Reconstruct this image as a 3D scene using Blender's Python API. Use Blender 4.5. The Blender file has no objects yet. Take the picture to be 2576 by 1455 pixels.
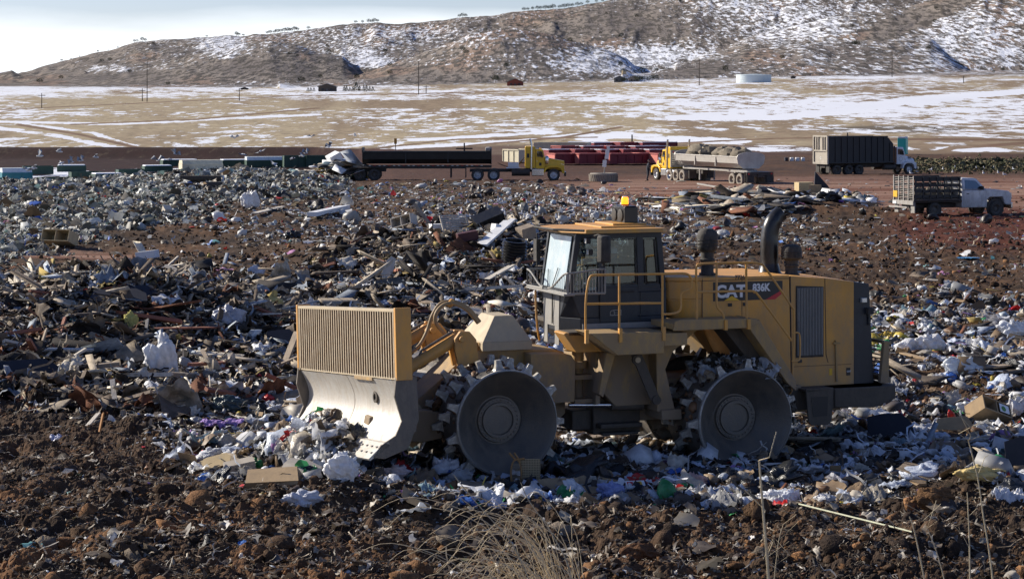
import bpy, math, random
import numpy as np
from mathutils import Vector, Matrix
R = math.radians
random.seed(7)
SC = bpy.context.scene
COL = SC.collection
# ------------------------------------------------------------------ camera, sky, sun, exposure
CAMZ = 6.4
F = 5797.0          # focal length and optical axis in the units of a 2576 px wide picture
U0, V0 = 1288.0, 239.0
cam = bpy.data.objects.new('camera', bpy.data.cameras.new('camera'))
COL.objects.link(cam)
cam.location = (0, 0, CAMZ)
cam.rotation_euler = (R(90), 0, 0)
cam.data.sensor_width = 36.0
cam.data.lens = 36.0 * F / 2576.0
cam.data.shift_y = -(727.5 - V0) / 2576.0
cam.data.clip_start = 0.5
cam.data.clip_end = 20000
SC.camera = cam
SUN_AZ, SUN_EL = 154.0, 26.0      # azimuth: degrees counter-clockwise from +x, so from the left and behind the scene
sdir = Vector((math.cos(R(SUN_AZ)) * math.cos(R(SUN_EL)), math.sin(R(SUN_AZ)) * math.cos(R(SUN_EL)), math.sin(R(SUN_EL))))
sl = bpy.data.lights.new('sun', 'SUN'); sl.energy = 5.0; sl.angle = R(0.5); sl.color = (1.0, 0.92, 0.79)
so = bpy.data.objects.new('sun', sl); COL.objects.link(so)
so.rotation_euler = sdir.to_track_quat('Z', 'Y').to_euler()
W = bpy.data.worlds.new('World'); SC.world = W; W.use_nodes = True
nt = W.node_tree
bg = nt.nodes['Background']
sky = nt.nodes.new('ShaderNodeTexSky'); sky.sky_type = 'NISHITA'; sky.sun_disc = False
sky.sun_elevation = R(SUN_EL); sky.sun_rotation = R(90 - SUN_AZ)
sky.altitude = 1700
tc = nt.nodes.new('ShaderNodeTexCoord')
mp = nt.nodes.new('ShaderNodeMapping'); mp.inputs['Scale'].default_value = (1.0, 1.0, 5.0); mp.inputs['Location'].default_value = (0.3, 0.1, 0.0)
nz = nt.nodes.new('ShaderNodeTexNoise'); nz.inputs['Scale'].default_value = 3.2; nz.inputs['Detail'].default_value = 6; nz.inputs['Roughness'].default_value = 0.5
cr = nt.nodes.new('ShaderNodeValToRGB'); cr.color_ramp.elements[0].position = 0.36; cr.color_ramp.elements[1].position = 0.56
mx = nt.nodes.new('ShaderNodeMix'); mx.data_type = 'RGBA'
mx.inputs[7].default_value = (13.2, 13.8, 14.5, 1)     # thin bright cloud, in the sky texture's own units
nt.links.new(tc.outputs['Generated'], mp.inputs[0]); nt.links.new(mp.outputs[0], nz.inputs['Vector'])
sxw = nt.nodes.new('ShaderNodeSeparateXYZ'); nt.links.new(tc.outputs['Generated'], sxw.inputs[0])
def _mr(sock, a, b_):
    q = nt.nodes.new('ShaderNodeMapRange'); q.inputs[1].default_value = a; q.inputs[2].default_value = b_; nt.links.new(sock, q.inputs[0]); return q.outputs[0]
def _mu(a, b_):
    q = nt.nodes.new('ShaderNodeMath'); q.operation = 'MULTIPLY'; nt.links.new(a, q.inputs[0]); nt.links.new(b_, q.inputs[1]); return q.outputs[0]
nt.links.new(nz.outputs['Fac'], cr.inputs[0])
wz = nt.nodes.new('ShaderNodeMath'); wz.operation = 'MULTIPLY_ADD'; wz.inputs[1].default_value = -0.05; nt.links.new(nz.outputs['Fac'], wz.inputs[0]); nt.links.new(sxw.outputs['Z'], wz.inputs[2])
band = _mu(_mr(wz.outputs[0], 0.0130, -0.002), _mr(sxw.outputs['Y'], 0.55, 0.85))   # a bank of cloud low over the hills
nt.links.new(band, mx.inputs[0])
gn = nt.nodes.new('ShaderNodeMix'); gn.data_type = 'RGBA'; gn.blend_type = 'MULTIPLY'; gn.inputs[0].default_value = 1; gn.inputs[7].default_value = (.98, 1.0, 1.30, 1)
nt.links.new(sky.outputs[0], gn.inputs[6]); nt.links.new(gn.outputs[2], mx.inputs[6]); nt.links.new(mx.outputs[2], bg.inputs[0])
bg.inputs[1].default_value = 0.068
SC.view_settings.view_transform = 'Standard'; SC.view_settings.look = 'None'
SC.view_settings.gamma = 1.0; SC.view_settings.exposure = 0.5
SC.render.engine = 'CYCLES'
SC.cycles.max_bounces = 6; SC.cycles.diffuse_bounces = 2; SC.cycles.glossy_bounces = 3
SC.cycles.transmission_bounces = 6; SC.cycles.transparent_max_bounces = 8

# ------------------------------------------------------------------ numpy noise
def _hash(ix, iy, seed):
    h = (ix.astype(np.int64) * 374761393 + iy.astype(np.int64) * 668265263 + seed * 974711) & 0xffffffff
    h = ((h ^ (h >> 13)) * 1274126177) & 0xffffffff
    h = h ^ (h >> 16)
    return (h & 0xffffff) / float(0xffffff)
def vnoise(x, y, seed=0):
    x = np.asarray(x, float); y = np.asarray(y, float)
    ix = np.floor(x); iy = np.floor(y); fx = x - ix; fy = y - iy
    fx = fx * fx * (3 - 2 * fx); fy = fy * fy * (3 - 2 * fy)
    a = _hash(ix, iy, seed); b = _hash(ix + 1, iy, seed); c = _hash(ix, iy + 1, seed); d = _hash(ix + 1, iy + 1, seed)
    return ((a * (1 - fx) + b * fx) * (1 - fy) + (c * (1 - fx) + d * fx) * fy) * 2 - 1
def fbm(x, y, seed=0, o=4, g=0.5):
    s = 0; a = 1.0; n = 0
    for k in range(o):
        s = s + a * vnoise(x * 2 ** k + 17.3 * k, y * 2 ** k + 9.1 * k, seed + k); n += a; a *= g
    return s / n
def ridged(x, y, seed=0, o=4, g=0.5):
    s = 0; a = 1.0; n = 0
    for k in range(o):
        s = s + a * (1 - np.abs(vnoise(x * 2 ** k + 7.7 * k, y * 2 ** k + 3.1 * k, seed + k)) * 2); n += a; a *= g
    return s / n
def clods(x, y, seed=0):
    """Domed cells: height 0..1, highest at the middle of each cell; cells of random height."""
    x = np.asarray(x, float); y = np.asarray(y, float)
    ix = np.floor(x); iy = np.floor(y)
    best = np.zeros_like(x)
    for dx in (-1, 0, 1):
        for dy in (-1, 0, 1):
            cx = ix + dx; cy = iy + dy
            px = cx + _hash(cx, cy, seed); py = cy + _hash(cx, cy, seed + 1); r = 0.35 + 0.5 * _hash(cx, cy, seed + 2)
            d2 = ((x - px) ** 2 + (y - py) ** 2) / (r * r)
            best = np.maximum(best, np.sqrt(np.clip(1 - d2, 0, 1)) * r)
    return best
def sstep(a, b, x):
    t = np.clip((np.asarray(x, float) - a) / (b - a), 0, 1)
    return t * t * (3 - 2 * t)
def bump(u, c, w, s=0.35):
    """1 inside c-w..c+w with soft shoulders of s*w."""
    return 1 - sstep(w * (1 - s), w * (1 + s), np.abs(np.asarray(u, float) - c))
def ell(U, V, cu, cv, ru, rv, soft=0.3):
    d = np.sqrt(((U - cu) / ru) ** 2 + ((V - cv) / rv) ** 2)
    return 1 - sstep(1 - soft, 1 + soft, d)
def seg(U, V, pts, w):
    """Distance mask to a polyline of (U, V) points, width w."""
    d = np.full(np.broadcast(U, V).shape, 1e9)
    for (a, b), (c, e) in zip(pts[:-1], pts[1:]):
        vx, vy = c - a, (e - b) * 4
        t = np.clip(((U - a) * vx + (V - b) * 4 * vy) / (vx * vx + vy * vy + 1e-9), 0, 1)
        d = np.minimum(d, np.hypot(U - a - t * vx, (V - b) * 4 - t * vy))
    return 1 - sstep(w * 2, w * 5, d)

# ------------------------------------------------------------------ objects, tags, mesh building
def tag(o, label=None, cat=None, group=None, kind=None):
    if label: o['label'] = label
    if cat: o['category'] = cat
    if group: o['group'] = group
    if kind: o['kind'] = kind
    return o
def thing(name, label, cat, loc=(0, 0, 0), rz=0, group=None):
    o = bpy.data.objects.new(name, None); COL.objects.link(o)
    o.empty_display_size = 0.3
    o.location = loc; o.rotation_euler = (0, 0, rz)
    return tag(o, label, cat, group)
KIDS = {}
def link(name, me, m=None, parent=None, loc=None, rot=None):
    o = bpy.data.objects.new(name, me); COL.objects.link(o)
    if m is not None and len(me.materials) == 0: me.materials.append(m)
    if parent is not None:
        o.parent = parent; KIDS.setdefault(parent.name, []).append(o)
    if loc is not None: o.location = loc
    if rot is not None: o.rotation_euler = rot
    return o
def copy_tree(o, parent=None):
    c = o.copy(); COL.objects.link(c)
    if parent is not None: c.parent = parent; KIDS.setdefault(parent.name, []).append(c)
    for ch in list(KIDS.get(o.name, [])): copy_tree(ch, c)
    return c
def np_mesh(name, V, Fc, k, colors=None, smooth=False):
    """Mesh from numpy arrays: V (n,3), Fc (m,k) faces of k corners; colors per vertex (n,3)."""
    me = bpy.data.meshes.new(name)
    n, m = len(V), len(Fc)
    me.vertices.add(n); me.vertices.foreach_set('co', np.ascontiguousarray(V, dtype=np.float32).ravel())
    me.loops.add(m * k); me.loops.foreach_set('vertex_index', np.ascontiguousarray(Fc, dtype=np.int32).ravel())
    me.polygons.add(m); me.polygons.foreach_set('loop_start', np.arange(0, m * k, k, dtype=np.int32))
    if smooth: me.polygons.foreach_set('use_smooth', np.ones(m, dtype=bool))
    me.update(calc_edges=True)
    if colors is not None:
        at = me.color_attributes.new('Col', 'FLOAT_COLOR', 'POINT')
        c = np.ones((n, 4), np.float32); c[:, :colors.shape[1]] = colors
        at.data.foreach_set('color', c.ravel())
    return me

class MB:
    """Collects shapes; build() links them as one mesh object."""
    def __init__(s): s.v = []; s.f = []
    def add(s, vs, fs):
        n = len(s.v); s.v += [tuple(v) for v in vs]; s.f += [tuple(i + n for i in f) for f in fs]; return s
    def box(s, x0, x1, y0, y1, z0, z1):
        return s.add([(x0, y0, z0), (x1, y0, z0), (x1, y1, z0), (x0, y1, z0), (x0, y0, z1), (x1, y0, z1), (x1, y1, z1), (x0, y1, z1)],
                     [(0, 3, 2, 1), (4, 5, 6, 7), (0, 1, 5, 4), (1, 2, 6, 5), (2, 3, 7, 6), (3, 0, 4, 7)])
    def prism(s, pts, y0, y1, pts2=None):
        """Polygon in x,z pushed from y0 to y1 (optionally to another outline there)."""
        n = len(pts); q = pts2 or pts
        vs = [(p[0], y0, p[1]) for p in pts] + [(p[0], y1, p[1]) for p in q]
        return s.add(vs, [tuple(range(n))[::-1], tuple(range(n, 2 * n))] + [(i, (i + 1) % n, n + (i + 1) % n, n + i) for i in range(n)])
    def zprism(s, pts, z0, z1, pts2=None):
        n = len(pts); q = pts2 or pts
        vs = [(p[0], p[1], z0) for p in pts] + [(p[0], p[1], z1) for p in q]
        return s.add(vs, [tuple(range(n))[::-1], tuple(range(n, 2 * n))] + [(i, (i + 1) % n, n + (i + 1) % n, n + i) for i in range(n)])
    def xprism(s, pts, x0, x1, pts2=None):
        n = len(pts); q = pts2 or pts
        vs = [(x0, p[0], p[1]) for p in pts] + [(x1, p[0], p[1]) for p in q]
        return s.add(vs, [tuple(range(n))[::-1], tuple(range(n, 2 * n))] + [(i, (i + 1) % n, n + (i + 1) % n, n + i) for i in range(n)])
    def tube(s, pts, r, n=8, cap=True, r2=None):
        pts = [Vector(p) for p in pts]; m = len(pts); rings = []
        t0 = (pts[1] - pts[0]).normalized()
        up = Vector((0, 0, 1)) if abs(t0.z) < 0.9 else Vector((1, 0, 0))
        a = t0.cross(up).normalized()
        vs = []
        for i, p in enumerate(pts):
            t = (pts[min(i + 1, m - 1)] - pts[max(i - 1, 0)]).normalized()
            a = (a - t * a.dot(t)).normalized(); b = t.cross(a)
            rr = r[i] if isinstance(r, (list, tuple)) else (r if r2 is None else r + (r2 - r) * i / (m - 1))
            for k in range(n):
                an = 2 * math.pi * k / n
                vs.append(p + (a * math.cos(an) + b * math.sin(an)) * rr)
        fs = []
        for i in range(m - 1):
            for k in range(n):
                k2 = (k + 1) % n
                fs.append((i * n + k, i * n + k2, (i + 1) * n + k2, (i + 1) * n + k))
        if cap: fs += [tuple(range(n))[::-1], tuple((m - 1) * n + k for k in range(n))]
        return s.add(vs, fs)
    def lathe(s, prof, n=24, axis='z', c=(0, 0, 0), close=False):
        """prof: (radius, along) pairs turned round an axis through c."""
        vs = []
        for (r, h) in prof:
            for k in range(n):
                a = 2 * math.pi * k / n; p, q = r * math.cos(a), r * math.sin(a)
                if axis == 'z': v = (c[0] + p, c[1] + q, c[2] + h)
                elif axis == 'y': v = (c[0] + p, c[1] + h, c[2] + q)
                else: v = (c[0] + h, c[1] + p, c[2] + q)
                vs.append(v)
        m = len(prof); fs = []
        for i in range(m - 1 + (1 if close else 0)):
            j = (i + 1) % m
            for k in range(n):
                k2 = (k + 1) % n
                fs.append((i * n + k, i * n + k2, j * n + k2, j * n + k))
        if not close:
            if prof[0][0] > 1e-4: fs.append(tuple(range(n))[::-1])
            if prof[-1][0] > 1e-4: fs.append(tuple((m - 1) * n + k for k in range(n)))
        return s.add(vs, fs)
    def xf(s, M, start=0):
        for i in range(start, len(s.v)): s.v[i] = tuple(M @ Vector(s.v[i]))
        return s
    def mesh(s, name, m=None, smooth=False):
        me = bpy.data.meshes.new(name); me.from_pydata(s.v, [], s.f); me.validate(clean_customdata=False)
        import bmesh
        b = bmesh.new(); b.from_mesh(me); bmesh.ops.recalc_face_normals(b, faces=b.faces); b.to_mesh(me); b.free()
        if smooth:
            me.polygons.foreach_set('use_smooth', [True] * len(me.polygons))
            try: me.set_sharp_from_angle(angle=R(38))
            except Exception: pass
        if m is not None: me.materials.append(m)
        return me
    def build(s, name, m, parent=None, smooth=False, bev=0, loc=None, rot=None):
        o = link(name, s.mesh(name, m, smooth), None, parent, loc, rot)
        if bev:
            md = o.modifiers.new('bevel', 'BEVEL'); md.width = bev; md.segments = 2; md.limit_method = 'ANGLE'; md.angle_limit = R(40)
        return o

# ------------------------------------------------------------------ materials
MATS = {}
def mat(name, col, rough=0.6, metal=0.0, dirt=None, dirt_amt=0.5, dscale=1.5, bump_=0.0, bscale=20, var=0.12, spec=0.5, low=None):
    """Painted or bare surface with blotchy variation, optional dust (dirt colour) and fine bump."""
    m = bpy.data.materials.new(name); m.use_nodes = True; t = m.node_tree; b = t.nodes['Principled BSDF']
    b.inputs['Roughness'].default_value = rough; b.inputs['Metallic'].default_value = metal
    b.inputs['Specular IOR Level'].default_value = spec
    tc = t.nodes.new('ShaderNodeTexCoord')
    n1 = t.nodes.new('ShaderNodeTexNoise'); n1.inputs['Scale'].default_value = dscale; n1.inputs['Detail'].default_value = 8; n1.inputs['Roughness'].default_value = 0.65
    t.links.new(tc.outputs['Object'], n1.inputs['Vector'])
    r1 = t.nodes.new('ShaderNodeValToRGB')
    k = 1 - var; c0 = tuple(c * k for c in col); c1 = tuple(min(1, c * (1 + var)) for c in col)
    r1.color_ramp.elements[0].position = 0.3; r1.color_ramp.elements[0].color = (*c0, 1)
    r1.color_ramp.elements[1].position = 0.7; r1.color_ramp.elements[1].color = (*c1, 1)
    t.links.new(n1.outputs['Fac'], r1.inputs[0]); out = r1.outputs[0]
    if dirt:
        n2 = t.nodes.new('ShaderNodeTexNoise'); n2.inputs['Scale'].default_value = dscale * 2.3; n2.inputs['Detail'].default_value = 10; n2.inputs['Roughness'].default_value = 0.75
        mpn = t.nodes.new('ShaderNodeMapping'); mpn.inputs['Scale'].default_value = (1, 1, 0.45); mpn.inputs['Location'].default_value = (3, 5, 7)
        t.links.new(tc.outputs['Object'], mpn.inputs[0]); t.links.new(mpn.outputs[0], n2.inputs['Vector'])
        r2 = t.nodes.new('ShaderNodeValToRGB'); lo = 0.72 - 0.5 * dirt_amt
        r2.color_ramp.elements[0].position = max(0, lo - 0.12); r2.color_ramp.elements[1].position = min(1, lo + 0.14)
        r2.color_ramp.elements[1].color = (min(1, .3 + dirt_amt * .7),) * 3 + (1,)
        t.links.new(n2.outputs['Fac'], r2.inputs[0])
        mxx = t.nodes.new('ShaderNodeMix'); mxx.data_type = 'RGBA'; mxx.inputs[7].default_value = (*dirt, 1)
        t.links.new(out, mxx.inputs[6]); out = mxx.outputs[2]
        fac = r2.outputs[0]
        if low is not None:   # mud splashed up from below: more of it under height low (object z, metres)
            sx = t.nodes.new('ShaderNodeSeparateXYZ'); t.links.new(tc.outputs['Object'], sx.inputs[0])
            mr = t.nodes.new('ShaderNodeMapRange'); mr.inputs[1].default_value = low + 0.5; mr.inputs[2].default_value = low - 0.5
            t.links.new(sx.outputs['Z'], mr.inputs[0])
            ad = t.nodes.new('ShaderNodeMath'); ad.operation = 'MULTIPLY_ADD'; ad.inputs[1].default_value = 0.55; ad.use_clamp = True
            t.links.new(mr.outputs[0], ad.inputs[0]); t.links.new(fac, ad.inputs[2]); fac = ad.outputs[0]
        t.links.new(fac, mxx.inputs[0])
        rr = t.nodes.new('ShaderNodeMapRange'); rr.inputs[3].default_value = rough; rr.inputs[4].default_value = 0.85
        t.links.new(fac, rr.inputs[0]); t.links.new(rr.outputs[0], b.inputs['Roughness'])
        if metal > 0:
            mm = t.nodes.new('ShaderNodeMapRange'); mm.inputs[3].default_value = metal; mm.inputs[4].default_value = 0.0
            t.links.new(fac, mm.inputs[0]); t.links.new(mm.outputs[0], b.inputs['Metallic'])
    t.links.new(out, b.inputs['Base Color'])
    if bump_:
        n3 = t.nodes.new('ShaderNodeTexNoise'); n3.inputs['Scale'].default_value = bscale; n3.inputs['Detail'].default_value = 5
        t.links.new(tc.outputs['Object'], n3.inputs['Vector'])
        bp = t.nodes.new('ShaderNodeBump'); bp.inputs['Strength'].default_value = bump_; bp.inputs['Distance'].default_value = 0.03
        t.links.new(n3.outputs['Fac'], bp.inputs['Height']); t.links.new(bp.outputs[0], b.inputs['Normal'])
    MATS[name] = m
    return m
def attr_mat(name, rough=0.8, spec=0.3, trans=0.0, nscale=14.0, namt=0.35, bump_=0.0, bscale=30, sheen=0.0):
    """Colour from the 'Col' attribute, broken up by noise."""
    m = bpy.data.materials.new(name); m.use_nodes = True; t = m.node_tree; b = t.nodes['Principled BSDF']
    b.inputs['Roughness'].default_value = rough; b.inputs['Specular IOR Level'].default_value = spec
    at = t.nodes.new('ShaderNodeAttribute'); at.attribute_name = 'Col'
    tc = t.nodes.new('ShaderNodeTexCoord')
    n1 = t.nodes.new('ShaderNodeTexNoise'); n1.inputs['Scale'].default_value = nscale; n1.inputs['Detail'].default_value = 6; n1.inputs['Roughness'].default_value = 0.7
    t.links.new(tc.outputs['Object'], n1.inputs['Vector'])
    mr = t.nodes.new('ShaderNodeMapRange'); mr.inputs[1].default_value = 0.3; mr.inputs[2].default_value = 0.7
    mr.inputs[3].default_value = 1 - namt; mr.inputs[4].default_value = 1 + namt
    t.links.new(n1.outputs['Fac'], mr.inputs[0])
    vm = t.nodes.new('ShaderNodeVectorMath'); vm.operation = 'SCALE'
    t.links.new(at.outputs['Color'], vm.inputs[0]); t.links.new(mr.outputs[0], vm.inputs['Scale'])
    t.links.new(vm.outputs[0], b.inputs['Base Color'])
    if bump_:
        n3 = t.nodes.new('ShaderNodeTexNoise'); n3.inputs['Scale'].default_value = bscale; n3.inputs['Detail'].default_value = 6
        t.links.new(tc.outputs['Object'], n3.inputs['Vector'])
        bp = t.nodes.new('ShaderNodeBump'); bp.inputs['Strength'].default_value = bump_; bp.inputs['Distance'].default_value = 0.04
        t.links.new(n3.outputs['Fac'], bp.inputs['Height']); t.links.new(bp.outputs[0], b.inputs['Normal'])
    if trans:
        tr = t.nodes.new('ShaderNodeBsdfTranslucent'); t.links.new(vm.outputs[0], tr.inputs['Color'])
        ms = t.nodes.new('ShaderNodeMixShader'); ms.inputs[0].default_value = trans
        t.links.new(b.outputs[0], ms.inputs[1]); t.links.new(tr.outputs[0], ms.inputs[2])
        t.links.new(ms.outputs[0], t.nodes['Material Output'].inputs['Surface'])
    MATS[name] = m
    return m
# ------------------------------------------------------------------ the lie of the land
def interp(x, xs, ys): return np.interp(x, xs, ys)
def Hmacro(x, y):
    """Ground height (m) of the landfill and its yard, without the rough of the surface."""
    x = np.asarray(x, float); y = np.asarray(y, float)
    U = U0 + F * x / np.maximum(y, 1.0)
    z = interp(y, [0, 30, 60, 120, 188, 235, 300], [0.1, 0, 0, 0, -.6, -1.6, -1.4])
    # gentle rise on the left with its crest before the bins
    crestD = interp(U, [-400, 0, 300, 600, 800], [135, 140, 150, 165, 178])
    crestz = interp(U, [-400, 0, 300, 600, 760, 900], [0.2, 0.42, 1.05, 1.25, 0.75, 0.0])
    f = sstep(85, 1, np.abs(y - crestD)) if False else np.where(y < crestD, sstep(0, 1, (y - 88) / np.maximum(crestD - 88, 1)), 1 - sstep(0, 1, (y - crestD) / 30))
    z = z + f * crestz * np.where(y > 88, 1, 0)
    # pit behind the crest on the left
    pe = interp(U, [780, 1150], [384, 300])
    pit = (1 - sstep(800, 1000, U)) * sstep(178, 205, y) * (1 - sstep(0, 18, y - pe + 12))
    z = z - pit * interp(y, [180, 210, 290, 380], [0, 1.9, 2.1, 2.6])
    # mounds of rubbish
    def m(cu, cy, h, rx, ry):
        cx = (cu - U0) * cy / F
        return h * np.exp(-((x - cx) / rx) ** 2 - ((y - cy) / ry) ** 2)
    z = z + m(120, 61, 1.25, 4.2, 5.0) + m(420, 62, 0.85, 3.2, 4.5) + m(1010, 68, 0.45, 3.6, 4.0)
    z = z + m(1230, 82, 1.15, 5.2, 7.0) + m(1120, 90, 0.6, 6, 8) + m(1700, 92, 0.6, 8, 8)
    z = z + m(2040, 124, 0.7, 4.5, 4.0) + m(-60, 52, 0.5, 3, 3)
    z = z + m(760, 35.8, 0.42, 1.5, 1.3) + m(1010, 35.2, 0.25, 1.4, 0.9) + m(1400, 35.0, 0.22, 1.5, 0.8)
    z = z + m(2420, 52, 0.45, 4.0, 5) + m(2540, 36.5, 0.45, 1.2, 1.5)
    z = z + m(2350, 31.5, 0.25, 1.5, 1.2) + m(450, 31.5, 0.22, 2.0, 1.2)
    z = z + 0.30 * fbm(x / 7.0, y / 7.0, 11, 2) * sstep(24, 40, y) * (1 - sstep(100, 130, y)) * (1 - 0.85 * np.exp(-((x - 1.6) / 5) ** 2 - ((y - 41) / 4.0) ** 2))
    return z
# the open range beyond: picture-height V of the ground at distance D, left and right, fixes its rise
PD = [300, 340, 400, 520, 700, 850, 1000, 1200, 1600, 2000, 2600, 3200]
PVl = [392, 392, 388, 335, 283, 254, 241, 229, 219, 213, 208, 206]
PVr = [382, 362, 346, 312, 272, 242, 222, 203, 189, 180, 170, 160]
def Hplain(U, D):
    vl = np.interp(D, PD, PVl); vr = np.interp(D, PD, PVr)
    t = sstep(500, 2500, U)
    v = vl * (1 - t) + vr * t
    v = v + 3.0 * fbm(U / 420.0, D / 160.0, 31, 3) * sstep(420, 700, D)
    return CAMZ - (v - V0) * D / F
# hogback ridges in front of the main ridge: crest D, [(U, V) of the crest], depth of front slope, base V
RIDGES = [
    (3500, [(-500, 150), (-40, 196), (30, 178), (45, 190), (150, 156), (250, 133), (345, 106), (420, 101), (500, 97), (600, 92), (700, 84), (760, 78), (850, 66), (930, 58), (1040, 58), (1150, 48), (1260, 36), (1330, 28), (1420, 22), (1500, 8), (1560, 0), (1700, -28), (1900, -60), (2200, -120), (2600, -190), (3100, -240)], 1300, 205, 13),
    (2900, [(-500, 208), (-30, 206), (5, 186), (30, 179), (48, 187), (100, 207)], 200, 209, 2),
    (2700, [(100, 210), (130, 205), (190, 184), (215, 177), (228, 190), (246, 210)], 200, 211, 2),
    (2550, [(180, 215), (330, 180), (480, 140), (600, 118), (680, 104), (740, 112), (800, 132), (862, 141), (880, 156), (902, 178), (925, 206)], 560, 208, 4),
    (2400, [(700, 214), (900, 190), (1020, 150), (1120, 112), (1190, 84), (1240, 74), (1300, 72), (1370, 84), (1440, 102), (1530, 128), (1575, 148), (1605, 172), (1640, 206)], 620, 200, 5),
    (2300, [(1480, 210), (1640, 186), (1760, 156), (1900, 124), (2060, 106), (2200, 100), (2340, 97), (2372, 112), (2402, 140), (2440, 178)], 520, 176, 4),
    (2700, [(1700, 150), (1900, 90), (2100, 40), (2300, 10), (2480, -40), (2700, -100), (3100, -190)], 640, 160, 7),
]
def Hill(U, D):
    z = np.full(np.broadcast(U, D).shape, -1e3)
    for j, (Dc, pts, L, vb, rough) in enumerate(RIDGES):
        us = [p[0] for p in pts]; vs = [p[1] for p in pts]
        vc = np.interp(U, us, vs, left=330, right=330)
        gul = ridged(U / 130.0 + .35 * vnoise(U / 60, D / 150, 3), D / 520.0, 51 + j, 4, 0.5)
        vc = vc - 1.5 * fbm(U / 40.0, 0 * D, 77 + j, 3) * rough / 5
        zc = CAMZ - (vc - V0) * Dc / F
        zb = CAMZ - (vb - V0) * (Dc - L) / F - 3
        t = (D - (Dc - L)) / L
        prof = np.where(t < 1, np.where(t < 0, 3 * t, 0.8 * t + 0.2 * t * t), 1 - 1.6 * (t - 1))
        zz = zb + (zc - zb) * prof + (gul * (2 + rough * .55) + 1.2 * fbm(U / 25, D / 90, 91 + j, 3)) * np.clip(t, 0, 1) * np.clip((1.06 - t) * 3.5, 0.05, 1)
        zz = np.where(zc > zb, zz, -1e3)
        z = np.maximum(z, zz)
    return z
def Hsmooth(x, y):
    x = np.asarray(x, float); y = np.asarray(y, float)
    U = U0 + F * x / np.maximum(y, 1.0)
    zl = Hmacro(x, y)
    zp = Hplain(U, np.maximum(y, 300.0))
    edge = np.where(U < 900, 388.0, 300.0 + 0 * U)
    e = interp(U, [780, 1150], [384, 300])
    t = sstep(0, 1, (y - (e - 6)) / 22.0)
    z = zl * (1 - t) + zp * t
    far = y > 1500
    if np.any(far):
        h = Hill(U, y)
        z = np.where(far, np.maximum(z, h), z)
    return z
# --------------------------------- what lies where: masks over picture-like coordinates (U, V) of flat ground
def flatV(y): return V0 + (CAMZ) * F / np.maximum(y, 1.0)
def dens(U, V, x, y):
    """Share of rubbish: returns dict of 0..1 masks on the landfill."""
    n = fbm(x / 3.0, y / 3.0, 5, 4) ; n2 = fbm(x / 1.1, y / 1.1, 6, 3)
    w = V + 25 * n
    d = {}
    d['wood'] = np.clip(ell(U, V, 300, 850, 560, 165) + ell(U, V, 1120, 740, 330, 95) + ell(U, V, 1250, 640, 150, 60) * .8 + ell(U, V, 850, 760, 250, 60) * .6, 0, 1)
    d['glass'] = (1 - sstep(-40, 40, (V - (640 - 0.205 * U)) + 30 * n)) * (1 - sstep(820, 900, U)) * sstep(415, 430, V)
    d['mix'] = ell(U, V, 1150, 520, 480, 75) * .9 + ell(U, V, 1650, 590, 420, 95) * .55 + ell(U, V, 800, 580, 300, 60) * .5
    d['white'] = np.clip(ell(U, V, 2440, 960, 330, 205, .2) + ell(U, V, 1010, 1205, 520, 92, .35) + ell(U, V, 1900, 1190, 600, 85, .35) * .9 + ell(U, V, 1030, 1245, 440, 62, .4) * .8 + ell(U, V, 1800, 1245, 500, 50, .5) * .45 + ell(U, V, 2560, 1230, 120, 80)
                        + ell(U, V, 640, 1060, 300, 110, .4) * .9 + ell(U, V, 1050, 860, 250, 120, .5) * .5 + ell(U, V, 2300, 1130, 400, 90) + ell(U, V, 1500, 880, 800, 200) * .35, 0, 1)
    d['cd'] = ell(U, V, 1900, 515, 240, 33, .2)
    d['road'] = np.clip(bump(V, 470, 55, .4) * sstep(1300, 1560, U + 60 * n) + ell(U, V, 90, 655, 260, 26, .3) * 1.0, 0, 1)
    d['dirt'] = sstep(1255, 1320, w + 0.02 * np.abs(U - 1300)) + sstep(960, 1040, w + 0.0 * U) * (1 - sstep(380, 640, U + 40 * n))
    d['dirt'] = np.clip(d['dirt'], 0, 1)
    return d
def rough_h(x, y, d):
    """Height of clods and lumps."""
    wx = x + .16 * fbm(x / .35, y / .35, 4, 3, .6); wy = y + .16 * fbm(x / .35 + 40, y / .35, 8, 3, .6)
    lump = 0.12 * clods(wx / 1.3, wy / 1.3, 3) + 0.13 * clods(wx / 0.6, wy / 0.6, 9) * sstep(-.3, .3, vnoise(x / .9, y / .9, 2)) + 0.07 * clods(wx / 0.25, wy / 0.25, 14) + 0.035 * clods(wx / 0.1, wy / 0.1, 19)
    lump = lump + 0.13 * ridged(x / 0.8, y / 0.8, 23, 5, .62) * .6 + .03
    k = 1 - 0.85 * d['road']
    k = k * (0.75 + 0.6 * d['dirt'] + 0.35 * d['wood'])
    mach = np.exp(-(((x - 1.6) / 5.5) ** 4) - ((y - 41.2) / 2.6) ** 4)
    k = k * (1 - 0.55 * mach)
    k = k * (1 - sstep(150, 260, y) * .6)
    return (lump - 0.10) * k * (0.55 + 0.45 * (1 - sstep(60, 120, y)) + 0.45 * sstep(60, 130, y))
def H(x, y):
    x = np.asarray(x, float); y = np.asarray(y, float)
    U = U0 + F * x / np.maximum(y, 1); V = flatV(y)
    return Hsmooth(x, y) + np.where(y < 300, rough_h(x, y, dens(U, V, x, y)), 0)
def Hs(x, y): return float(Hsmooth(np.array([x]), np.array([y]))[0])
def at(U, D): return ((U - U0) * D / F, D)
def gd(U, D, dz=0.0):
    x, y = at(U, D); return (x, y, Hs(x, y) + dz)
_Ds = np.exp(np.linspace(math.log(26), math.log(4200), 2600))
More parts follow.
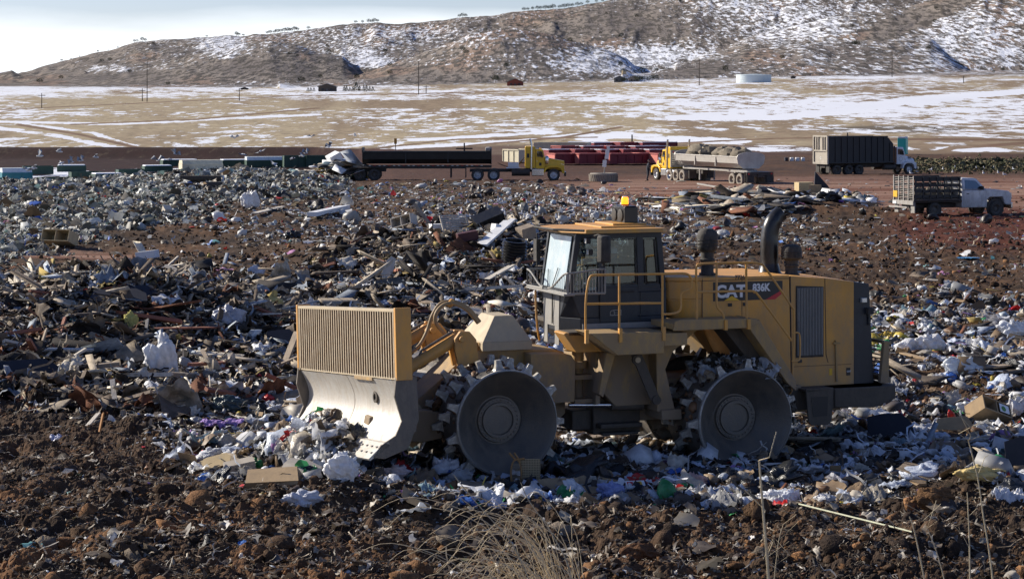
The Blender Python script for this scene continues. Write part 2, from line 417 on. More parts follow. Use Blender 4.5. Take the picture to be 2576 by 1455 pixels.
def gv(U, V, dz=0.0):
    """Where the ground of the picture's point (U, V) lies: nearest hit going outwards."""
    x = (U - U0) * _Ds / F; z = Hsmooth(x, _Ds)
    vv = V0 + (CAMZ - z) * F / _Ds
    k = int(np.argmax(vv <= V))
    return (float(x[k]), float(_Ds[k]), float(z[k]) + dz)

# ------------------------------------------------------------------ ground mesh
def build_ground():
    Us = np.concatenate([np.arange(-2600, -420, 30.0), np.arange(-420, 3000, 4.4), np.arange(3000, 5200, 30.0)])
    D = [6.0, 9, 12, 14, 16, 17, 18, 19.0]
    while D[-1] < 300: D.append(D[-1] + min(max(0.034, D[-1] ** 2 * 1.35 / 37100), 1.4))
    while D[-1] < 1500: D.append(D[-1] * 1.006)
    while D[-1] < 4200: D.append(D[-1] + 11)
    D = np.array(D)
    UU, DD = np.meshgrid(Us, D)
    X = (UU - U0) * DD / F; V = flatV(DD)
    Z = Hsmooth(X, DD)
    dd = dens(UU, V, X, DD)
    near = DD < 300
    Z = Z + np.where(near, rough_h(X, DD, dd), 0)
    # true picture height of each vertex, used only to lay out the colour of the land
    VV = V0 + (CAMZ - Z) * F / DD
    col0 = None; n1 = fbm(X / 2.2, DD / 2.2, 101, 5); n2 = fbm(X / 0.6, DD / 0.6, 102, 4); n3 = fbm(X / 9, DD / 14, 103, 4)
    def C(*c): return np.array(c)[None, None, :]
    def mixc(a, b, t): return a + (b - a) * np.clip(t, 0, 1)[..., None]
    col = C(.078, .049, .031) + np.zeros(X.shape + (3,))
    col = mixc(col, C(.18, .092, .045), sstep(0.0, .40, n1) * (0.35 + .6 * dd['dirt']))            # orange clay
    col = mixc(col, C(.045, .032, .024), sstep(0.1, .5, -n1) * .8)
    col = mixc(col, C(.04, .033, .028), dd['wood'] * .7)
    col = mixc(col, C(.16, .072, .045), dd['road'] * sstep(-.5, .3, n3 + .5) * (DD > 90))
    col = mixc(col, C(.32, .20, .145), dd['road'] * sstep(-0.25, .2, fbm(X / 9, DD / 1.6, 104, 4)) * (DD > 90) * .75)
    col = mixc(col, C(.085, .042, .030), sstep(170, 200, DD) * (DD < 400) * (.8 - .45 * sstep(1300, 1700, UU)))
    col = mixc(col, C(.10, .028, .017), ell(UU, V, 2500, 575, 260, 60) * .8)
    # cut bank of the pit, red earth with the shade of its face painted in as darker colour
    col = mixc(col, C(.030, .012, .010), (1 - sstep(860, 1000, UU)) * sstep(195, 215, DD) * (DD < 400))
    # range grass
    ee = interp(UU, [780, 1150], [384, 300])
    far = sstep(0, 12, DD - ee + 6 * n3)
    g = fbm(UU / 160, DD / 240, 111, 5)
    grass = mixc(C(.37, .30, .195) + np.zeros(X.shape + (3,)), C(.25, .185, .12), sstep(-.2, .4, g + .35 * sstep(1300, 2300, UU) - .1))
    grass = mixc(grass, C(.215, .185, .16), sstep(1500, 1700, DD))
    red = fbm(UU / 120, DD / 300, 112, 3)
    grass = mixc(grass, C(.26, .175, .125), sstep(.1, .5, red) * (DD > 1600) * .7)
    grass = mixc(grass, C(.13, .112, .105), sstep(.0, .45, -red) * (DD > 1600) * .7)
    col = mixc(col, grass, far)
    # snow share (0..1 = likelihood), painted as drifts, hollows and tracks
    s = 0.40 + 0.26 * fbm(UU / 300, VV / 22, 121, 4)
    s = s + .24 * bump(VV, 222, 22) * (1 - sstep(500, 1100, UU)) - .16 * bump(VV, 262, 12) * (1 - sstep(700, 1000, UU))
    s = s - .18 * bump(VV, 325, 30) * (1 - sstep(800, 1100, UU))
    s = s + .30 * fbm(UU / 75, VV / 5.0, 122, 3) + .12 * fbm(UU / 22, VV / 2.5, 123, 2)
    s = s + .17 * ell(UU, VV, 1950, 262, 560, 34, .5) + .16 * ell(UU, VV, 2450, 285, 330, 30, .5) + .12 * ell(UU, VV, 1300, 320, 300, 16, .5)
    s = s + .20 * ell(UU, VV, 1600, 192, 320, 12, .5) + .16 * ell(UU, VV, 2350, 190, 400, 14, .4)
    s = s - .34 * ell(UU, VV, 1880, 352, 380, 20, .4) - .34 * ell(UU, VV, 1150, 262, 400, 10, .4)
    s = s + .8 * seg(UU, VV, [(1480, 348), (1560, 340), (1700, 350), (1860, 356)], 9) + .7 * seg(UU, VV, [(1700, 296), (1950, 296), (2120, 280), (2300, 250), (2576, 230)], 7)
    s = s + .7 * seg(UU, VV, [(1000, 372), (1200, 362), (1330, 352), (1480, 336)], 4) + .5 * seg(UU, VV, [(1040, 352), (1250, 340), (1400, 332)], 4)
    s = s + .5 * seg(UU, VV, [(0, 322), (150, 342), (330, 380)], 4) + .5 * seg(UU, VV, [(60, 312), (230, 333), (390, 385)], 3)
    s = s + .6 * seg(UU, VV, [(0, 306), (300, 312), (700, 292), (800, 288)], 3)
    s = s + .9 * ell(UU, VV, 2430, 380, 90, 12, .4) + .5 * ell(UU, VV, 1950, 372, 160, 9, .4)
    hills = sstep(1550, 1800, DD)
    hs = 0.42 + 0.22 * fbm(UU / 170, DD / 320, 131, 4)
    hs = hs + .38 * ell(UU, VV, 915, 150, 60, 26) + .5 * ell(UU, VV, 1600, 150, 190, 34, .5) + .42 * ell(UU, VV, 1960, 50, 230, 60, .6) + .35 * ell(UU, VV, 2500, 90, 190, 90, .6)
    hs = hs + .45 * ell(UU, VV, 560, 118, 70, 30) + .25 * ell(UU, VV, 1000, 95, 260, 30, .5) - .40 * ell(UU, VV, 760, 175, 260, 28) - .3 * ell(UU, VV, 300, 195, 300, 16) - .3 * ell(UU, VV, 1560, 60, 260, 40, .6)
    hs = hs - .5 * ell(UU, VV, 1720, 170, 110, 22) - .5 * seg(UU, VV, [(2200, 90), (2320, 40), (2400, 0)], 14) - .22 * (1 - sstep(250, 420, UU)) + .4 * ell(UU, VV, 270, 175, 60, 14)
    hs = hs - .35 * ell(UU, VV, 1080, 190, 160, 22) + .45 * ell(UU, VV, 935, 158, 55, 16, .5) + .3 * ell(UU, VV, 1650, 165, 60, 22, .5) - .15 * ell(UU, VV, 600, 150, 240, 30, .5) - .2 * ell(UU, VV, 1180, 120, 120, 30, .5)
    hs = .29 + (hs - .42) * .85 + .16 * fbm(UU / 18, DD / 60, 132, 3)
    s = s * (1 - hills) + hs * hills
    # dirt tracks across the range (no snow, bare earth)
    tr = np.clip(seg(UU, VV, [(50, 314), (200, 338), (420, 388)], 2.6) + seg(UU, VV, [(180, 313), (500, 300), (800, 272)], 1.4) + seg(UU, VV, [(900, 378), (1150, 350), (1500, 345)], 1.5)
                 + seg(UU, VV, [(1180, 366), (1420, 345), (1560, 320)], 2.0) + seg(UU, VV, [(1700, 360), (1950, 348), (2160, 345)], 1.5) + seg(UU, VV, [(2100, 352), (2330, 350), (2576, 352)], 3.0)
                 + seg(UU, VV, [(0, 276), (300, 262), (760, 240), (1000, 237), (1330, 228)], 1.0) + seg(UU, VV, [(2290, 400), (2400, 372), (2576, 360)], 4), 0, 1) * (DD > 310)
    s = s - 1.2 * tr
    col = mixc(col, C(.15, .085, .055), tr * far * .85)
    dk = ell(UU, VV, 1560, 378, 700, 14, .3) * (UU > 900) * (DD > 290)
    col = mixc(col, C(.085, .045, .036), dk * .8); s = s - .35 * dk
    col = mixc(col, C(.24, .175, .115), ell(UU, VV, 2330, 372, 150, 16, .3) * .8 * (DD > 280))
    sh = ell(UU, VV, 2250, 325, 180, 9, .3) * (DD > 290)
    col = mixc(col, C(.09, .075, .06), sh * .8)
    s = s * far - 0.6 * (1 - far)
    # leftover snow by the bins
    s = s + 1.6 * (1 - sstep(640, 720, UU)) * bump(DD, 275, 45) * sstep(-.25, .1, fbm(X / 4, DD / 9, 141, 3)) * (DD < 340)
    rows, cols = X.shape
    idx = np.arange(rows * cols).reshape(rows, cols)
    quads = np.stack([idx[:-1, :-1], idx[:-1, 1:], idx[1:, 1:], idx[1:, :-1]], -1).reshape(-1, 4)
    Vt = np.stack([X, DD, Z], -1).reshape(-1, 3)
    cc = np.concatenate([col, np.clip(s, 0, 1)[..., None]], -1).reshape(-1, 4)
    me = np_mesh('ground', Vt, quads, 4, cc, smooth=False)
    sm = np.repeat((D[:-1] > 60), cols - 1)
    me.polygons.foreach_set('use_smooth', sm)
    o = link('ground', me, ground_mat())
    tag(o, kind='structure')
    return o
def ground_mat():
    m = bpy.data.materials.new('earth_and_range'); m.use_nodes = True; t = m.node_tree; b = t.nodes['Principled BSDF']
    N, L = t.nodes.new, t.links.new
    b.inputs['Roughness'].default_value = 0.95; b.inputs['Specular IOR Level'].default_value = 0.12
    at_ = N('ShaderNodeAttribute'); at_.attribute_name = 'Col'
    tc = N('ShaderNodeTexCoord')
    def noise(scale, vec, det=6, rough=.6, sc3=None):
        n = N('ShaderNodeTexNoise'); n.inputs['Scale'].default_value = scale; n.inputs['Detail'].default_value = det; n.inputs['Roughness'].default_value = rough
        if sc3:
            q = N('ShaderNodeMapping'); q.inputs['Scale'].default_value = sc3; L(vec, q.inputs[0]); vec = q.outputs[0]
        L(vec, n.inputs['Vector']); return n.outputs['Fac']
    def math_(op, a, b_, clamp=False):
        q = N('ShaderNodeMath'); q.operation = op; q.use_clamp = clamp
        for i, v in enumerate((a, b_)):
            if isinstance(v, (int, float)): q.inputs[i].default_value = v
            else: L(v, q.inputs[i])
        return q.outputs[0]
    def ramp(v, a, b_):
        q = N('ShaderNodeMapRange'); q.inputs[1].default_value = a; q.inputs[2].default_value = b_; q.clamp = True; L(v, q.inputs[0]); return q.outputs[0]
    pos = tc.outputs['Object']
    sx = N('ShaderNodeSeparateXYZ'); L(pos, sx.inputs[0])
    # near: fine mottling
    nf = noise(9.0, pos, 8, .7); nf2 = noise(45.0, pos, 4, .6)
    k = math_('MULTIPLY', math_('ADD', math_('MULTIPLY', nf, 1.5), .25), math_('ADD', math_('MULTIPLY', nf2, .9), .55))
    nearf = ramp(sx.outputs['Y'], 330, 290)
    kk = N('ShaderNodeMix'); kk.data_type = 'FLOAT'; L(nearf, kk.inputs[0]); L(k, kk.inputs[3])
    farv = math_('ADD', math_('MULTIPLY', noise(.35, pos, 8, .75, (1, .3, 1)), 1.7), .15); L(farv, kk.inputs[2])
    vm = N('ShaderNodeVectorMath'); vm.operation = 'SCALE'; L(at_.outputs['Color'], vm.inputs[0]); L(kk.outputs[0], vm.inputs['Scale'])
    # scrub dots on the hills and the range
    hill = ramp(sx.outputs['Y'], 1450, 1750)
    scr = noise(.17, pos, 3, .65, (1, .13, 1)); scr2 = noise(.05, pos, 4, .5)
    dots = ramp(math_('ADD', scr, math_('MULTIPLY', scr2, .5)), .755, .785)
    dotm = math_('MULTIPLY', math_('MULTIPLY', dots, hill), .85)
    mx2 = N('ShaderNodeMix'); mx2.data_type = 'RGBA'; mx2.inputs[7].default_value = (.075, .065, .055, 1); L(dotm, mx2.inputs[0]); L(vm.outputs[0], mx2.inputs[6])
    # tufts in the plain
    tf = noise(.55, pos, 5, .7, (1, .22, 1)); tfm = math_('MULTIPLY', math_('MULTIPLY', ramp(tf, .55, .66), ramp(sx.outputs['Y'], 300, 420)), .62)
    mx3 = N('ShaderNodeMix'); mx3.data_type = 'RGBA'; mx3.inputs[7].default_value = (.13, .10, .065, 1); L(tfm, mx3.inputs[0]); L(mx2.outputs[2], mx3.inputs[6])
    # snow: patchy, its share from the attribute's alpha
    sp = noise(.22, pos, 9, .75, (1, .25, 1)); sh_ = noise(.19, pos, 4, .7, (1, .13, 1))
    mixn = N('ShaderNodeMix'); mixn.data_type = 'FLOAT'; L(hill, mixn.inputs[0]); L(sp, mixn.inputs[2]); L(sh_, mixn.inputs[3])
    sn = math_('SUBTRACT', math_('ADD', at_.outputs['Alpha'], math_('MULTIPLY', mixn.outputs[0], 2.6)), 1.80)
    snow = ramp(sn, -.02, .04)
    snow = math_('MULTIPLY', snow, ramp(at_.outputs['Alpha'], .02, .1))
    mx4 = N('ShaderNodeMix'); mx4.data_type = 'RGBA'; mx4.inputs[7].default_value = (.74, .76, .81, 1); L(snow, mx4.inputs[0]); L(mx3.outputs[2], mx4.inputs[6])
    mx5 = N('ShaderNodeMix'); mx5.data_type = 'RGBA'; mx5.inputs[7].default_value = (.075, .065, .055, 1); L(math_('MULTIPLY', dotm, .8), mx5.inputs[0]); L(mx4.outputs[2], mx5.inputs[6])
    L(mx5.outputs[2], b.inputs['Base Color'])
    bp = N('ShaderNodeBump'); bp.inputs['Strength'].default_value = .6; bp.inputs['Distance'].default_value = .03
    L(noise(38.0, pos, 6, .7), bp.inputs['Height'])
    bp2 = N('ShaderNodeBump'); bp2.inputs['Strength'].default_value = .5; bp2.inputs['Distance'].default_value = 3.0
    L(math_('MULTIPLY', math_('ADD', scr, sh_), hill), bp2.inputs['Height']); L(bp.outputs[0], bp2.inputs['Normal'])
    L(bp2.outputs[0], b.inputs['Normal'])
    return m
ground = build_ground()
# ------------------------------------------------------------------ shared materials
DUST = (.30, .22, .14)
M = {}
M['yellow'] = mat('dusty_yellow_paint', (.66, .315, .055), .45, dirt=(.36, .255, .15), dirt_amt=.42, dscale=1.3, var=.1, bump_=.05, bscale=60, low=1.5)
M['yellow2'] = mat('muddy_yellow_paint', (.52, .31, .075), .6, dirt=(.26, .195, .13), dirt_amt=.66, dscale=1.7, var=.15, bump_=.15, bscale=40, low=1.4)
M['tan'] = mat('sun_bleached_plate', (.50, .40, .25), .6, dirt=(.38, .32, .24), dirt_amt=.5, dscale=2, bump_=.05)
M['drum'] = mat('worn_steel_drum', (.125, .12, .112), .42, .5, dirt=(.21, .165, .12), dirt_amt=.42, dscale=1.7, bump_=.2, bscale=35)
M['tooth'] = mat('polished_steel_tooth', (.50, .49, .46), .35, .7, dirt=(.22, .19, .15), dirt_amt=.52, dscale=9, bump_=.2)
M['blade'] = mat('polished_blade_steel', (.56, .54, .50), .38, .25, dirt=(.30, .24, .17), dirt_amt=.46, dscale=2.6, bump_=.12, bscale=30)
M['bladeside'] = mat('scuffed_dark_steel', (.11, .10, .09), .5, .5, dirt=(.22, .18, .14), dirt_amt=.5, dscale=4, bump_=.2)
M['black'] = mat('dusty_black_panel', (.018, .022, .030), .42, dirt=(.085, .085, .085), dirt_amt=.22, dscale=2.2)
M['grey'] = mat('dusty_grey_plastic', (.23, .23, .22), .6, dirt=(.34, .31, .27), dirt_amt=.55, dscale=3)
M['rubber'] = mat('dusty_black_rubber', (.022, .021, .020), .75, dirt=(.11, .095, .08), dirt_amt=.45, dscale=6, bump_=.2)
M['blackgloss'] = mat('black_painted_pipe', (.012, .012, .013), .28, dirt=(.08, .075, .07), dirt_amt=.25, dscale=4)
M['chrome'] = mat('dull_chrome', (.62, .62, .62), .22, 1.0)
M['mud'] = mat('oily_mud_steel', (.065, .055, .045), .7, .2, dirt=(.11, .09, .07), dirt_amt=.6, dscale=4, bump_=.3)
M['white'] = mat('white_marking', (.75, .75, .75), .5, var=.04)
M['red'] = mat('red_marking', (.50, .02, .03), .45, var=.06)
M['decalblack'] = mat('black_marking', (.012, .013, .016), .4, var=.05)
M['decalyellow'] = mat('yellow_marking', (.72, .42, .02), .45, var=.04)
def glass_mat(name, tint, rough=.02, mixt=.6):
    m = bpy.data.materials.new(name); m.use_nodes = True; t = m.node_tree; t.nodes.clear()
    o = t.nodes.new('ShaderNodeOutputMaterial'); g = t.nodes.new('ShaderNodeBsdfGlossy'); g.inputs['Roughness'].default_value = rough; g.inputs['Color'].default_value = (.9, .95, 1, 1)
    tr = t.nodes.new('ShaderNodeBsdfTransparent'); tr.inputs['Color'].default_value = (*tint, 1)
    fr = t.nodes.new('ShaderNodeFresnel'); fr.inputs['IOR'].default_value = 1.5
    ad = t.nodes.new('ShaderNodeMath'); ad.operation = 'ADD'; ad.inputs[1].default_value = mixt; ad.use_clamp = True
    t.links.new(fr.outputs[0], ad.inputs[0])
    mx = t.nodes.new('ShaderNodeMixShader'); t.links.new(ad.outputs[0], mx.inputs[0]); t.links.new(tr.outputs[0], mx.inputs[1]); t.links.new(g.outputs[0], mx.inputs[2])
    t.links.new(mx.outputs[0], o.inputs['Surface']); return m
M['glass'] = glass_mat('tinted_cab_glass', (.72, .80, .82), mixt=.04)
M['windshield'] = mat('dusty_windshield', (.42, .52, .56), .18, 0.0, dirt=(.6, .62, .6), dirt_amt=.35, dscale=2, var=.06, spec=1.0)  # dusty pane; the pale blue base also paints in the bright sky reflection
M['truckglass'] = glass_mat('truck_glass', (.25, .3, .3), mixt=.12)
def emis(name, col, st):
    m = bpy.data.materials.new(name); m.use_nodes = True; b = m.node_tree.nodes['Principled BSDF']
    b.inputs['Base Color'].default_value = (*col, 1); b.inputs['Emission Color'].default_value = (*col, 1); b.inputs['Emission Strength'].default_value = st
    b.inputs['Roughness'].default_value = .2; return m
M['beacon'] = emis('amber_beacon_light', (1.0, .23, .01), 2.2)
M['skin'] = mat('skin', (.42, .25, .18), .55, var=.05)
M['navy'] = mat('dark_work_cloth', (.018, .022, .035), .9, var=.3, bump_=.2)
M['greycloth'] = mat('grey_cloth', (.16, .17, .19), .9, var=.2)
M['paleyellow'] = mat('amber_lens', (.9, .35, .02), .3, var=.03)
M['redlens'] = mat('red_lens', (.55, .02, .02), .25, var=.03)
M['lamp'] = mat('clear_lamp_glass', (.75, .75, .72), .15, .3, var=.05)

def text_mesh(s, size, ext=.004, bold=0.0, sx=1.0):
    c = bpy.data.curves.new('txt', 'FONT'); c.body = s; c.size = size; c.extrude = ext; c.offset = bold; c.align_x = 'LEFT'
    o = bpy.data.objects.new('txt', c); COL.objects.link(o)
    dg = bpy.context.evaluated_depsgraph_get(); me = bpy.data.meshes.new_from_object(o.evaluated_get(dg))
    bpy.data.objects.remove(o); bpy.data.curves.remove(c)
    if sx != 1.0:
        for v in me.vertices: v.co.x *= sx
    return me
def side_text(name, s, size, x, y, z, m, parent, bold=.006, sx=1.0, flip=True):
    """Writing on a vertical side; flip: side facing +y with forward +x, read by someone facing that side."""
    me = text_mesh(s, size, .004, bold, sx); me.materials.clear(); me.materials.append(m)
    o = link(name, me, None, parent)
    o.rotation_euler = (R(90), 0, R(180) if flip else 0); o.location = (x, y, z)
    return o

# ------------------------------------------------------------------ the landfill compactor
TH = R(20.5)
cmp_ = thing('landfill_compactor', 'large yellow landfill compactor with spiked steel wheels and raised front blade', 'landfill compactor', (3.415, 41.98, 0), R(180) + TH)
P = cmp_
Y, Y2, BK, MUD = M['yellow'], M['yellow2'], M['black'], M['mud']
# wheels
def drum_profile():
    # (radius, y) from the outer hub to the inner side; outer face at y=+0.72
    return [(.0, .30), (.24, .30), (.25, .34), (.30, .34), (.305, .30), (.37, .30), (.385, .25), (.41, .25), (.43, .28), (.80, .62), (.84, .70), (.872, .72), (.885, .70), (.885, -.68), (.86, -.70), (.80, -.70), (.5, -.45), (0, -.45)]
rim_me = MB().lathe([(.876, .735), (.897, .715), (.897, .66), (.876, .66)], 72, 'y', (0, 0, 0), True).mesh('drum_rim', M['tooth'], True)
bolt = MB().lathe(drum_profile(), 72, 'y')
for k in range(30):
    a = 2 * math.pi * k / 30
    bolt.lathe([(.013, 0), (.013, .018), (0, .022)], 6, 'y', (.34 * math.cos(a), .30, .34 * math.sin(a)))
drum_me = bolt.mesh('drum', M['drum'], True)
tb = MB()
tb.zprism([(-.105, -.09), (.105, -.09), (.105, .09), (-.105, .09)], -.012, .03, [(-.07, -.06), (.07, -.06), (.07, .06), (-.07, .06)])
tb.zprism([(-.07, -.06), (.07, -.06), (.07, .06), (-.07, .06)], .03, .12, [(-.048, -.045), (.048, -.045), (.048, .045), (-.048, .045)])
tb.zprism([(-.05, -.05), (.05, -.05), (.05, .05), (-.05, .05)], .12, .175, [(-.043, -.043), (.043, -.043), (.043, .043), (-.043, .043)])
tooth_me = tb.mesh('tooth', M['tooth'])
base_me = MB().zprism([(-.11, -.10), (.11, -.10), (.11, .10), (-.11, .10)], -.03, .035, [(-.06, -.05), (.06, -.05), (.06, .05), (-.06, .05)]).mesh('tooth_base', M['drum'])
def drum(cx, cy, cz, side, spin, teeth=True):
    d = link('wheel', drum_me, None, P, (cx, cy, cz), (0, spin, 0) if side > 0 else (0, spin, math.pi))
    if not teeth: return d
    link('rim', rim_me, None, d)
    rows, n = 4, 11
    for r_ in range(rows):
        for k in range(n):
            a = 2 * math.pi * (k + .5 * (r_ % 2) + .12 * r_) / n
            y = -.50 + r_ * .36
            q = Matrix.Rotation(a, 4, 'Y')
            o = link('tooth', tooth_me, None, d)
            o.matrix_local = Matrix.Translation(q @ Vector((0, y, .885))) @ q
    return d
drum(4.435, 1.18, .90, 1, .2); drum(0.0, 1.18, .73, 1, .55)
for (x, z) in ((4.435, .90), (0.0, .73)):
    far_d = MB().lathe([(0, -.4), (.8, -.6), (.885, -.7), (.885, .7), (.8, .6), (0, .4)], 48, 'y')
    for r_ in range(4):
        for k in range(9):
            s0 = len(far_d.v)
            far_d.zprism([(-.09, -.08), (.09, -.08), (.09, .08), (-.09, .08)], 0, .17, [(-.045, -.045), (.045, -.045), (.045, .045), (-.045, .045)])
            a = 2 * math.pi * (k + .5 * (r_ % 2)) / 9; q = Matrix.Rotation(a, 4, 'Y')
            far_d.xf(Matrix.Translation(q @ Vector((0, -.5 + .36 * r_, .88))) @ q, s0)
    far_d.build('wheel', M['drum'], P, loc=(x, -1.18, z))
# axles
MB().lathe([(.30, -.6), (.34, 0), (.30, .6)], 20, 'y', (4.435, 0, .9)).lathe([(.30, -.6), (.34, 0), (.30, .6)], 20, 'y', (0, 0, .73)).build('axle', MUD, P, True)
# front frame
ff = MB()
ff.prism([(2.80, .80), (2.78, 1.76), (2.86, 1.88), (2.98, 1.93), (4.40, 1.99), (4.60, 1.96), (5.05, 1.55), (5.75, 1.0), (5.8, .62), (5.0, .45), (3.2, .45)], -.42, .42)
ff.prism([(2.80, 1.02), (2.78, 1.76), (2.86, 1.88), (2.98, 1.93), (4.40, 1.99), (4.55, 1.9), (5.25, 1.2), (5.4, .95), (3.9, .85), (3.2, .9)], .42, .50)
ff.prism([(2.80, 1.02), (2.78, 1.76), (2.86, 1.88), (2.98, 1.93), (4.40, 1.99), (4.55, 1.9), (5.25, 1.2), (5.4, .95), (3.9, .85), (3.2, .9)], -.50, -.42)
ff.build('front_frame', Y2, P, bev=.015)
# mounting plate with rust-edged corner, behind the front wheel
MB().prism([(2.80, 1.05), (2.785, 1.75), (2.86, 1.87), (3.0, 1.90), (3.62, 1.92), (3.62, 1.05)], .503, .86).build('side_plate', Y2, P, bev=.012)
# pyramid hood on the front frame
hd = MB()
base = [(3.50, -.62), (4.42, -.62), (4.42, .62), (3.50, .62)]
hd.zprism(base, 1.97, 2.12)
hd.zprism(base, 2.12, 2.55, [(3.76, -.34), (4.10, -.34), (4.10, .34), (3.76, .34)])
hd.build('front_hood', M['tan'], P, bev=.012)
lv = MB()
for k in range(9): lv.box(4.424, 4.436, -.5, .5, 2.0 + .013 * k, 2.006 + .013 * k)
lv.box(4.43, 4.62, -.40, .40, 1.98, 2.10)
lv.build('louvre', Y2, P)
bl = MB()
for (x, z) in ((3.62, 2.2), (3.95, 2.22), (4.3, 2.2), (3.78, 2.45), (4.08, 2.45), (3.6, 2.05), (3.95, 2.05), (4.3, 2.05)):
    bl.lathe([(.016, 0), (.016, .016)], 6, 'y', (x, .62 - (max(0, z - 2.12)) * .65, z))

# cylinder tower and lift cylinders
for s in (1, -1):
    tw = MB().prism([(4.62, 1.85), (4.66, 2.22), (4.78, 2.36), (4.95, 2.37), (5.05, 2.24), (5.05, 2.05), (4.98, 1.75)], s * .60, s * .68)
    tw.prism([(4.62, 1.85), (4.66, 2.22), (4.78, 2.36), (4.95, 2.37), (5.05, 2.24), (5.05, 2.05), (4.98, 1.75)], s * .90, s * .98)
    tw.lathe([(.055, -.25), (.055, .25)], 16, 'y', (4.93, s * .79, 2.24))
    tw.build('cylinder_bracket', Y, P, bev=.01)
    cyl = MB().tube([(4.93, s * .79, 2.24), (5.85, s * .85, 1.76)], .105, 20)
    cyl.tube([(5.83, s * .85, 1.77), (5.90, s * .855, 1.735)], .125, 20)
    c_ = cyl.build('lift_cylinder', Y, P, True)
    MB().tube([(5.88, s * .85, 1.745), (6.45, s * .88, 1.45)], .05, 16).build('cylinder_rod', M['chrome'], c_, True)
    MB().tube([(5.02, s * .79, 2.36), (5.6, s * .84, 2.06)], .022, 8).tube([(5.6, s * .84, 2.06), (5.68, s * .84, 1.9)], .022, 8).build('hydraulic_pipe', M['bladeside'], c_, True)
# push arms
for s in (1, -1):
    MB().prism([(4.9, .62), (4.9, .95), (5.6, 1.05), (6.55, .98), (6.6, .62), (5.6, .5)], s * .62, s * .92).build('push_arm', Y2, P, bev=.02)
MB().box(5.5, 5.8, -.62, .62, .6, 1.0).build('cross_beam', Y2, P, bev=.02)
MB().lathe([(.10, -.5), (.10, .5)], 16, 'y', (5.62, .1, 1.02)).lathe([(.17, -.16), (.17, .16)], 16, 'y', (5.62, .35, .92)).build('pivot_tube', M['tan'], P, True)
# hoses arching over the front
def smooth_path(pts, n=6):
    pts = [Vector(p) for p in pts]; out = []
    for i in range(len(pts) - 1):
        p0 = pts[max(i - 1, 0)]; p1 = pts[i]; p2 = pts[i + 1]; p3 = pts[min(i + 2, len(pts) - 1)]
        for k in range(n):
            t = k / n
            out.append(.5 * ((2 * p1) + (p2 - p0) * t + (2 * p0 - 5 * p1 + 4 * p2 - p3) * t * t + (3 * p1 - p0 - 3 * p2 + p3) * t ** 3))
    out.append(pts[-1]); return out
HOSE = mat('tan_hydraulic_hose', (.30, .20, .09), .55, dirt=DUST, dirt_amt=.4, dscale=5)
for (dx, y, k_) in ((0, .50, 0), (.10, .42, 1)):
    pts = [(4.46 - dx * .4, y, 2.45), (4.66 - dx, y, 2.68), (4.90 - dx, y, 2.80), (5.08, y, 2.79), (5.22, y, 2.66), (5.23, y, 2.48), (5.02, y, 2.22)] if k_ == 0 else \
          [(4.40, y, 2.46), (4.62, y, 2.71), (4.88, y, 2.83), (5.12, y, 2.80), (5.27, y, 2.60), (5.38, y, 2.30), (5.60, y + .1, 2.05), (6.1, y + .3, 1.85), (6.42, .8, 1.78)]
    MB().tube(smooth_path(pts), .033, 10).build('hydraulic_hose', HOSE, P, True)
MB().tube([(4.98, .5, 2.79), (4.92, .42, 2.83), (4.9, .38, 2.83)], .055, 10).build('hose_clamp', Y, P, True)
# ---- blade, turned slightly with the front frame
BLD = link('blade', MB().box(-.30, -.24, -2.35, 2.35, .9, 1.7).mesh('blade', M['bladeside']), None, P, (6.62, 0, -.17), (R(4.1), 0, R(4.2)))
# local: x forward, z height as on machine
prof = []
for i in range(17):
    t = i / 16; z = 1.74 - t * 1.02
    x = .02 - .20 * math.sin(math.pi * min(1, t * .93)) + .24 * t * t
    prof.append((x, z))
mbm = MB(); n = len(prof)
segs = [-2.38, -1.2, -.02, .02, 1.2, 2.38]
poly = prof + [(p[0] - .05, p[1]) for p in prof[::-1]]
mbm.prism(poly, -2.36, -.012); mbm.prism(poly, .012, 2.36)
mbm.build('mouldboard', M['blade'], BLD, True)
ce = MB()
for k in range(2):
    y0, y1 = (-2.42, -.01) if k == 0 else (.01, 2.42)
    ce.prism([(.22, .77), (.30, .76), (.58, .52), (.55, .49), (.20, .72)], y0, y1)
for k in range(22):
    y = -2.3 + k * 4.6 / 21
    for (x, z) in ((.37, .695), (.47, .61)):
        ce.box(x - .015, x + .035, y - .02, y + .02, z - .012, z + .012)
ce.build('cutting_edge', M['blade'], BLD)
for s in (1, -1):
    MB().prism([(-.30, 1.80), (.06, 1.80), (.10, 1.5), (-.02, 1.1), (.10, .86), (.36, .72), (.52, .54), (.30, .50), (-.12, .64), (-.32, 1.1)], s * 2.37, s * 2.42).build('end_plate', M['bladeside'], BLD, bev=.006)
MB().lathe([(.10, -.03), (.10, .03), (.055, .035), (.055, -.03)], 20, 'x', (-.115, 1.05, 1.42)).build('pin_hole', M['mud'], BLD, True)
MB().box(-.06, .035, .40, 1.25, 1.70, 1.755).build('wear_plate', Y2, BLD, bev=.006)
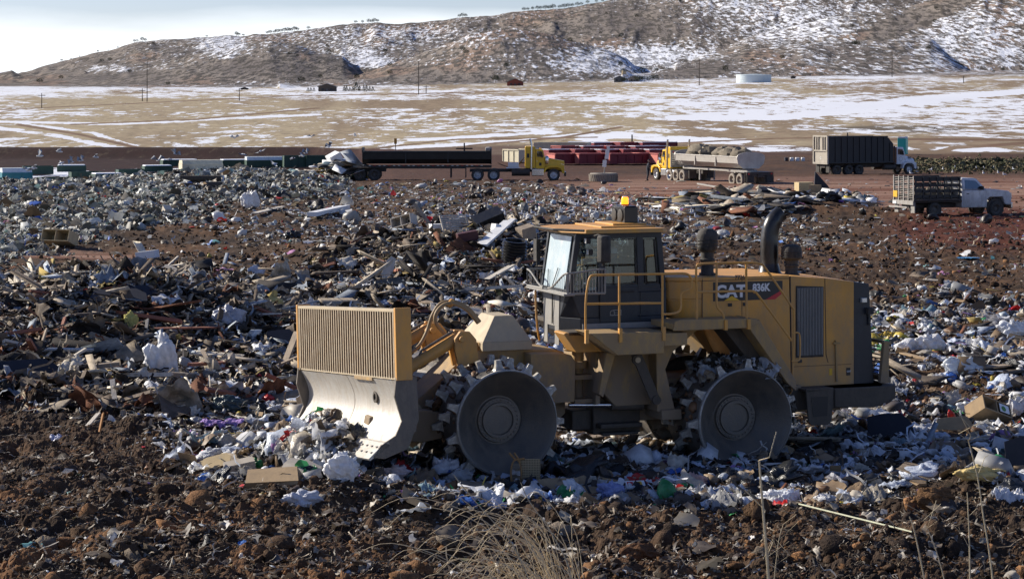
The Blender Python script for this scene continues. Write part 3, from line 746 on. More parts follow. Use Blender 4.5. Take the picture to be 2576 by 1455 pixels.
# trash rack
TR = MB().box(-.16, .05, -2.36, 2.36, 2.86, 2.91).box(-.16, .05, 2.33, 2.36, 1.755, 2.86).box(-.16, .05, -2.36, -2.33, 1.755, 2.86).box(-.16, .03, -2.33, 2.33, 1.755, 1.79).build('trash_rack', M['tan'], BLD, bev=.006)
MB().box(-.17, -.162, -2.33, 2.33, 1.78, 2.87).build('rack_backing', M['mud'], TR)  # added dark sheet, paints the shaded interior of the open rack
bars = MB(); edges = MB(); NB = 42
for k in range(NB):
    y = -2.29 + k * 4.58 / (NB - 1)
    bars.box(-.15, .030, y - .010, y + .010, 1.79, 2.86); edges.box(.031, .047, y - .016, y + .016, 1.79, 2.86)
bars.build('rack_bars', mat('rusty_bar_side', (.085, .055, .03), .8, dirt=(.14, .08, .04), dirt_amt=.45, dscale=5), TR)  # rusty sides coloured dark to paint the shade between the bars
edges.build('worn_bar_edges', mat('worn_bar_edge', (.56, .47, .34), .55, dirt=(.30, .18, .09), dirt_amt=.45, dscale=5), TR)  # worn fronts coloured pale to paint the sunlit edge of each bar
MB().box(-.22, .06, 2.362, 2.44, 1.75, 2.93).build('side_post', Y, TR, bev=.01)
MB().box(-.20, .06, -2.44, -2.362, 1.75, 2.93).build('side_post', Y, TR, bev=.01)
for y in (-1.6, 0, 1.6): MB().prism([(-.16, 1.8), (-.16, 2.8), (-.24, 2.7), (-.38, 1.8)], y - .03, y + .03).build('rack_brace', Y2, TR)
for y in (-1.2, 1.2): MB().prism([(-.25, 1.6), (-.38, 1.4), (-.42, .9), (-.27, .85)], y - .2, y + .2).build('back_rib', M['bladeside'], BLD)
# ---- middle and rear frame
fr = MB()
fr.box(-2.6, 2.35, -.55, .55, .62, 1.35)
fr.prism([(1.2, .95), (1.2, 2.0), (2.30, 1.95), (2.30, 1.2), (2.05, .95)], -.92, .92)
fr.prism([(1.05, .86), (1.24, 1.6), (1.1, 1.9), (.55, 2.32), (1.1, 2.32), (1.42, 2.0), (1.40, .86)], .60, 1.25)
fr.prism([(1.05, .86), (1.24, 1.6), (1.1, 1.9), (.55, 2.32), (1.1, 2.32), (1.42, 2.0), (1.40, .86)], -1.25, -.60)
fr.box(.96, 1.34, .60, 1.32, .72, .90)
fr.build('rear_frame', Y2, P, bev=.015)
MB().box(1.45, 2.35, -.62, .62, .42, .95).box(1.5, 2.3, .62, .85, .55, .63).box(1.55, 2.25, .62, .80, .42, .47).box(2.2, 2.7, -.5, .5, .5, .85).build('belly_guard', MUD, P, bev=.02)
hinge = MB().lathe([(.20, -.03), (.22, 0), (.20, .03)], 20, 'z', (2.62, .45, 1.93)).lathe([(.10, 0), (.10, .92)], 16, 'z', (2.58, .45, .98)).lathe([(.19, 0), (.19, .12)], 20, 'z', (2.60, .45, 1.6)).box(2.35, 2.75, .1, .75, 1.42, 1.50).box(2.35, 2.75, .1, .75, 1.0, 1.08).box(2.34, 2.42, .3, .9, 1.0, 1.9)
hinge.build('articulation_hinge', Y2, P, True)
MB().tube([(2.0, .82, .96), (2.85, .70, .98)], .045, 12).build('steering_rod', M['chrome'], P, True)
MB().tube([(1.5, .84, .93), (2.1, .82, .955)], .085, 14).build('steering_cylinder', MUD, P, True)
MB().prism([(2.18, 1.93), (2.36, 1.93), (2.50, 1.22), (2.42, 1.16)], .92, 1.24).build('gusset', Y2, P, bev=.01)
lk = MB().prism([(1.92, 1.90), (1.72, 1.90), (1.36, 1.08), (1.42, 1.02), (1.55, 1.08)], 1.26, 1.31).lathe([(.09, 0), (.09, .06)], 18, 'y', (1.82, 1.29, 1.80)).lathe([(.08, 0), (.08, .06)], 18, 'y', (1.45, 1.29, 1.08))
lk.build('side_link', MUD, P, bev=.006)
MB().lathe([(.05, 0), (.05, .03)], 16, 'y', (1.82, 1.35, 1.80)).build('link_pin', M['tan'], P, True)
# platform
pf = MB()
pf.prism([(1.56, 1.96), (1.56, 2.33), (2.94, 2.35), (2.43, 1.96)], 1.2, 1.90)
pf.prism([(1.11, 2.08), (1.11, 2.30), (1.558, 2.30), (1.558, 2.08)], 1.2, 1.88)
pf.build('side_locker', Y2, P, bev=.012)
MB().prism([(2.35, 1.95), (2.9, 1.95), (3.14, 2.28), (3.10, 2.30), (2.35, 2.30)], .72, 1.20).build('front_step', Y, P, bev=.012)
MB().box(1.05, 3.05, .7, 1.2, 2.24, 2.305).box(1.05, 2.5, -1.85, -.56, 2.24, 2.31).prism([(1.3, 1.96), (1.3, 2.24), (2.5, 2.24), (2.2, 1.96)], -1.85, -1.0).build('deck_plate', MUD, P, bev=.01)
for s in (1, -1):
    fd = MB()
    fd.prism([(1.40, 2.36), (1.40, 2.46), (-.17, 2.46), (-.17, 2.36)], s * .97, s * 1.88)
    fd.prism([(1.40, 2.34), (1.36, 2.50), (1.25, 2.53), (-.20, 2.50), (-.26, 2.42), (-.06, 2.34)], s * 1.88, s * 1.92)
    fd.prism([(-.06, 2.34), (-.26, 2.48), (-.98, 1.38), (-.98, 1.20), (-.80, 1.36)], s * 1.0, s * 1.90)
    fd.build('fender', Y2, P, bev=.01)
MB().prism([(-.17, 2.37), (.3, 2.37), (-.62, 1.3), (-.80, 1.36)], .96, 1.5).build('wheel_well', MUD, P)
# ---- cab
cb = MB()
zt, zb = 3.98, 2.95
def xw(z): return 2.75 + (4.0 - z) * .145
def yc(s, a): return a if s > 0 else -(a - .25)
low = MB()
low.zprism([(1.02, -.55), (2.70, -.55), (2.90, -.36), (2.90, .42), (2.66, .80), (1.02, .8)], 2.24, 2.50)
low.zprism([(1.02, -.55), (2.70, -.55), (2.90, -.36), (2.90, .42), (2.66, .80), (1.02, .8)], 2.50, 2.93, [(1.02, -.55), (2.80, -.55), (2.89, -.48), (2.89, .66), (2.84, .80), (1.02, .8)])
CAB = low.build('cab', BK, P, bev=.012)
MB().prism([(2.902, 2.32), (2.902, 2.50), (2.892, 2.90), (2.905, 2.90), (2.915, 2.50), (2.915, 2.32)], -.34, .40).box(2.9, 2.915, -.34, -.15, 2.0, 2.32).box(2.9, 2.915, .2, .40, 2.0, 2.32).build('front_panel', M['grey'], CAB, bev=.004)
MB().tube([(2.93, .12, 2.88), (2.935, .14, 2.7), (2.93, .12, 2.5), (2.935, .13, 2.36)], .012, 6).build('wiper_hose', M['rubber'], CAB)
MB().box(1.0, 2.64, .802, .83, 2.24, 2.40).build('sill_panel', M['grey'], CAB, bev=.004)
# pillars and frame
pil = MB()
def bar(a, b, w=.05, h=.05):
    a, b = Vector(a), Vector(b); pil.tube([a, b], w, 4)
for s in (1, -1):
    pil.prism([(xw(zb) - .10, zb - .02), (xw(zb), zb - .02), (xw(zt), zt), (xw(zt) - .10, zt)], yc(s, .72), yc(s, .80))
    pil.prism([(2.24, zb - .02), (2.34, zb - .02), (2.32, zt), (2.22, zt)], yc(s, .74), yc(s, .815))
    pil.prism([(1.45, zb - .02), (1.57, zb - .02), (1.60, zt), (1.48, zt)], yc(s, .74), yc(s, .805))
    pil.prism([(1.02, zb - .02), (1.12, zb - .02), (1.22, zt), (1.12, zt)], yc(s, .70), yc(s, .80))
    pil.prism([(1.14, zt - .10), (xw(zt), zt - .10), (xw(zt), zt), (1.14, zt)], yc(s, .72), yc(s, .803))
    pil.prism([(1.02, zb - .02), (xw(zb), zb - .02), (xw(zb - .0), zb + .03), (1.02, zb + .03)], yc(s, .72), yc(s, .803))
pil.box(xw(zt) - .08, xw(zt), -.47, .72, zt - .06, zt)
pil.box(xw(zb) - .06, xw(zb), -.47, .72, zb - .02, zb + .05)
pil.box(1.14, 1.22, -.45, .70, zt - .08, zt)
# lower part of the side glass: opaque door panel
pil.box(1.14, 2.24, .76, .80, 2.93, 3.06)
pil.build('cab_frame', BK, CAB, bev=.008)
MB().prism([(xw(zb) - .015, zb + .05), (xw(zb), zb + .05), (xw(zt - .06), zt - .06), (xw(zt - .06) - .015, zt - .06)], -.38, .62).build('windshield', M['windshield'], CAB)
MB().prism([(2.36, zb + .03), (xw(zb) - .10, zb + .03), (xw(zt) - .10, zt - .1), (2.34, zt - .1)], .765, .775).build('window', M['glass'], CAB)
MB().prism([(1.58, 3.06), (2.24, 3.06), (2.22, zt - .1), (1.60, zt - .1)], .765, .775).build('window', M['glass'], CAB)
MB().prism([(1.16, 3.06), (1.44, 3.06), (1.48, zt - .1), (1.23, zt - .1)], .765, .775).build('window', M['glass'], CAB)
MB().prism([(1.16, 3.06), (2.7, 3.0), (2.6, zt - .1), (1.23, zt - .1)], -.525, -.515).build('window', M['glass'], CAB)
MB().box(1.15, 1.16, -.42, .66, 3.0, zt - .1).build('rear_window', M['glass'], CAB)
# seals round the panes
seal = MB()
for pts in ([(1.60, 3.08), (2.22, 3.08), (2.20, zt - .12), (1.62, zt - .12), (1.60, 3.08)], [(1.18, 3.08), (1.42, 3.08), (1.46, zt - .13), (1.25, zt - .13), (1.18, 3.08)]):
    seal.tube([(p[0], .79, p[1]) for p in pts], .014, 6)
seal.build('window_seal', M['rubber'], CAB)
door = MB().box(1.58, 2.30, .802, .822, 2.42, 3.02).box(2.27, 2.31, .805, .84, 2.5, 2.9)
D_ = door.build('door', BK, CAB, bev=.006)
MB().box(1.66, 1.92, .825, .850, 2.93, 2.965).build('handle', M['rubber'], D_, bev=.008)
seam = MB().box(1.52, 1.528, .803, .809, 2.4, 2.95).box(1.3, 1.5, .803, .806, 2.60, 2.603)
seam.build('panel_seam', M['rubber'], CAB)
stk = MB().box(1.90, 2.12, .823, .826, 2.53, 2.545).box(1.90, 1.915, .823, .826, 2.545, 2.62).box(1.90, 2.05, .823, .826, 2.62, 2.632).box(1.92, 2.05, .823, .826, 2.575, 2.583).lathe([(.05, 0), (.05, .003), (.038, .004), (.038, 0)], 16, 'y', (2.07, .823, 2.575), True)
stk.build('door_sticker', M['grey'], CAB)
RF = MB().zprism([(1.02, -.6), (1.16, -.75), (2.68, -.75), (2.98, -.45), (2.98, .45), (2.64, 1.0), (1.16, 1.0), (1.02, .85)], 3.985, 4.055, [(1.06, -.6), (1.18, -.71), (2.66, -.71), (2.94, -.43), (2.94, .43), (2.62, .96), (1.18, .96), (1.06, .85)]).build('roof', Y, CAB, bev=.012)
MB().box(1.15, 2.2, -.62, .62, 4.055, 4.085).box(1.25, 1.9, -.4, .45, 4.085, 4.12).build('roof_hatch', Y, RF, bev=.008)
MB().tube([(2.68, 1.0, 4.04), (3.03, .46, 4.04), (3.04, -.46, 4.04), (2.72, -.78, 4.04)], .022, 8).build('visor_bar', M['rubber'], RF)
AC = MB().box(1.36, 1.62, -.28, .32, 4.12, 4.40).box(1.38, 1.60, -.26, .30, 4.40, 4.42).build('cooling_unit', M['blackgloss'], RF, bev=.01)
MB().lathe([(.11, 0), (.11, .02), (.09, .03), (.02, .03)], 20, 'x', (1.62, -.13, 4.25)).lathe([(.11, 0), (.11, .02), (.09, .03), (.02, .03)], 20, 'x', (1.62, .15, 4.25)).build('cooling_fan', M['rubber'], AC, True)
BC = MB().lathe([(.075, 0), (.075, .02)], 20, 'z', (1.50, .05, 4.42)).build('beacon_base', M['rubber'], RF, True)
MB().lathe([(.062, 0), (.066, .01), (.064, .11), (.055, .13), (0, .132)], 20, 'z', (1.50, .05, 4.44)).build('beacon', M['beacon'], BC, True)
MB().tube([(1.22, .2, 4.1), (1.23, .2, 4.65)], .006, 5).build('aerial', M['rubber'], RF)
# lamps and mirror
for (x, y, z) in ((2.60, .95, 3.86), (2.55, .93, 3.66)):
    l_ = MB().box(x - .05, x + .03, y - .05, y + .05, z - .05, z + .05).build('work_lamp', M['rubber'], CAB, bev=.01)
    MB().box(x + .032, x + .042, y - .042, y + .042, z - .042, z + .042).build('lens', M['lamp'], l_, bev=.004)
mr = MB().tube([(2.55, .85, 3.9), (2.50, 1.2, 3.98), (2.46, 1.32, 3.95)], .015, 6).tube([(2.46, 1.32, 3.95), (2.46, 1.32, 3.45)], .015, 6)
mr.build('mirror_arm', M['rubber'], CAB)
MB().zprism([(2.37, 1.24), (2.40, 1.20), (2.52, 1.22), (2.56, 1.30), (2.52, 1.42), (2.38, 1.44), (2.33, 1.38)], 3.50, 3.97).build('mirror', M['rubber'], CAB, True, bev=.03)
MB().zprism([(2.84, -.84), (2.92, -.84), (2.92, -.68), (2.84, -.68)], 3.4, 3.8).tube([(2.75, -.6, 3.95), (2.88, -.76, 3.9), (2.88, -.76, 3.3)], .014, 6).build('mirror', M['rubber'], CAB, bev=.02)
MB().tube([(2.93, .1, 3.0), (2.87, .25, 3.35)], .008, 5).tube([(2.93, -.1, 3.0), (2.88, -.2, 3.3)], .008, 5).build('wiper', M['rubber'], CAB)
# guard cages in front of the cab
gc = MB()
def cage(a, b, zb_, zt0, zt1, n):
    a, b = Vector(a), Vector(b)
    top = []
    for k in range(n + 1):
        t = k / n; p = a.lerp(b, t); z = zt0 + (zt1 - zt0) * (t * t * (3 - 2 * t))
        gc.tube([(p.x, p.y, zb_), (p.x, p.y, z)], .007 if 0 < k < n else .016, 5); top.append((p.x, p.y, z))
    gc.tube(top, .018, 6); gc.tube([(a.x, a.y, zb_), (b.x, b.y, zb_)], .02, 6)
cage((3.08, .05, 0), (3.12, -.62, 0), 2.98, 3.0, 3.27, 7)
cage((3.12, -.62, 0), (2.72, -.66, 0), 2.98, 3.27, 3.27, 6)
cage((3.08, .30, 0), (3.04, 1.15, 0), 2.96, 3.0, 3.32, 10)
cage((3.05, 1.15, 0), (2.36, 1.18, 0), 2.96, 3.32, 3.38, 12)
gc.build('guard_cage', M['grey'], P)
MB().box(2.92, 3.13, -.66, 1.18, 2.93, 2.965).build('cage_shelf', M['grey'], P, bev=.006)
# handrails
hr = MB()
r_ = .021
yr = 1.85
hr.tube(smooth_path([(3.0, yr, 2.22), (3.0, yr, 2.85), (2.965, yr, 3.15), (2.92, yr, 3.30), (2.84, yr, 3.335), (2.6, yr, 3.335)], 4), r_, 8)
hr.tube([(2.6, yr, 3.335), (1.20, yr, 3.32)], r_, 8)
hr.tube(smooth_path([(1.20, yr, 3.32), (1.09, yr, 3.30), (1.02, yr, 3.22), (1.01, yr, 3.10), (1.05, yr, 3.04), (1.18, yr, 3.0), (1.22, yr, 2.93), (1.22, yr, 2.74), (1.27, yr, 2.66), (1.4, yr, 2.63), (1.57, yr, 2.63)], 4), r_, 8)
hr.tube([(3.0, yr, 2.85), (1.57, yr, 2.82)], r_, 8)
for x in (2.38, 1.57): hr.tube([(x, yr, 2.22), (x, yr, 3.33)], r_, 8)
hr.build('handrail', Y, P, True)
h2 = MB()
h2.tube(smooth_path([(.92, yr, 2.52), (.92, yr, 2.99), (.93, yr, 3.40), (.86, yr, 3.47), (.7, yr, 3.48), (.54, yr, 3.48)], 4), r_, 8)
h2.tube(smooth_path([(.54, yr, 3.48), (-.15, yr, 3.47), (-.31, yr, 3.44), (-.42, yr, 3.35), (-.92, yr, 2.68), (-.96, yr, 2.58), (-.96, yr, 2.03)], 5), r_, 8)
h2.tube([(.54, yr, 3.48), (.54, yr, 2.78)], r_, 8); h2.tube(smooth_path([(.54, yr, 2.78), (.52, yr, 2.7), (.42, yr, 2.6), (.40, yr, 2.5), (.40, yr, 2.32)], 4), r_, 8)
h2.tube([(-.03, yr, 3.47), (-.04, yr, 2.34)], r_, 8)
h2.tube(smooth_path([(.92, yr, 2.99), (-.08, yr, 2.98), (-.19, yr, 2.95), (-.28, yr, 2.88), (-.92, yr, 2.08)], 5), r_, 8)
h2.tube(smooth_path([(-.93, yr, 2.2), (-1.02, yr, 2.22), (-1.08, yr, 2.15), (-1.08, yr, 1.78), (-1.02, yr, 1.72), (-.92, yr, 1.72)], 4), .016, 8)
h2.build('handrail', Y, P, True)
h3 = MB()
h3.tube([(1.55, -1.85, 2.3), (1.55, -1.85, 3.35), (.4, -1.85, 3.35), (.4, -1.85, 2.3)], r_, 8); h3.tube([(1.55, -1.85, 2.85), (.4, -1.85, 2.85)], r_, 8)
h3.build('handrail', Y, P, True); h3 = MB()
h3.tube(smooth_path([(3.04, -.42, 2.95), (3.03, -.42, 2.6), (3.0, -.42, 2.2), (2.96, -.42, 2.0)], 3), r_, 8)
h3.build('handrail', Y, P, True)
for x in (3.0, 2.38, 1.57): MB().box(x - .03, x + .03, 1.86, 1.93, 2.18, 2.42).build('rail_socket', Y, P, bev=.006)
for x in (.40, -.04): MB().box(x - .03, x + .03, 1.86, 1.95, 2.32, 2.5).build('rail_socket', Y, P, bev=.006)
# ---- engine hood
yh = .95
def rnd(x0, x1, y, r, n=6):
    out = []
    for k in range(n + 1):
        a = math.pi / 2 * k / n; out.append((x1 - r + r * math.sin(a), y - r + r * math.cos(a)))
    for k in range(n + 1):
        a = math.pi / 2 * k / n; out.append((x1 - r + r * math.cos(a), -y + r - r * math.sin(a)))
    return out + [(x0, -y), (x0, y)]
eh = MB()
eh.zprism(rnd(.40, .88, yh - .02, .42), 2.42, 2.78, rnd(.40, 1.06, yh, .46))
eh.zprism(rnd(.40, 1.06, yh, .46), 2.78, 3.10)
eh.zprism(rnd(.40, 1.08, yh + .015, .46), 3.10, 3.17)
eh.prism([(.40, 2.42), (.40, 3.16), (-1.34, 3.15), (-1.38, 1.18), (-.95, 1.18), (-.3, 2.42)], -yh, yh)
HOOD = eh.build('engine_hood', Y, P, True, bev=.014)
MB().prism([(-1.385, 1.18), (-1.35, 3.14), (-2.06, 3.08), (-2.66, 3.0), (-2.66, 1.10), (-1.385, 1.10)], -yh + .004, yh - .004).build('rear_hood', Y, P, bev=.014)
sm_ = MB().prism([(-1.35, 3.13), (-1.365, 3.13), (-1.395, 1.2), (-1.38, 1.2)], yh - .02, yh + .004)
sm_.prism([(-2.055, 3.08), (-2.065, 3.08), (-2.09, 1.7), (-2.13, 1.55), (-2.12, 1.55), (-2.08, 1.7)], yh - .02, yh + .002).box(.385, .395, yh - .02, yh + .003, 2.45, 3.13).box(-.395, -.385, yh - .02, yh + .003, 2.44, 3.12).box(-1.33, .38, yh - .02, yh + .003, 3.095, 3.105).box(-2.6, -1.4, yh - .02, yh + .001, 1.5, 1.507)
sm_.build('panel_gap', M['rubber'], HOOD)
MB().prism([(-2.66, 1.10), (-2.65, 3.0), (-2.98, 2.95), (-3.08, 1.10)], -.935, .935).build('rear_grille_housing', BK, P, bev=.015)
vg = MB().prism([(-1.47, 2.96), (-2.03, 2.93), (-2.03, 1.66), (-1.47, 1.66)], yh - .006, yh + .006)
VG = vg.build('side_vent', M['rubber'], HOOD)
vs = MB()
for k in range(17):
    x = -1.50 - k * .031; vs.box(x - .010, x + .004, yh + .006, yh + .028, 1.70, 2.92)
vs.build('vent_slats', M['grey'], VG)
latch = MB()
for (x, z) in ((-.45, 2.66), (-.15, 2.66), (-1.55, 1.6)): latch.box(x - .04, x + .04, yh + .001, yh + .015, z - .03, z + .03)
latch.box(-1.47, -1.58, yh, yh + .02, 2.2, 2.32).build('latch', M['rubber'], HOOD, bev=.004)
# black rear lamp, decals
rl = MB().box(-2.90, -2.80, .90, 1.0, 2.62, 2.70).build('rear_lamp', M['lamp'], P, bev=.006)
MB().box(-3.02, -2.90, .92, 1.04, 2.4, 2.52).tube([(-2.95, .95, 2.5), (-2.96, .97, 2.2)], .02, 6).build('camera_bracket', M['rubber'], P, bev=.006)
yd = yh + .004
pn = MB().prism([(.18, 2.73), (.18, 3.07), (-1.20, 3.06), (-1.20, 2.88), (-1.02, 2.73)], yh, yd)
PN = pn.build('decal_panel', M['decalblack'], HOOD)
MB().prism([(-1.20, 2.90), (-1.20, 2.84), (-1.05, 2.73), (-.86, 2.73)], yd, yd + .003).build('red_corner', M['red'], PN)
side_text('lettering', 'CAT', .30, .13, yd + .003, 2.80, M['white'], PN, .012, 1.0)
MB().prism([(-.03, 2.735), (-.34, 2.735), (-.185, 2.82)], yd + .008, yd + .012).build('yellow_triangle', M['decalyellow'], PN)
side_text('lettering', '836K', .185, -.60, yd + .003, 2.89, M['white'], PN, .008, .85)
side_text('lettering', '7726', .10, -.25, yh + .003, 3.115, M['decalblack'], HOOD, .002)
plate_ = MB().box(-2.50, -2.58, yh - .003, yh + .003, 1.30, 1.44).build('small_plate', M['decalblack'], HOOD)
side_text('lettering', 'CAT', .045, -2.505, yh + .004, 1.36, M['white'], plate_, .001)
MB().box(-2.15, -2.21, yh - .003, yh + .002, 1.32, 1.44).build('yellow_sticker', M['decalyellow'], HOOD)
MB().prism([(-2.28, 1.2), (-2.31, 1.2), (-2.28, 1.95), (-2.26, 1.95)], yh, yh + .03).box(-2.22, -2.36, yh, yh + .03, 1.88, 1.91).build('rust_bracket', M['yellow2'], HOOD)
# stacks
ex = MB().tube(smooth_path([(-1.42, 0, 3.12), (-1.42, 0, 3.5), (-1.425, 0, 3.80), (-1.46, 0, 3.98), (-1.55, 0, 4.13), (-1.66, 0, 4.22)], 4), [.165] * 8 + [.158] * 8 + [.15] * 5, 24, cap=False)
ex.lathe([(.25, 0), (.20, .06), (.17, .2)], 24, 'z', (-1.42, 0, 3.10))
EX = ex.build('exhaust_stack', M['blackgloss'], P, True)
def precleaner(x, y, z0, z1):
    h = z1 - z0
    a = MB().lathe([(.13, 0), (.13, .05), (.115, .07), (.115, h * .30), (.135, h * .32), (.135, h * .36), (.115, h * .38), (.12, h * .5), (.17, h * .55), (.19, h * .58), (.19, h * .82), (.185, h * .86), (.165, h * .94), (.10, h), (0, h)], 28, 'z', (x, y, z0))
    o = a.build('air_precleaner', M['rubber'], P, True)
    b_ = MB()
    for k in range(3): b_.lathe([(.196, 0), (.2, .006), (.196, .012)], 28, 'z', (x, y, z0 + h * (.62 + .07 * k)), True)
    b_.build('band', M['blackgloss'], o, True)
precleaner(.08, .5, 3.15, 4.0); precleaner(-1.72, .3, 3.08, 3.66)
for s in (0,): MB().tube([(.08, .5, 3.1), (.08, .5, 3.2)], .15, 20).tube([(-1.72, .3, 3.0), (-1.72, .3, 3.12)], .15, 20).build('stack_base', M['rubber'], P)
# rear end
MB().zprism([(-1.1, -1.3), (-3.0, -1.3), (-3.3, -.9), (-3.3, .9), (-3.0, 1.40), (-1.1, 1.40)], .78, 1.14).prism([(-2.0, .80), (-2.0, 1.14), (-3.25, 1.14), (-3.25, .90), (-2.8, .76)], -1.0, 1.43).build('counterweight', MUD, P, bev=.02)
MB().box(-1.35, -1.1, .5, 1.38, .78, 1.22).build('fender_mount', Y2, P, bev=.01)
st = MB().prism([(-1.28, 1.20), (-1.83, 1.20), (-1.80, .60), (-1.72, .54), (-1.40, .54), (-1.33, .62)], 1.66, 1.70)
st.box(-1.28, -1.83, 1.40, 1.70, 1.14, 1.18).box(-1.42, -1.7, 1.42, 1.66, .58, .61)
ST = st.build('access_step', MUD, P, bev=.01)
MB().prism([(-1.38, 1.05), (-1.72, 1.05), (-1.70, .70), (-1.42, .70)], 1.700, 1.706).build('step_opening', M['decalblack'], ST)
rg = MB()
for s in (1, -1): rg.prism([(-3.12, 1.15), (-3.30, 1.15), (-3.30, 1.90), (-3.20, 1.90)], s * 1.0, s * 1.10)
rg.box(-3.34, -3.28, -1.1, 1.1, 1.15, 1.25).box(-3.34, -3.28, -1.1, 1.1, 1.84, 1.9)
for k in range(8): rg.box(-3.2, -3.17, -.98, .98, 1.28 + k * .072, 1.305 + k * .072)
rg.build('rear_guard', Y2, P, bev=.008)
MB().tube([(-.96, 1.85, 2.05), (-.95, 1.8, 1.2), (-1.0, 1.6, 1.1)], .02, 8).build('ladder_rail', Y, P)
# driver seat and controls inside the cab
MB().box(1.45, 1.95, -.28, .28, 2.6, 2.78).prism([(1.42, 2.7), (1.58, 2.7), (1.50, 3.5), (1.38, 3.5)], -.26, .26).box(1.37, 1.48, -.14, .14, 3.52, 3.7).build('seat', M['rubber'], CAB, bev=.04)
MB().tube([(2.45, 0, 2.6), (2.3, 0, 3.1)], .04, 8).lathe([(.20, 0), (.215, .012), (.20, .024), (.185, .012)], 24, 'x', (2.28, 0, 3.15), True).build('steering_column', M['rubber'], CAB, True)

# ------------------------------------------------------------------ people
def figure(name, joints, edges, radii, m, parent=None, loc=(0, 0, 0), rz=0, sub=2, root=0):
    me = bpy.data.meshes.new(name); me.from_pydata([Vector(j) for j in joints], edges, []); me.materials.append(m)
    o = bpy.data.objects.new(name, me); COL.objects.link(o)
    if parent is not None: o.parent = parent; KIDS.setdefault(parent.name, []).append(o)
    o.location = loc; o.rotation_euler = (0, 0, rz)
    md = o.modifiers.new('skin', 'SKIN'); md.use_smooth_shade = True
    sv = me.skin_vertices[0].data
    for i, r in enumerate(radii):
        sv[i].radius = (r, r) if not isinstance(r, tuple) else r; sv[i].use_root = (i == root)
    s = o.modifiers.new('sub', 'SUBSURF'); s.levels = sub; s.render_levels = sub
    return o

# ------------------------------------------------------------------ driver in the compactor
th_ = Vector((3.415, 41.98, 0))
def seated_driver():
    o = figure('person', [(0, 0, .62), (0, 0, .85), (0, 0, 1.08), (0, 0, 1.20), (.02, 0, 1.26), (.04, 0, 1.36), (.03, 0, 1.46),
        (0, .19, 1.12), (.10, .24, .88), (.36, .18, .92), (.44, .16, .94), (0, -.19, 1.12), (.10, -.24, .88), (.36, -.18, .92), (.44, -.16, .94),
        (.02, .10, .60), (.44, .13, .64), (.50, .13, .22), (.62, .13, .16), (.02, -.10, .60), (.44, -.13, .64), (.50, -.13, .22), (.62, -.13, .16)],
        [(0, 1), (1, 2), (2, 3), (3, 4), (4, 5), (5, 6), (2, 7), (7, 8), (8, 9), (9, 10), (2, 11), (11, 12), (12, 13), (13, 14), (0, 15), (15, 16), (16, 17), (17, 18), (0, 19), (19, 20), (20, 21), (21, 22)],
        [.17, .155, .17, .065, .06, .095, .085, .075, .055, .042, .04, .075, .055, .042, .04, .10, .075, .055, .045, .10, .075, .055, .045], M['greycloth'])
    tag(o, 'driver in grey shirt and cap seated behind the cab glass of the compactor', 'person')
    q = Matrix.Translation(th_) @ Matrix.Rotation(R(180) + TH, 4, 'Z')
    o.matrix_world = q @ Matrix.Translation((1.70, .05, 2.12))
    hd_ = MB().lathe([(0, -.11), (.05, -.105), (.075, -.06), (.088, 0), (.088, .05), (.07, .10), (.03, .125), (0, .13)], 20, 'z', (.05, 0, 1.42))
    hd_.lathe([(0, 0), (.016, .01), (.012, .03), (0, .05)], 8, 'x', (.125, 0, 1.41))
    link('head', hd_.mesh('head', M['skin'], True), None, o)
    link('cap', MB().lathe([(.094, .03), (.097, .06), (.08, .115), (.03, .145), (0, .15)], 20, 'z', (.045, 0, 1.42)).zprism([(.10, -.07), (.22, -.05), (.22, .05), (.10, .07)], 1.445, 1.46).mesh('cap', M['white'], True), None, o)
    return o
seated_driver()
# ------------------------------------------------------------------ road vehicles
V_ = {}
V_['tyre'] = M['rubber']
V_['rim'] = mat('pale_steel_rim', (.55, .56, .58), .4, .5, dirt=(.3, .25, .2), dirt_amt=.3, dscale=6)
V_['rimdark'] = mat('muddy_rim', (.10, .095, .09), .6, .2, dirt=(.16, .13, .1), dirt_amt=.5, dscale=6)
V_['mudtyre'] = mat('mud_caked_tyre', (.10, .09, .08), .9, dirt=(.36, .31, .25), dirt_amt=.7, dscale=5, bump_=.2)
V_['yel'] = mat('bright_yellow_truck_paint', (.80, .47, .02), .3, dirt=(.5, .33, .1), dirt_amt=.2, dscale=1.5)
V_['tub'] = mat('black_dump_tub', (.012, .016, .018), .4, dirt=(.05, .045, .04), dirt_amt=.25, dscale=1)
V_['chas'] = mat('muddy_chassis', (.03, .028, .026), .7, dirt=(.10, .075, .06), dirt_amt=.5, dscale=2)
V_['silver'] = mat('scratched_pale_tub', (.48, .46, .42), .45, .3, dirt=(.36, .32, .27), dirt_amt=.4, dscale=1.2)
V_['deck'] = mat('dusty_pale_frame', (.36, .35, .33), .6, .1, dirt=(.26, .22, .18), dirt_amt=.5, dscale=2)
V_['box'] = mat('black_ribbed_box', (.012, .014, .017), .5, dirt=(.045, .042, .04), dirt_amt=.35, dscale=.8)
V_['rear'] = mat('beige_dusty_tailgate', (.40, .36, .30), .7, dirt=(.30, .26, .20), dirt_amt=.4, dscale=1.5)
V_['wcab'] = mat('white_truck_paint', (.70, .72, .76), .35, dirt=(.45, .42, .38), dirt_amt=.25, dscale=2)
V_['pick'] = mat('silver_white_pickup_paint', (.62, .63, .66), .3, .15, dirt=(.30, .25, .20), dirt_amt=.35, dscale=1.6, low=.75)
V_['grey'] = M['grey']
tm, tmm = {}, {}
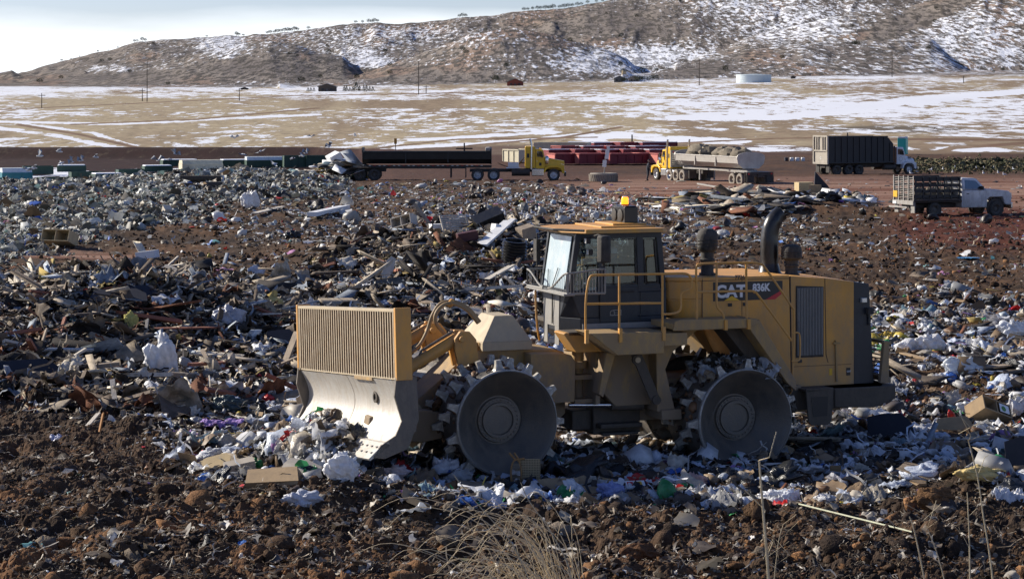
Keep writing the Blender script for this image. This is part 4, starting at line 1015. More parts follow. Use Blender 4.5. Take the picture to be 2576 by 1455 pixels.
def wheel(parent, x, y, z, r, w, rim, tyre, seg_=36, hubout=.0):
    """Tyre with a tread and its rim; y is the outer face side."""
    key = (round(r, 3), round(w, 3), rim.name, tyre.name)
    if key not in tm:
        t = MB().lathe([(r * .58, -w / 2), (r * .75, -w / 2 - .012), (r * .93, -w / 2), (r, -w * .38), (r, w * .38), (r * .93, w / 2), (r * .75, w / 2 + .012), (r * .58, w / 2), (r * .56, 0)], seg_, 'y', (0, 0, 0), True)
        for k in range(seg_):
            a = 2 * math.pi * k / seg_; s0 = len(t.v)
            t.box(-r * .045, r * .045, -w * .42, w * .42, 0, r * .028)
            q = Matrix.Rotation(a, 4, 'Y'); t.xf(Matrix.Translation(q @ Vector((0, 0, r * .99))) @ q, s0)
        rm = MB().lathe([(0, w * .30), (r * .14, w * .30), (r * .16, w * .20), (r * .30, w * .12), (r * .42, w * .10), (r * .50, w * .30), (r * .56, w * .50), (r * .60, w * .53), (r * .60, w * .46), (r * .56, 0), (r * .56, -w * .4), (0, -w * .4)], seg_, 'y')
        for k in range(8):
            a = 2 * math.pi * k / 8
            rm.lathe([(r * .045, w * .11), (r * .045, w * .16)], 8, 'y', (r * .22 * math.cos(a), 0, r * .22 * math.sin(a)))
        tm[key] = (t.mesh('tyre', tyre, False), rm.mesh('rim', rim, True))
    o = link('wheel', tm[key][0], None, parent, (x, y, z), (0, 0, 0) if y > 0 else (0, 0, math.pi))
    link('rim', tm[key][1], None, o)
    return o
def tractor(P, yel, tank=M['bladeside'], x0=0, sleeper=True):
    """Conventional tractor; steer axle at x=0, nose towards +x."""
    for s in (1, -1):
        wheel(P, 0, s * 1.0, .50, .50, .28, V_['rim'], V_['tyre'])
    MB().box(-6.9, .7, -.42, .42, .72, .98).build('chassis', V_['chas'], P, bev=.02)
    hood = MB()
    hood.xprism([(-.72, 1.0), (.72, 1.0), (.75, 1.5), (.66, 1.92), (-.66, 1.92), (-.75, 1.5)], -.75, .88, [(-.62, .80), (.62, .80), (.66, 1.3), (.52, 1.62), (-.52, 1.62), (-.66, 1.3)])
    hb = hood.build('hood', yel, P, True, bev=.03)
    for s in (1, -1):
        prof = [(.90, .62), (.72, .62), (.60, .98), (.32, 1.12), (-.32, 1.12), (-.60, .95), (-.72, .70), (-.86, .70), (-.70, 1.12), (-.35, 1.30), (.4, 1.28), (.86, 1.18)]
        MB().prism([(x, z) for x, z in prof], s * .64, s * 1.14).build('wheel_arch', yel, hb, bev=.02)
        MB().lathe([(.13, 0), (.15, .05), (.15, .5), (.13, .55), (.06, .6)], 16, 'z', (-.55, s * .98, 1.42)).build('air_cleaner', M['chrome'], P, True)
        MB().prism([(.50, 1.42), (.86, 1.36), (.82, 1.30), (.55, 1.33)], s * .645, s * .665).build('hood_trim', M['chrome'], hb)
        MB().box(.80, .89, s * .62, s * .80, .95, 1.15).build('headlight', M['lamp'], P, bev=.01)
        MB().tube([(-1.05, s * .98, 2.4), (-.95, s * 1.25, 2.35), (-.95, s * 1.25, 1.95)], .018, 6).box(-1.0, -.92, s * 1.18, s * 1.32, 1.9, 2.3).build('mirror', M['rubber'], P)
        MB().tube([(-1.83, s * 1.02, .95), (-1.83, s * 1.02, 3.05), (-1.93, s * 1.02, 3.42)], .075, 14).build('exhaust_stack', M['chrome'], P, True)
        MB().tube([(-3.45, s * .86, .72), (-1.95, s * .86, .72)], .31, 20).build('fuel_tank', V_['chas'] if s < 0 else tank, P, True)
        MB().box(-1.80, -.82, s * .60, s * 1.12, .42, 1.0).build('step_box', M['chrome'], P, bev=.05)
    MB().box(.84, .88, -.42, .42, .75, 1.50).build('grille', M['chrome'], P, bev=.01)
    MB().box(.86, 1.02, -1.15, 1.15, .38, .72).build('bumper', M['blackgloss'], P, bev=.02)
    cab_ = MB().prism([(-1.48, 1.0), (-.72, 1.0), (-.72, 1.93), (-.90, 2.58), (-1.48, 2.62)], -.98, .98).build('cab', yel, P, bev=.04)
    if sleeper:
        MB().prism([(-2.35, 1.05), (-1.50, 1.05), (-1.50, 2.78), (-1.62, 2.84), (-2.30, 2.84), (-2.35, 2.76)], -1.0, 1.0).build('sleeper', yel, P, bev=.05)
        for s in (1, -1): MB().box(-2.20, -2.0, s * .99, s * 1.012, 1.9, 2.25).build('sleeper_window', V_['tyre'], P, bev=.02)
    for s in (1, -1):
        MB().prism([(-1.38, 1.98), (-.84, 1.96), (-.97, 2.42), (-1.38, 2.46)], s * .972, s * .990).build('side_window', M['truckglass'], cab_)
        MB().box(-1.20, -1.0, s * .97, s * .992, 1.25, 1.5).build('vent_window', V_['tyre'], cab_)
        MB().box(-1.42, -1.34, s * .98, s * 1.0, 1.60, 1.64).build('handle', M['chrome'], cab_)
    MB().prism([(-.735, 1.97), (-.715, 1.97), (-.875, 2.54), (-.895, 2.54)], -.86, .86).build('windshield', M['truckglass'], cab_)
    for y in (-.6, 0, .6): MB().box(-1.15, -1.05, y - .08, y + .08, 2.62, 2.69).build('roof_lamp', M['paleyellow'], cab_, bev=.02)
    MB().tube([(-1.3, .35, 2.70), (-1.0, .35, 2.70)], .05, 10).build('horn', M['chrome'], cab_)

# --- truck with the long black side dump trailer, side on
D1 = 190.0; fx = (((950 + 2268 / 3.435) * .8647) - U0) * D1 / F
t1 = thing('semi_truck', 'yellow long-nosed semi truck hauling a long black side dump trailer', 'semi truck', (fx, D1, Hs(fx, D1)), 0)
tractor(t1, V_['yel'])
for x in (-6.25, -4.93):
    for s in (1, -1): wheel(t1, x, s * 1.0, .50, .50, .5, V_['rim'], V_['tyre'])
MB().box(-3.9, -2.75, -1.05, -.5, 1.02, 1.12).box(-3.75, -2.85, -1.05, -.45, 1.12, 1.5).build('tool_box', M['white'], t1, bev=.04)
for k in range(5):
    MB().tube(smooth_path([(-2.4, -.5 + .2 * k, 1.9), (-3.0, -.5 + .2 * k, 1.35 - .05 * k), (-3.8, -.3 + .1 * k, 1.15), (-4.6, 0, 1.45)], 4), .025, 6).build('air_hose', V_['tyre'], t1)
for s in (1, -1): MB().box(-7.25, -7.2, s * .7, s * 1.25, .25, 1.0).build('mud_flap', V_['tyre'], t1)
def dump_trailer(P, tub, chas, xf, xr, dim=1.0, w=2.5, axles=(), rimm=None, tyre_=None, cap=None, z0=1.40, z1=2.35):
    TRL = MB().box(xr - .3, xf + .1, -.45, .45, 1.06, 1.26).box(xr + .2, xf - 2.0, -.5, -.42, 1.0, 1.3).build('trailer', chas, P, bev=.02)
    hw = w / 2
    sec = [(-hw, z1), (-hw + .03, z1 - .06), (-hw * .93, z0 + .38), (-hw * .55, z0), (hw * .55, z0), (hw * .93, z0 + .38), (hw - .03, z1 - .06), (hw, z1), (hw - .08, z1), (hw * .85, z0 + .42), (hw * .5, z0 + .08), (-hw * .5, z0 + .08), (-hw * .85, z0 + .42), (-hw + .08, z1)]
    T = MB().xprism(sec, xr, xf)
    T.xprism([(-hw, z1 - .02), (-hw, z1 + .06), (-hw + .12, z1 + .06), (-hw + .12, z1 - .02)], xr, xf); T.xprism([(hw, z1 - .02), (hw, z1 + .06), (hw - .12, z1 + .06), (hw - .12, z1 - .02)], xr, xf)
    TB = T.build('dump_tub', tub, TRL, bev=.01)
    for (a, b_) in ((xf, xf + .10), (xr - .10, xr)):
        arc = [(-hw - .02, z1 - .05)] + [(-hw * math.cos(math.pi * k / 10) * 1.0, z1 + .05 + .36 * math.sin(math.pi * k / 10)) for k in range(11)] + [(hw + .02, z1 - .05), (hw * .93, z0 + .35), (hw * .55, z0 - .04), (-hw * .55, z0 - .04), (-hw * .93, z0 + .35)]
        MB().xprism(arc, a, b_).build('end_wall', cap or tub, TRL, bev=.01)
    n = 3
    for s in (1, -1):
        for k in range(1, n):
            x = xr + (xf - xr) * k / n
            MB().prism([(x - .05, z0 + .1), (x + .05, z0 + .1), (x + .05, z1), (x - .05, z1)], s * (hw * .90), s * (hw + .02)).build('tub_rib', tub, TRL)
    for x in axles:
        for s in (1, -1): wheel(P, x, s * 1.0, .50, .50, .5, rimm, tyre_)
    a0, a1 = min(axles), max(axles)
    MB().box(a0 - .75, a1 + .75, .55, 1.25, 1.08, 1.12).build('fender', chas, TRL, bev=.02); MB().box(a0 - .75, a1 + .75, -1.25, -.55, 1.08, 1.12).build('fender', chas, TRL, bev=.02)
    MB().box(a0 - .9, a1 + .9, -.55, .55, .75, 1.06).build('axle_frame', chas, TRL, bev=.02)
    for s in (1, -1):
        MB().box(xf - 3.3, xf - 3.18, s * .6, s * .72, .25, 1.1).build('landing_leg', chas, TRL)
        MB().box(a0 - .95, a0 - .90, s * .6, s * 1.25, .3, 1.0).build('mud_flap', V_['tyre'], TRL)
    return TRL
TR1 = dump_trailer(t1, V_['tub'], V_['chas'], -5.2, -15.6, axles=(-15.9, -14.7), rimm=V_['rimdark'], tyre_=V_['tyre'], cap=V_['tub'])
for k in range(24):
    x = -15.2 + k * .40
    MB().box(x, x + .18, -.508, -.503, 1.22, 1.27).build('reflector', M['red'] if k % 3 == 1 else M['white'], TR1)
MB().box(-5.62, -5.2, -1.2, 1.2, 2.44, 2.75).build('tarp_roll', V_['deck'], TR1, bev=.1)
MB().box(-15.8, -15.62, -.2, .2, 2.3, 2.72).build('tarp_post', V_['chas'], TR1)

# --- second truck, seen from behind its left corner, with the pale tub full of rubble
xs, ys, _ = gd(1680, 193.5); hd2 = math.atan2(.915, -.405)
t2 = thing('semi_truck', 'yellow semi truck seen from behind hauling a pale side dump tub heaped with rubble', 'semi truck', (xs, 193.5, Hs(xs, 193.5)), hd2)
tractor(t2, V_['yel'], tank=M['chrome'], sleeper=True)
MB().box(-2.50, -2.37, -1.02, 1.02, 1.15, 2.55).build('headache_rack', M['grey'], t2, bev=.02)
sl_ = MB()
for k in range(7): sl_.box(-2.53, -2.505, -.2, .95, 1.35 + k * .15, 1.40 + k * .15)
sl_.build('rack_slats', M['chrome'], t2)
MB().box(-2.53, -2.50, .72, .86, 2.36, 2.44).build('red_lamp', M['redlens'], t2)
for x in (-2.6, -3.7, -4.8):
    for s in (1, -1): wheel(t2, x, s * 1.0, .50, .50, .5, M['chrome'] if x == -2.6 else V_['mudtyre'], V_['mudtyre'])
TR2 = dump_trailer(t2, V_['silver'], V_['deck'], -3.6, -13.9, axles=(-14.3, -13.1), rimm=V_['mudtyre'], tyre_=V_['mudtyre'], cap=V_['silver'], z0=1.38, z1=2.25)
MB().box(-15.4, -15.3, -1.2, 1.2, .85, 1.12).box(-15.5, -15.4, -.25, .25, .7, .95).build('rear_bumper', V_['chas'], TR2, bev=.02)
for s in (1, -1):
    MB().box(-15.43, -15.40, s * .95, s * 1.08, .93, 1.05).build('tail_lamp', M['redlens'], TR2)
    MB().box(-15.45, -15.40, s * .55, s * 1.2, .3, .84).build('mud_flap', V_['tyre'], TR2)
MB().box(-4.9, -4.2, -1.2, 1.2, .95, 1.05).box(-6.0, -5.9, .5, 1.2, .35, 1.0).box(-6.0, -5.9, -1.2, -.5, .35, 1.0).build('rear_fender', V_['chas'], t2)
rub = MB(); rnd_ = random.Random(3)
def rock(mb, c, r, seed, n=9, m=6, sq=(1, 1, 1)):
    rr = random.Random(seed); vs = []; s0 = len(mb.v)
    off = [[rr.uniform(.75, 1.15) for _ in range(n)] for _ in range(m + 1)]
    vs.append((c[0], c[1], c[2] + r * sq[2]))
    for i in range(1, m):
        ph = math.pi * i / m
        for k in range(n):
            a = 2 * math.pi * k / n; q = r * off[i][k]
            vs.append((c[0] + q * math.sin(ph) * math.cos(a) * sq[0], c[1] + q * math.sin(ph) * math.sin(a) * sq[1], c[2] + q * math.cos(ph) * sq[2]))
    vs.append((c[0], c[1], c[2] - r * sq[2])); fs = []
    for k in range(n): fs.append((0, 1 + k, 1 + (k + 1) % n))
    for i in range(m - 2):
        for k in range(n): fs.append((1 + i * n + k, 1 + (i + 1) * n + k, 1 + (i + 1) * n + (k + 1) % n, 1 + i * n + (k + 1) % n))
    for k in range(n): fs.append((len(vs) - 1, 1 + (m - 2) * n + (k + 1) % n, 1 + (m - 2) * n + k))
    mb.add(vs, fs)
RUB = mat('broken_concrete_and_stumps', (.26, .22, .16), .95, dirt=(.10, .08, .06), dirt_amt=.5, dscale=2.5, bump_=.8, bscale=5)
t2m = Matrix.Translation(t2.location) @ Matrix.Rotation(hd2, 4, 'Z')
for i, (x, y, z, r, sq) in enumerate([(-5.4, 0, 2.3, .62, (1.5, 1.5, .85)), (-7.4, .1, 2.3, .55, (1.1, 1.6, .9)), (-9.0, -.2, 2.25, .5, (1.3, 1.7, 1.0)), (-10.6, 0, 2.3, .55, (1.6, 1.6, .8)), (-12.3, 0, 2.25, .55, (1.6, 1.6, .9))]):
    b_ = MB(); rock(b_, (0, 0, 0), r, 50 + i, 14, 9, sq)
    o = b_.build('rubble_lump', RUB, None, True, loc=t2m @ Vector((x, y, z + .12)), rot=(0, 0, hd2)); o.scale = (1.25, 1.0, 1.3)
    tag(o, ['dirt crusted lump at the front of the load in the pale tub', 'dark ragged stump second from the front in the pale tub', 'tangled dark lump in the middle of the pale tub', 'tan lump second from the back in the pale tub', 'rounded tan lump at the rear end of the pale tub'][i], 'rubble', 'rubble heaped in the pale tub')

# --- black box dump truck with a white cab
D3 = 232.0; cU = (2300 + 1315 / 3.794) * .8647 - 18; x3 = (cU - U0) * D3 / F; a3 = R(26)
t3 = thing('dump_truck', 'dump truck with a tall black ribbed box, beige tailgate and white cab', 'dump truck', (x3, D3, Hs(x3, D3)), a3)
kx = 1 / math.cos(a3)
for s in (1, -1):
    wheel(t3, 0, s * 1.0, .52, .52, .3, V_['rim'], V_['tyre'])
    for x in (-8.7, -7.3, -6.05): wheel(t3, x, s * 1.0, .52, .52, .5, V_['rimdark'], V_['tyre'])
    MB().tube([(-3.0, s * .9, .75), (-1.6, s * .9, .75)], .28, 16).build('fuel_tank', V_['chas'], t3, True)
    MB().box(-9.6, -9.5, s * .6, s * 1.2, .3, 1.1).build('mud_flap', V_['tyre'], t3)
MB().box(-9.6, .6, -.45, .45, .75, 1.15).box(-9.0, -1.7, -.9, .9, 1.12, 1.22).build('chassis', V_['chas'], t3, bev=.02)
bx = MB().prism([(-9.7, 1.2), (-2.0, 1.2), (-2.0, 3.1), (-2.75, 3.80), (-9.7, 3.84)], -1.22, 1.22)
BX = bx.build('dump_box', V_['box'], t3, bev=.01)
rb = MB()
for k in range(11):
    x = -9.65 + k * .72
    for s in (1, -1):
        h_ = 3.8 if x < -2.8 else 3.2
        MB().box(x, x + .10, s * 1.215, s * 1.29, 1.2, h_).build('box_rib', V_['box'], BX)
for s in (1, -1):
    MB().box(-9.7, -2.7, s * 1.215, s * 1.31, 3.74, 3.86).build('top_rail', V_['box'], BX); MB().box(-9.7, -2.0, s * 1.215, s * 1.30, 1.2, 1.32).build('bottom_rail', V_['box'], BX)
    MB().box(-9.7, -2.7, s * 1.215, s * 1.27, 2.5, 2.56).build('middle_rail', V_['box'], BX)
tg = MB().box(-9.80, -9.703, -1.28, 1.28, 1.15, 3.92)
TG = tg.build('tailgate', V_['rear'], t3, bev=.01)
for (y0, y1, z0, z1) in ((-1.28, 1.28, 3.80, 3.95), (-1.28, 1.28, 2.38, 2.52), (-1.28, 1.28, 1.12, 1.3), (-1.28, -1.12, 1.3, 3.8), (1.12, 1.28, 1.3, 3.8), (-.42, -.30, 2.52, 3.8), (.30, .42, 2.52, 3.8), (-.78, -.68, 2.52, 3.8), (.68, .78, 2.52, 3.8)):
    MB().box(-9.90, -9.802, y0, y1, z0, z1).build('gate_rib', V_['rear'], TG)
MB().lathe([(.14, 0), (.14, .01), (.10, .012), (.10, 0)], 16, 'x', (-9.815, .0, 1.72), True).build('round_mark', M['white'], TG)
MB().prism([(-1.45, 1.0), (-.35, 1.0), (-.35, 1.95), (-.62, 2.72), (-1.45, 2.76)], -1.0, 1.0).build('cab', V_['wcab'], t3, bev=.07)
MB().xprism([(-.80, .95), (.80, .95), (.80, 1.65), (.62, 1.98), (-.62, 1.98), (-.80, 1.65)], -.36, .95, [(-.70, .75), (.70, .75), (.70, 1.35), (.5, 1.55), (-.5, 1.55), (-.70, 1.35)]).build('hood', V_['wcab'], t3, True, bev=.05)
for s in (1, -1):
    MB().prism([(.88, .55), (.66, .55), (.58, .95), (.3, 1.12), (-.3, 1.12), (-.58, .92), (-.7, .6), (-.8, .6), (-.72, 1.1), (-.3, 1.32), (.4, 1.3), (.88, 1.15)], s * .66, s * 1.16).build('wheel_arch', V_['wcab'], t3, bev=.02)
    MB().prism([(-1.30, 2.0), (-.50, 1.95), (-.72, 2.5), (-1.30, 2.56)], s * .99, s * 1.012).build('side_window', M['truckglass'], t3)
    MB().box(-.85, -.78, s * 1.1, s * 1.28, 1.95, 2.35).build('mirror', M['rubber'], t3)
MB().prism([(-.365, 2.0), (-.335, 2.0), (-.59, 2.66), (-.62, 2.66)], -.86, .86).build('windshield', M['truckglass'], t3)
MB().box(.92, 1.08, -1.1, 1.1, .4, .75).build('bumper', M['rubber'], t3, bev=.03)
MB().box(-1.95, -1.5, -1.1, 1.1, 1.15, 2.7).build('hoist_frame', mat('rusty_steel', (.20, .08, .03), .8, dirt=(.1, .06, .04), dirt_amt=.5, bump_=.2), t3, bev=.02)
MB().tube([(-1.75, -1.05, 1.0), (-1.75, -1.05, 2.85)], .08, 10).build('exhaust_stack', V_['chas'], t3)
side_text('lettering', 'N5', .30, .12, -1.005, 1.60, M['decalblack'], t3, .01, 1.0, flip=False).location = (.10, -.80, 1.55)
MB().lathe([(.22, 0), (.22, .004), (.20, .005), (.20, 0)], 20, 'y', (-.95, -1.008, 1.55), True).build('door_emblem', M['greycloth'], t3)
junk = MB()
for k in range(7): rock(junk, (-2.6 + .25 * k % .9 - .3 * (k % 3), -.8 + .27 * k, 3.35 + .06 * (k % 3)), .32, 70 + k)
o = junk.mesh('load', mat('rusty_scrap', (.17, .075, .03), .9, dirt=(.06, .05, .045), dirt_amt=.5, bump_=.5, bscale=6))
o = link('scrap_heap', o, None, None, loc=t3.location, rot=(0, 0, a3)); tag(o, 'rusty brown scrap showing over the front end of the tall black box', 'scrap heap')

# --- silver stake bed pickup
D4 = 123.0; cU = (2300 + 2255 / 3.794) * .8647 - 22; x4 = (cU - U0) * D4 / F; a4 = R(22)
t4 = thing('pickup_truck', 'silver pickup truck with an open black stake bed parked on the brown mud', 'pickup truck', (x4, D4, Hs(x4, D4)), a4)
for s in (1, -1):
    wheel(t4, 0, s * .84, .40, .40, .26, V_['rimdark'], V_['tyre']); wheel(t4, -3.78, s * .84, .40, .40, .26, V_['rimdark'], V_['tyre'])
    MB().box(-5.05, -5.0, s * .62, s * .98, .22, .85).build('mud_flap', M['grey'], t4)
MB().box(-5.0, .6, -.38, .38, .48, .72).box(-5.0, -2.2, -.9, .9, .78, .86).build('chassis', V_['chas'], t4, bev=.02)
body = MB().prism([(-2.15, .48), (-.58, .48), (-.56, .9), (-.40, 1.02), (.40, 1.02), (.55, .62), (.92, .58), (.95, .9), (.93, 1.18), (.80, 1.32), (.1, 1.42), (-.62, 1.47), (-.72, 1.42), (-2.15, 1.40)], -.97, .97)
BD = body.build('body', V_['pick'], t4, bev=.05)
cb4 = MB()
v0 = [(-2.10, 1.40), (-.62, 1.44), (-1.12, 1.98), (-1.25, 2.03), (-2.0, 2.05), (-2.10, 2.0)]
cb4.prism(v0, -.95, -.80, v0); cb4.v = []; cb4.f = []
cb4.add([(x, -.95, z) if z < 1.6 else (x, -.82, z) for x, z in v0] + [(x, .95, z) if z < 1.6 else (x, .82, z) for x, z in v0], [tuple(range(6))[::-1], tuple(range(6, 12))] + [(i, (i + 1) % 6, 6 + (i + 1) % 6, 6 + i) for i in range(6)])
CB4 = cb4.build('cab', V_['pick'], t4, bev=.05)
for s in (1, -1):
    def yy(z): return s * (.962 - (z - 1.42) * .24)
    w4 = [(-1.93, 1.46), (-.86, 1.47), (-1.22, 1.90), (-1.90, 1.95)]
    MB().add([(x, yy(z), z) for x, z in w4] + [(x, yy(z) - s * .02, z) for x, z in w4], [(0, 1, 2, 3), (4, 7, 6, 5), (0, 4, 5, 1), (1, 5, 6, 2), (2, 6, 7, 3), (3, 7, 4, 0)]).build('side_window', M['truckglass'], CB4)
    MB().zprism([(-1.02, s * .96), (-.88, s * .96), (-.90, s * 1.16), (-1.0, s * 1.18)], 1.42, 1.62).build('mirror', M['rubber'], CB4, bev=.02)
    MB().box(-1.86, -1.70, s * .968, s * .985, 1.20, 1.24).build('handle', M['rubber'], BD)
    MB().prism([(-2.04, .62), (-2.03, .62), (-2.03, 1.40), (-2.04, 1.40)], s * .962, s * .974).prism([(-.66, .62), (-.65, .62), (-.65, 1.40), (-.66, 1.40)], s * .962, s * .974).build('door_seam', M['rubber'], BD)
    MB().prism([(.88, .95), (.955, .92), (.945, 1.22), (.84, 1.24)], s * .72, s * .975).build('headlight', M['lamp'], BD, bev=.01)
    # wheel housing
    MB().lathe([(.52, 0), (.52, .10)], 24, 'y', (0, s * .88, .44)).build('wheel_housing', V_['chas'], BD)
MB().add([(-.60, -.86, 1.45), (-.60, .86, 1.45), (-1.12, .75, 1.99), (-1.12, -.75, 1.99)], [(0, 1, 2, 3)]).build('windshield', M['truckglass'], CB4)
MB().box(.90, 1.02, -.98, .98, .42, .72).build('bumper', M['chrome'], t4, bev=.03)
MB().box(.94, .965, -.6, .6, .82, 1.16).build('grille', M['rubber'], t4)
FL = MB().box(-5.08, -2.22, -1.05, 1.05, .88, .98).build('bed_floor', V_['chas'], t4, bev=.01)
BLKP = mat('black_stake_rail', (.014, .015, .017), .5, dirt=(.05, .045, .04), dirt_amt=.4, dscale=3)
for s in (1, -1):
    sk = MB()
    for z in (1.04, 1.33, 1.62, 1.91): sk.box(-5.05, -2.25, s * 1.0, s * 1.03, z, z + .15 + (.08 if z > 1.9 else 0))
    for x in (-5.02, -4.55, -4.12, -3.70, -3.28, -2.86, -2.34): sk.box(x - .04, x + .04, s * 1.03, s * 1.07, .98, 2.14)
    sk.build('stake_side', BLKP, t4, bev=.004)
sk = MB()
for z in (1.04, 1.33, 1.62, 1.91): sk.box(-2.28, -2.25, -1.0, 1.0, z, z + .15)
for y in (-.9, -.3, .3, .9): sk.box(-2.31, -2.28, y - .04, y + .04, .98, 2.14)
sk.build('front_stake', BLKP, t4)
sk = MB()
for k in range(12): sk.box(-5.10, -5.08, -1.0, 1.0, 1.05 + k * .094, 1.075 + k * .094)
for y in (-.98, -.48, -.02, .46, .96): sk.box(-5.13, -5.10, y - .035, y + .035, .80, 2.2)
sk.build('rear_gate', V_['deck'], t4)
MB().box(-5.16, -5.135, .55, .95, 1.05, 1.38).build('warning_plate', M['decalyellow'], t4)
MB().box(-5.16, -5.10, -1.02, 1.02, .68, .90).box(-5.22, -5.16, -.5, 1.3, .50, .58).build('lift_gate', V_['deck'], t4, bev=.01)
for (y0, y1) in ((.6, .95),): MB().box(-5.185, -5.162, y0, y1, .70, .84).build('number_plate', M['white'], t4)
brl = MB()
for k in range(8): rock(brl, (-4.6 + .3 * k, -.3 + .22 * (k % 3), 1.2 + .05 * (k % 2)), .33, 90 + k)
o = link('brush_load', brl.mesh('brush', RUB), None, None, loc=t4.location, rot=(0, 0, a4)); tag(o, 'brown lumps of rubbish lying in the stake bed of the silver pickup', 'load')

# --- person by the second truck
xp, yp, zp = gd(1630, 189.0)
pj = [(0, 0, .88), (0, 0, 1.08), (.03, 0, 1.30), (.05, 0, 1.42), (.07, 0, 1.48), (.08, 0, 1.56), (.08, 0, 1.64),
      (.03, .20, 1.36), (.10, .26, 1.10), (.30, .22, 1.16), (.38, .21, 1.20), (.03, -.20, 1.36), (-.02, -.27, 1.09), (.10, -.26, .86), (.13, -.26, .78),
      (0, .10, .84), (.03, .14, .46), (-.03, .16, .08), (.12, .17, .04), (0, -.10, .84), (-.04, -.15, .46), (-.16, -.17, .08), (-.02, -.18, .04)]
pe = [(0, 1), (1, 2), (2, 3), (3, 4), (4, 5), (5, 6), (2, 7), (7, 8), (8, 9), (9, 10), (2, 11), (11, 12), (12, 13), (13, 14), (0, 15), (15, 16), (16, 17), (17, 18), (0, 19), (19, 20), (20, 21), (21, 22)]
prd = [.15, .145, .165, .07, .06, .085, .075, .075, .055, .042, .04, .075, .055, .042, .04, .10, .075, .055, .045, .10, .075, .055, .045]
pr = figure('person', pj, pe, prd, M['navy'], loc=(xp, yp, zp), rz=R(15))
tag(pr, 'person in dark work clothes standing beside the yellow cab of the second semi truck', 'person')
link('head', MB().lathe([(0, -.11), (.05, -.10), (.08, -.05), (.09, .02), (.08, .08), (.04, .12), (0, .125)], 16, 'z', (.09, 0, 1.62)).mesh('head', M['skin'], True), None, pr)
link('cap', MB().lathe([(.096, .02), (.096, .06), (.07, .12), (0, .14)], 16, 'z', (.085, 0, 1.62)).mesh('cap', M['navy'], True), None, pr)
# ------------------------------------------------------------------ rubbish: small bits in bulk
rng = np.random.default_rng(12)
M['paper'] = attr_mat('paper_and_plastic_scraps', .55, .4, trans=.18, nscale=6, namt=.18)
M['film'] = attr_mat('crumpled_plastic_film', .33, .5, trans=.25, nscale=9, namt=.15, bump_=.5, bscale=22)
M['lumber'] = attr_mat('broken_lumber', .8, .2, nscale=7, namt=.4, bump_=.3, bscale=40)
M['soil'] = attr_mat('loose_soil', .95, .1, nscale=16, namt=.5, bump_=.8, bscale=30)
def t_crumple(n, seed, amp=.28):
    r = np.random.default_rng(seed); g = np.linspace(-.5, .5, n)
    X, Y = np.meshgrid(g, g); X = X + r.uniform(-.5, .5, X.shape) * .55 / n; Y = Y + r.uniform(-.5, .5, X.shape) * .55 / n
    Z = amp * (fbm(X * 2.2 + seed, Y * 2.2, seed, 3) + .8 * np.abs(vnoise(X * 4, Y * 4 + seed, seed + 3))) + r.uniform(-.06, .06, X.shape)
    rr = np.hypot(X, Y); Z = Z - rr * .25; cut = 1 - .35 * r.random() * (np.abs(X) * np.abs(Y) * 4)
    V = np.stack([X * cut, Y * cut, Z], -1).reshape(-1, 3)
    i = np.arange(n * n).reshape(n, n); a, b, c, d = i[:-1, :-1].ravel(), i[:-1, 1:].ravel(), i[1:, 1:].ravel(), i[1:, :-1].ravel()
    return V, np.concatenate([np.stack([a, b, c], 1), np.stack([a, c, d], 1)])
def t_ball(m, n, seed, rough=.3, flat=.65, knot=False):
    r = np.random.default_rng(seed); vs = [(0, 0, 1.0)]
    ph = np.pi * np.arange(1, m) / m; th = 2 * np.pi * np.arange(n) / n
    P_, T_ = np.meshgrid(ph, th, indexing='ij')
    x = np.sin(P_) * np.cos(T_); y = np.sin(P_) * np.sin(T_); z = np.cos(P_)
    q = 1 + rough * (fbm(x * 2 + seed, y * 2 + z * 1.7, seed, 2) + .55 * ridged(x * 2.0 + z + seed, y * 2.0 - z, seed + 5, 2) - .2)
    if m > 12: q = q + .05 * ridged(x * 5 + 2 * z + seed, y * 5 - 3 * z, seed + 9, 2)
    if knot: q = q * np.where(z > .75, .62, 1) * np.where(z > .92, 1.5, 1)
    V = np.stack([x * q, y * q, z * q * flat], -1).reshape(-1, 3)
    V = np.concatenate([[[0, 0, flat * (1.3 if knot else 1)]], V, [[0, 0, -flat]]])
    F_ = [(0, 1 + k, 1 + (k + 1) % n) for k in range(n)]
    for i in range(m - 2):
        for k in range(n):
            a, b, c, d = 1 + i * n + k, 1 + (i + 1) * n + k, 1 + (i + 1) * n + (k + 1) % n, 1 + i * n + (k + 1) % n
            F_ += [(a, b, c), (a, c, d)]
    F_ += [(len(V) - 1, 1 + (m - 2) * n + (k + 1) % n, 1 + (m - 2) * n + k) for k in range(n)]
    return V * .5, np.array(F_)
BOXF = np.array([(0, 3, 2), (0, 2, 1), (4, 5, 6), (4, 6, 7), (0, 1, 5), (0, 5, 4), (1, 2, 6), (1, 6, 5), (2, 3, 7), (2, 7, 6), (3, 0, 4), (3, 4, 7)])
def t_box(sx, sy, sz, seed, jit=.06):
    r = np.random.default_rng(seed)
    V = np.array([(-1, -1, -1), (1, -1, -1), (1, 1, -1), (-1, 1, -1), (-1, -1, 1), (1, -1, 1), (1, 1, 1), (-1, 1, 1)], float) * .5
    V[:, 0] += r.uniform(-jit, jit, 8); V[:4, 1] += 0; V *= (sx, sy, sz)
    return V, BOXF
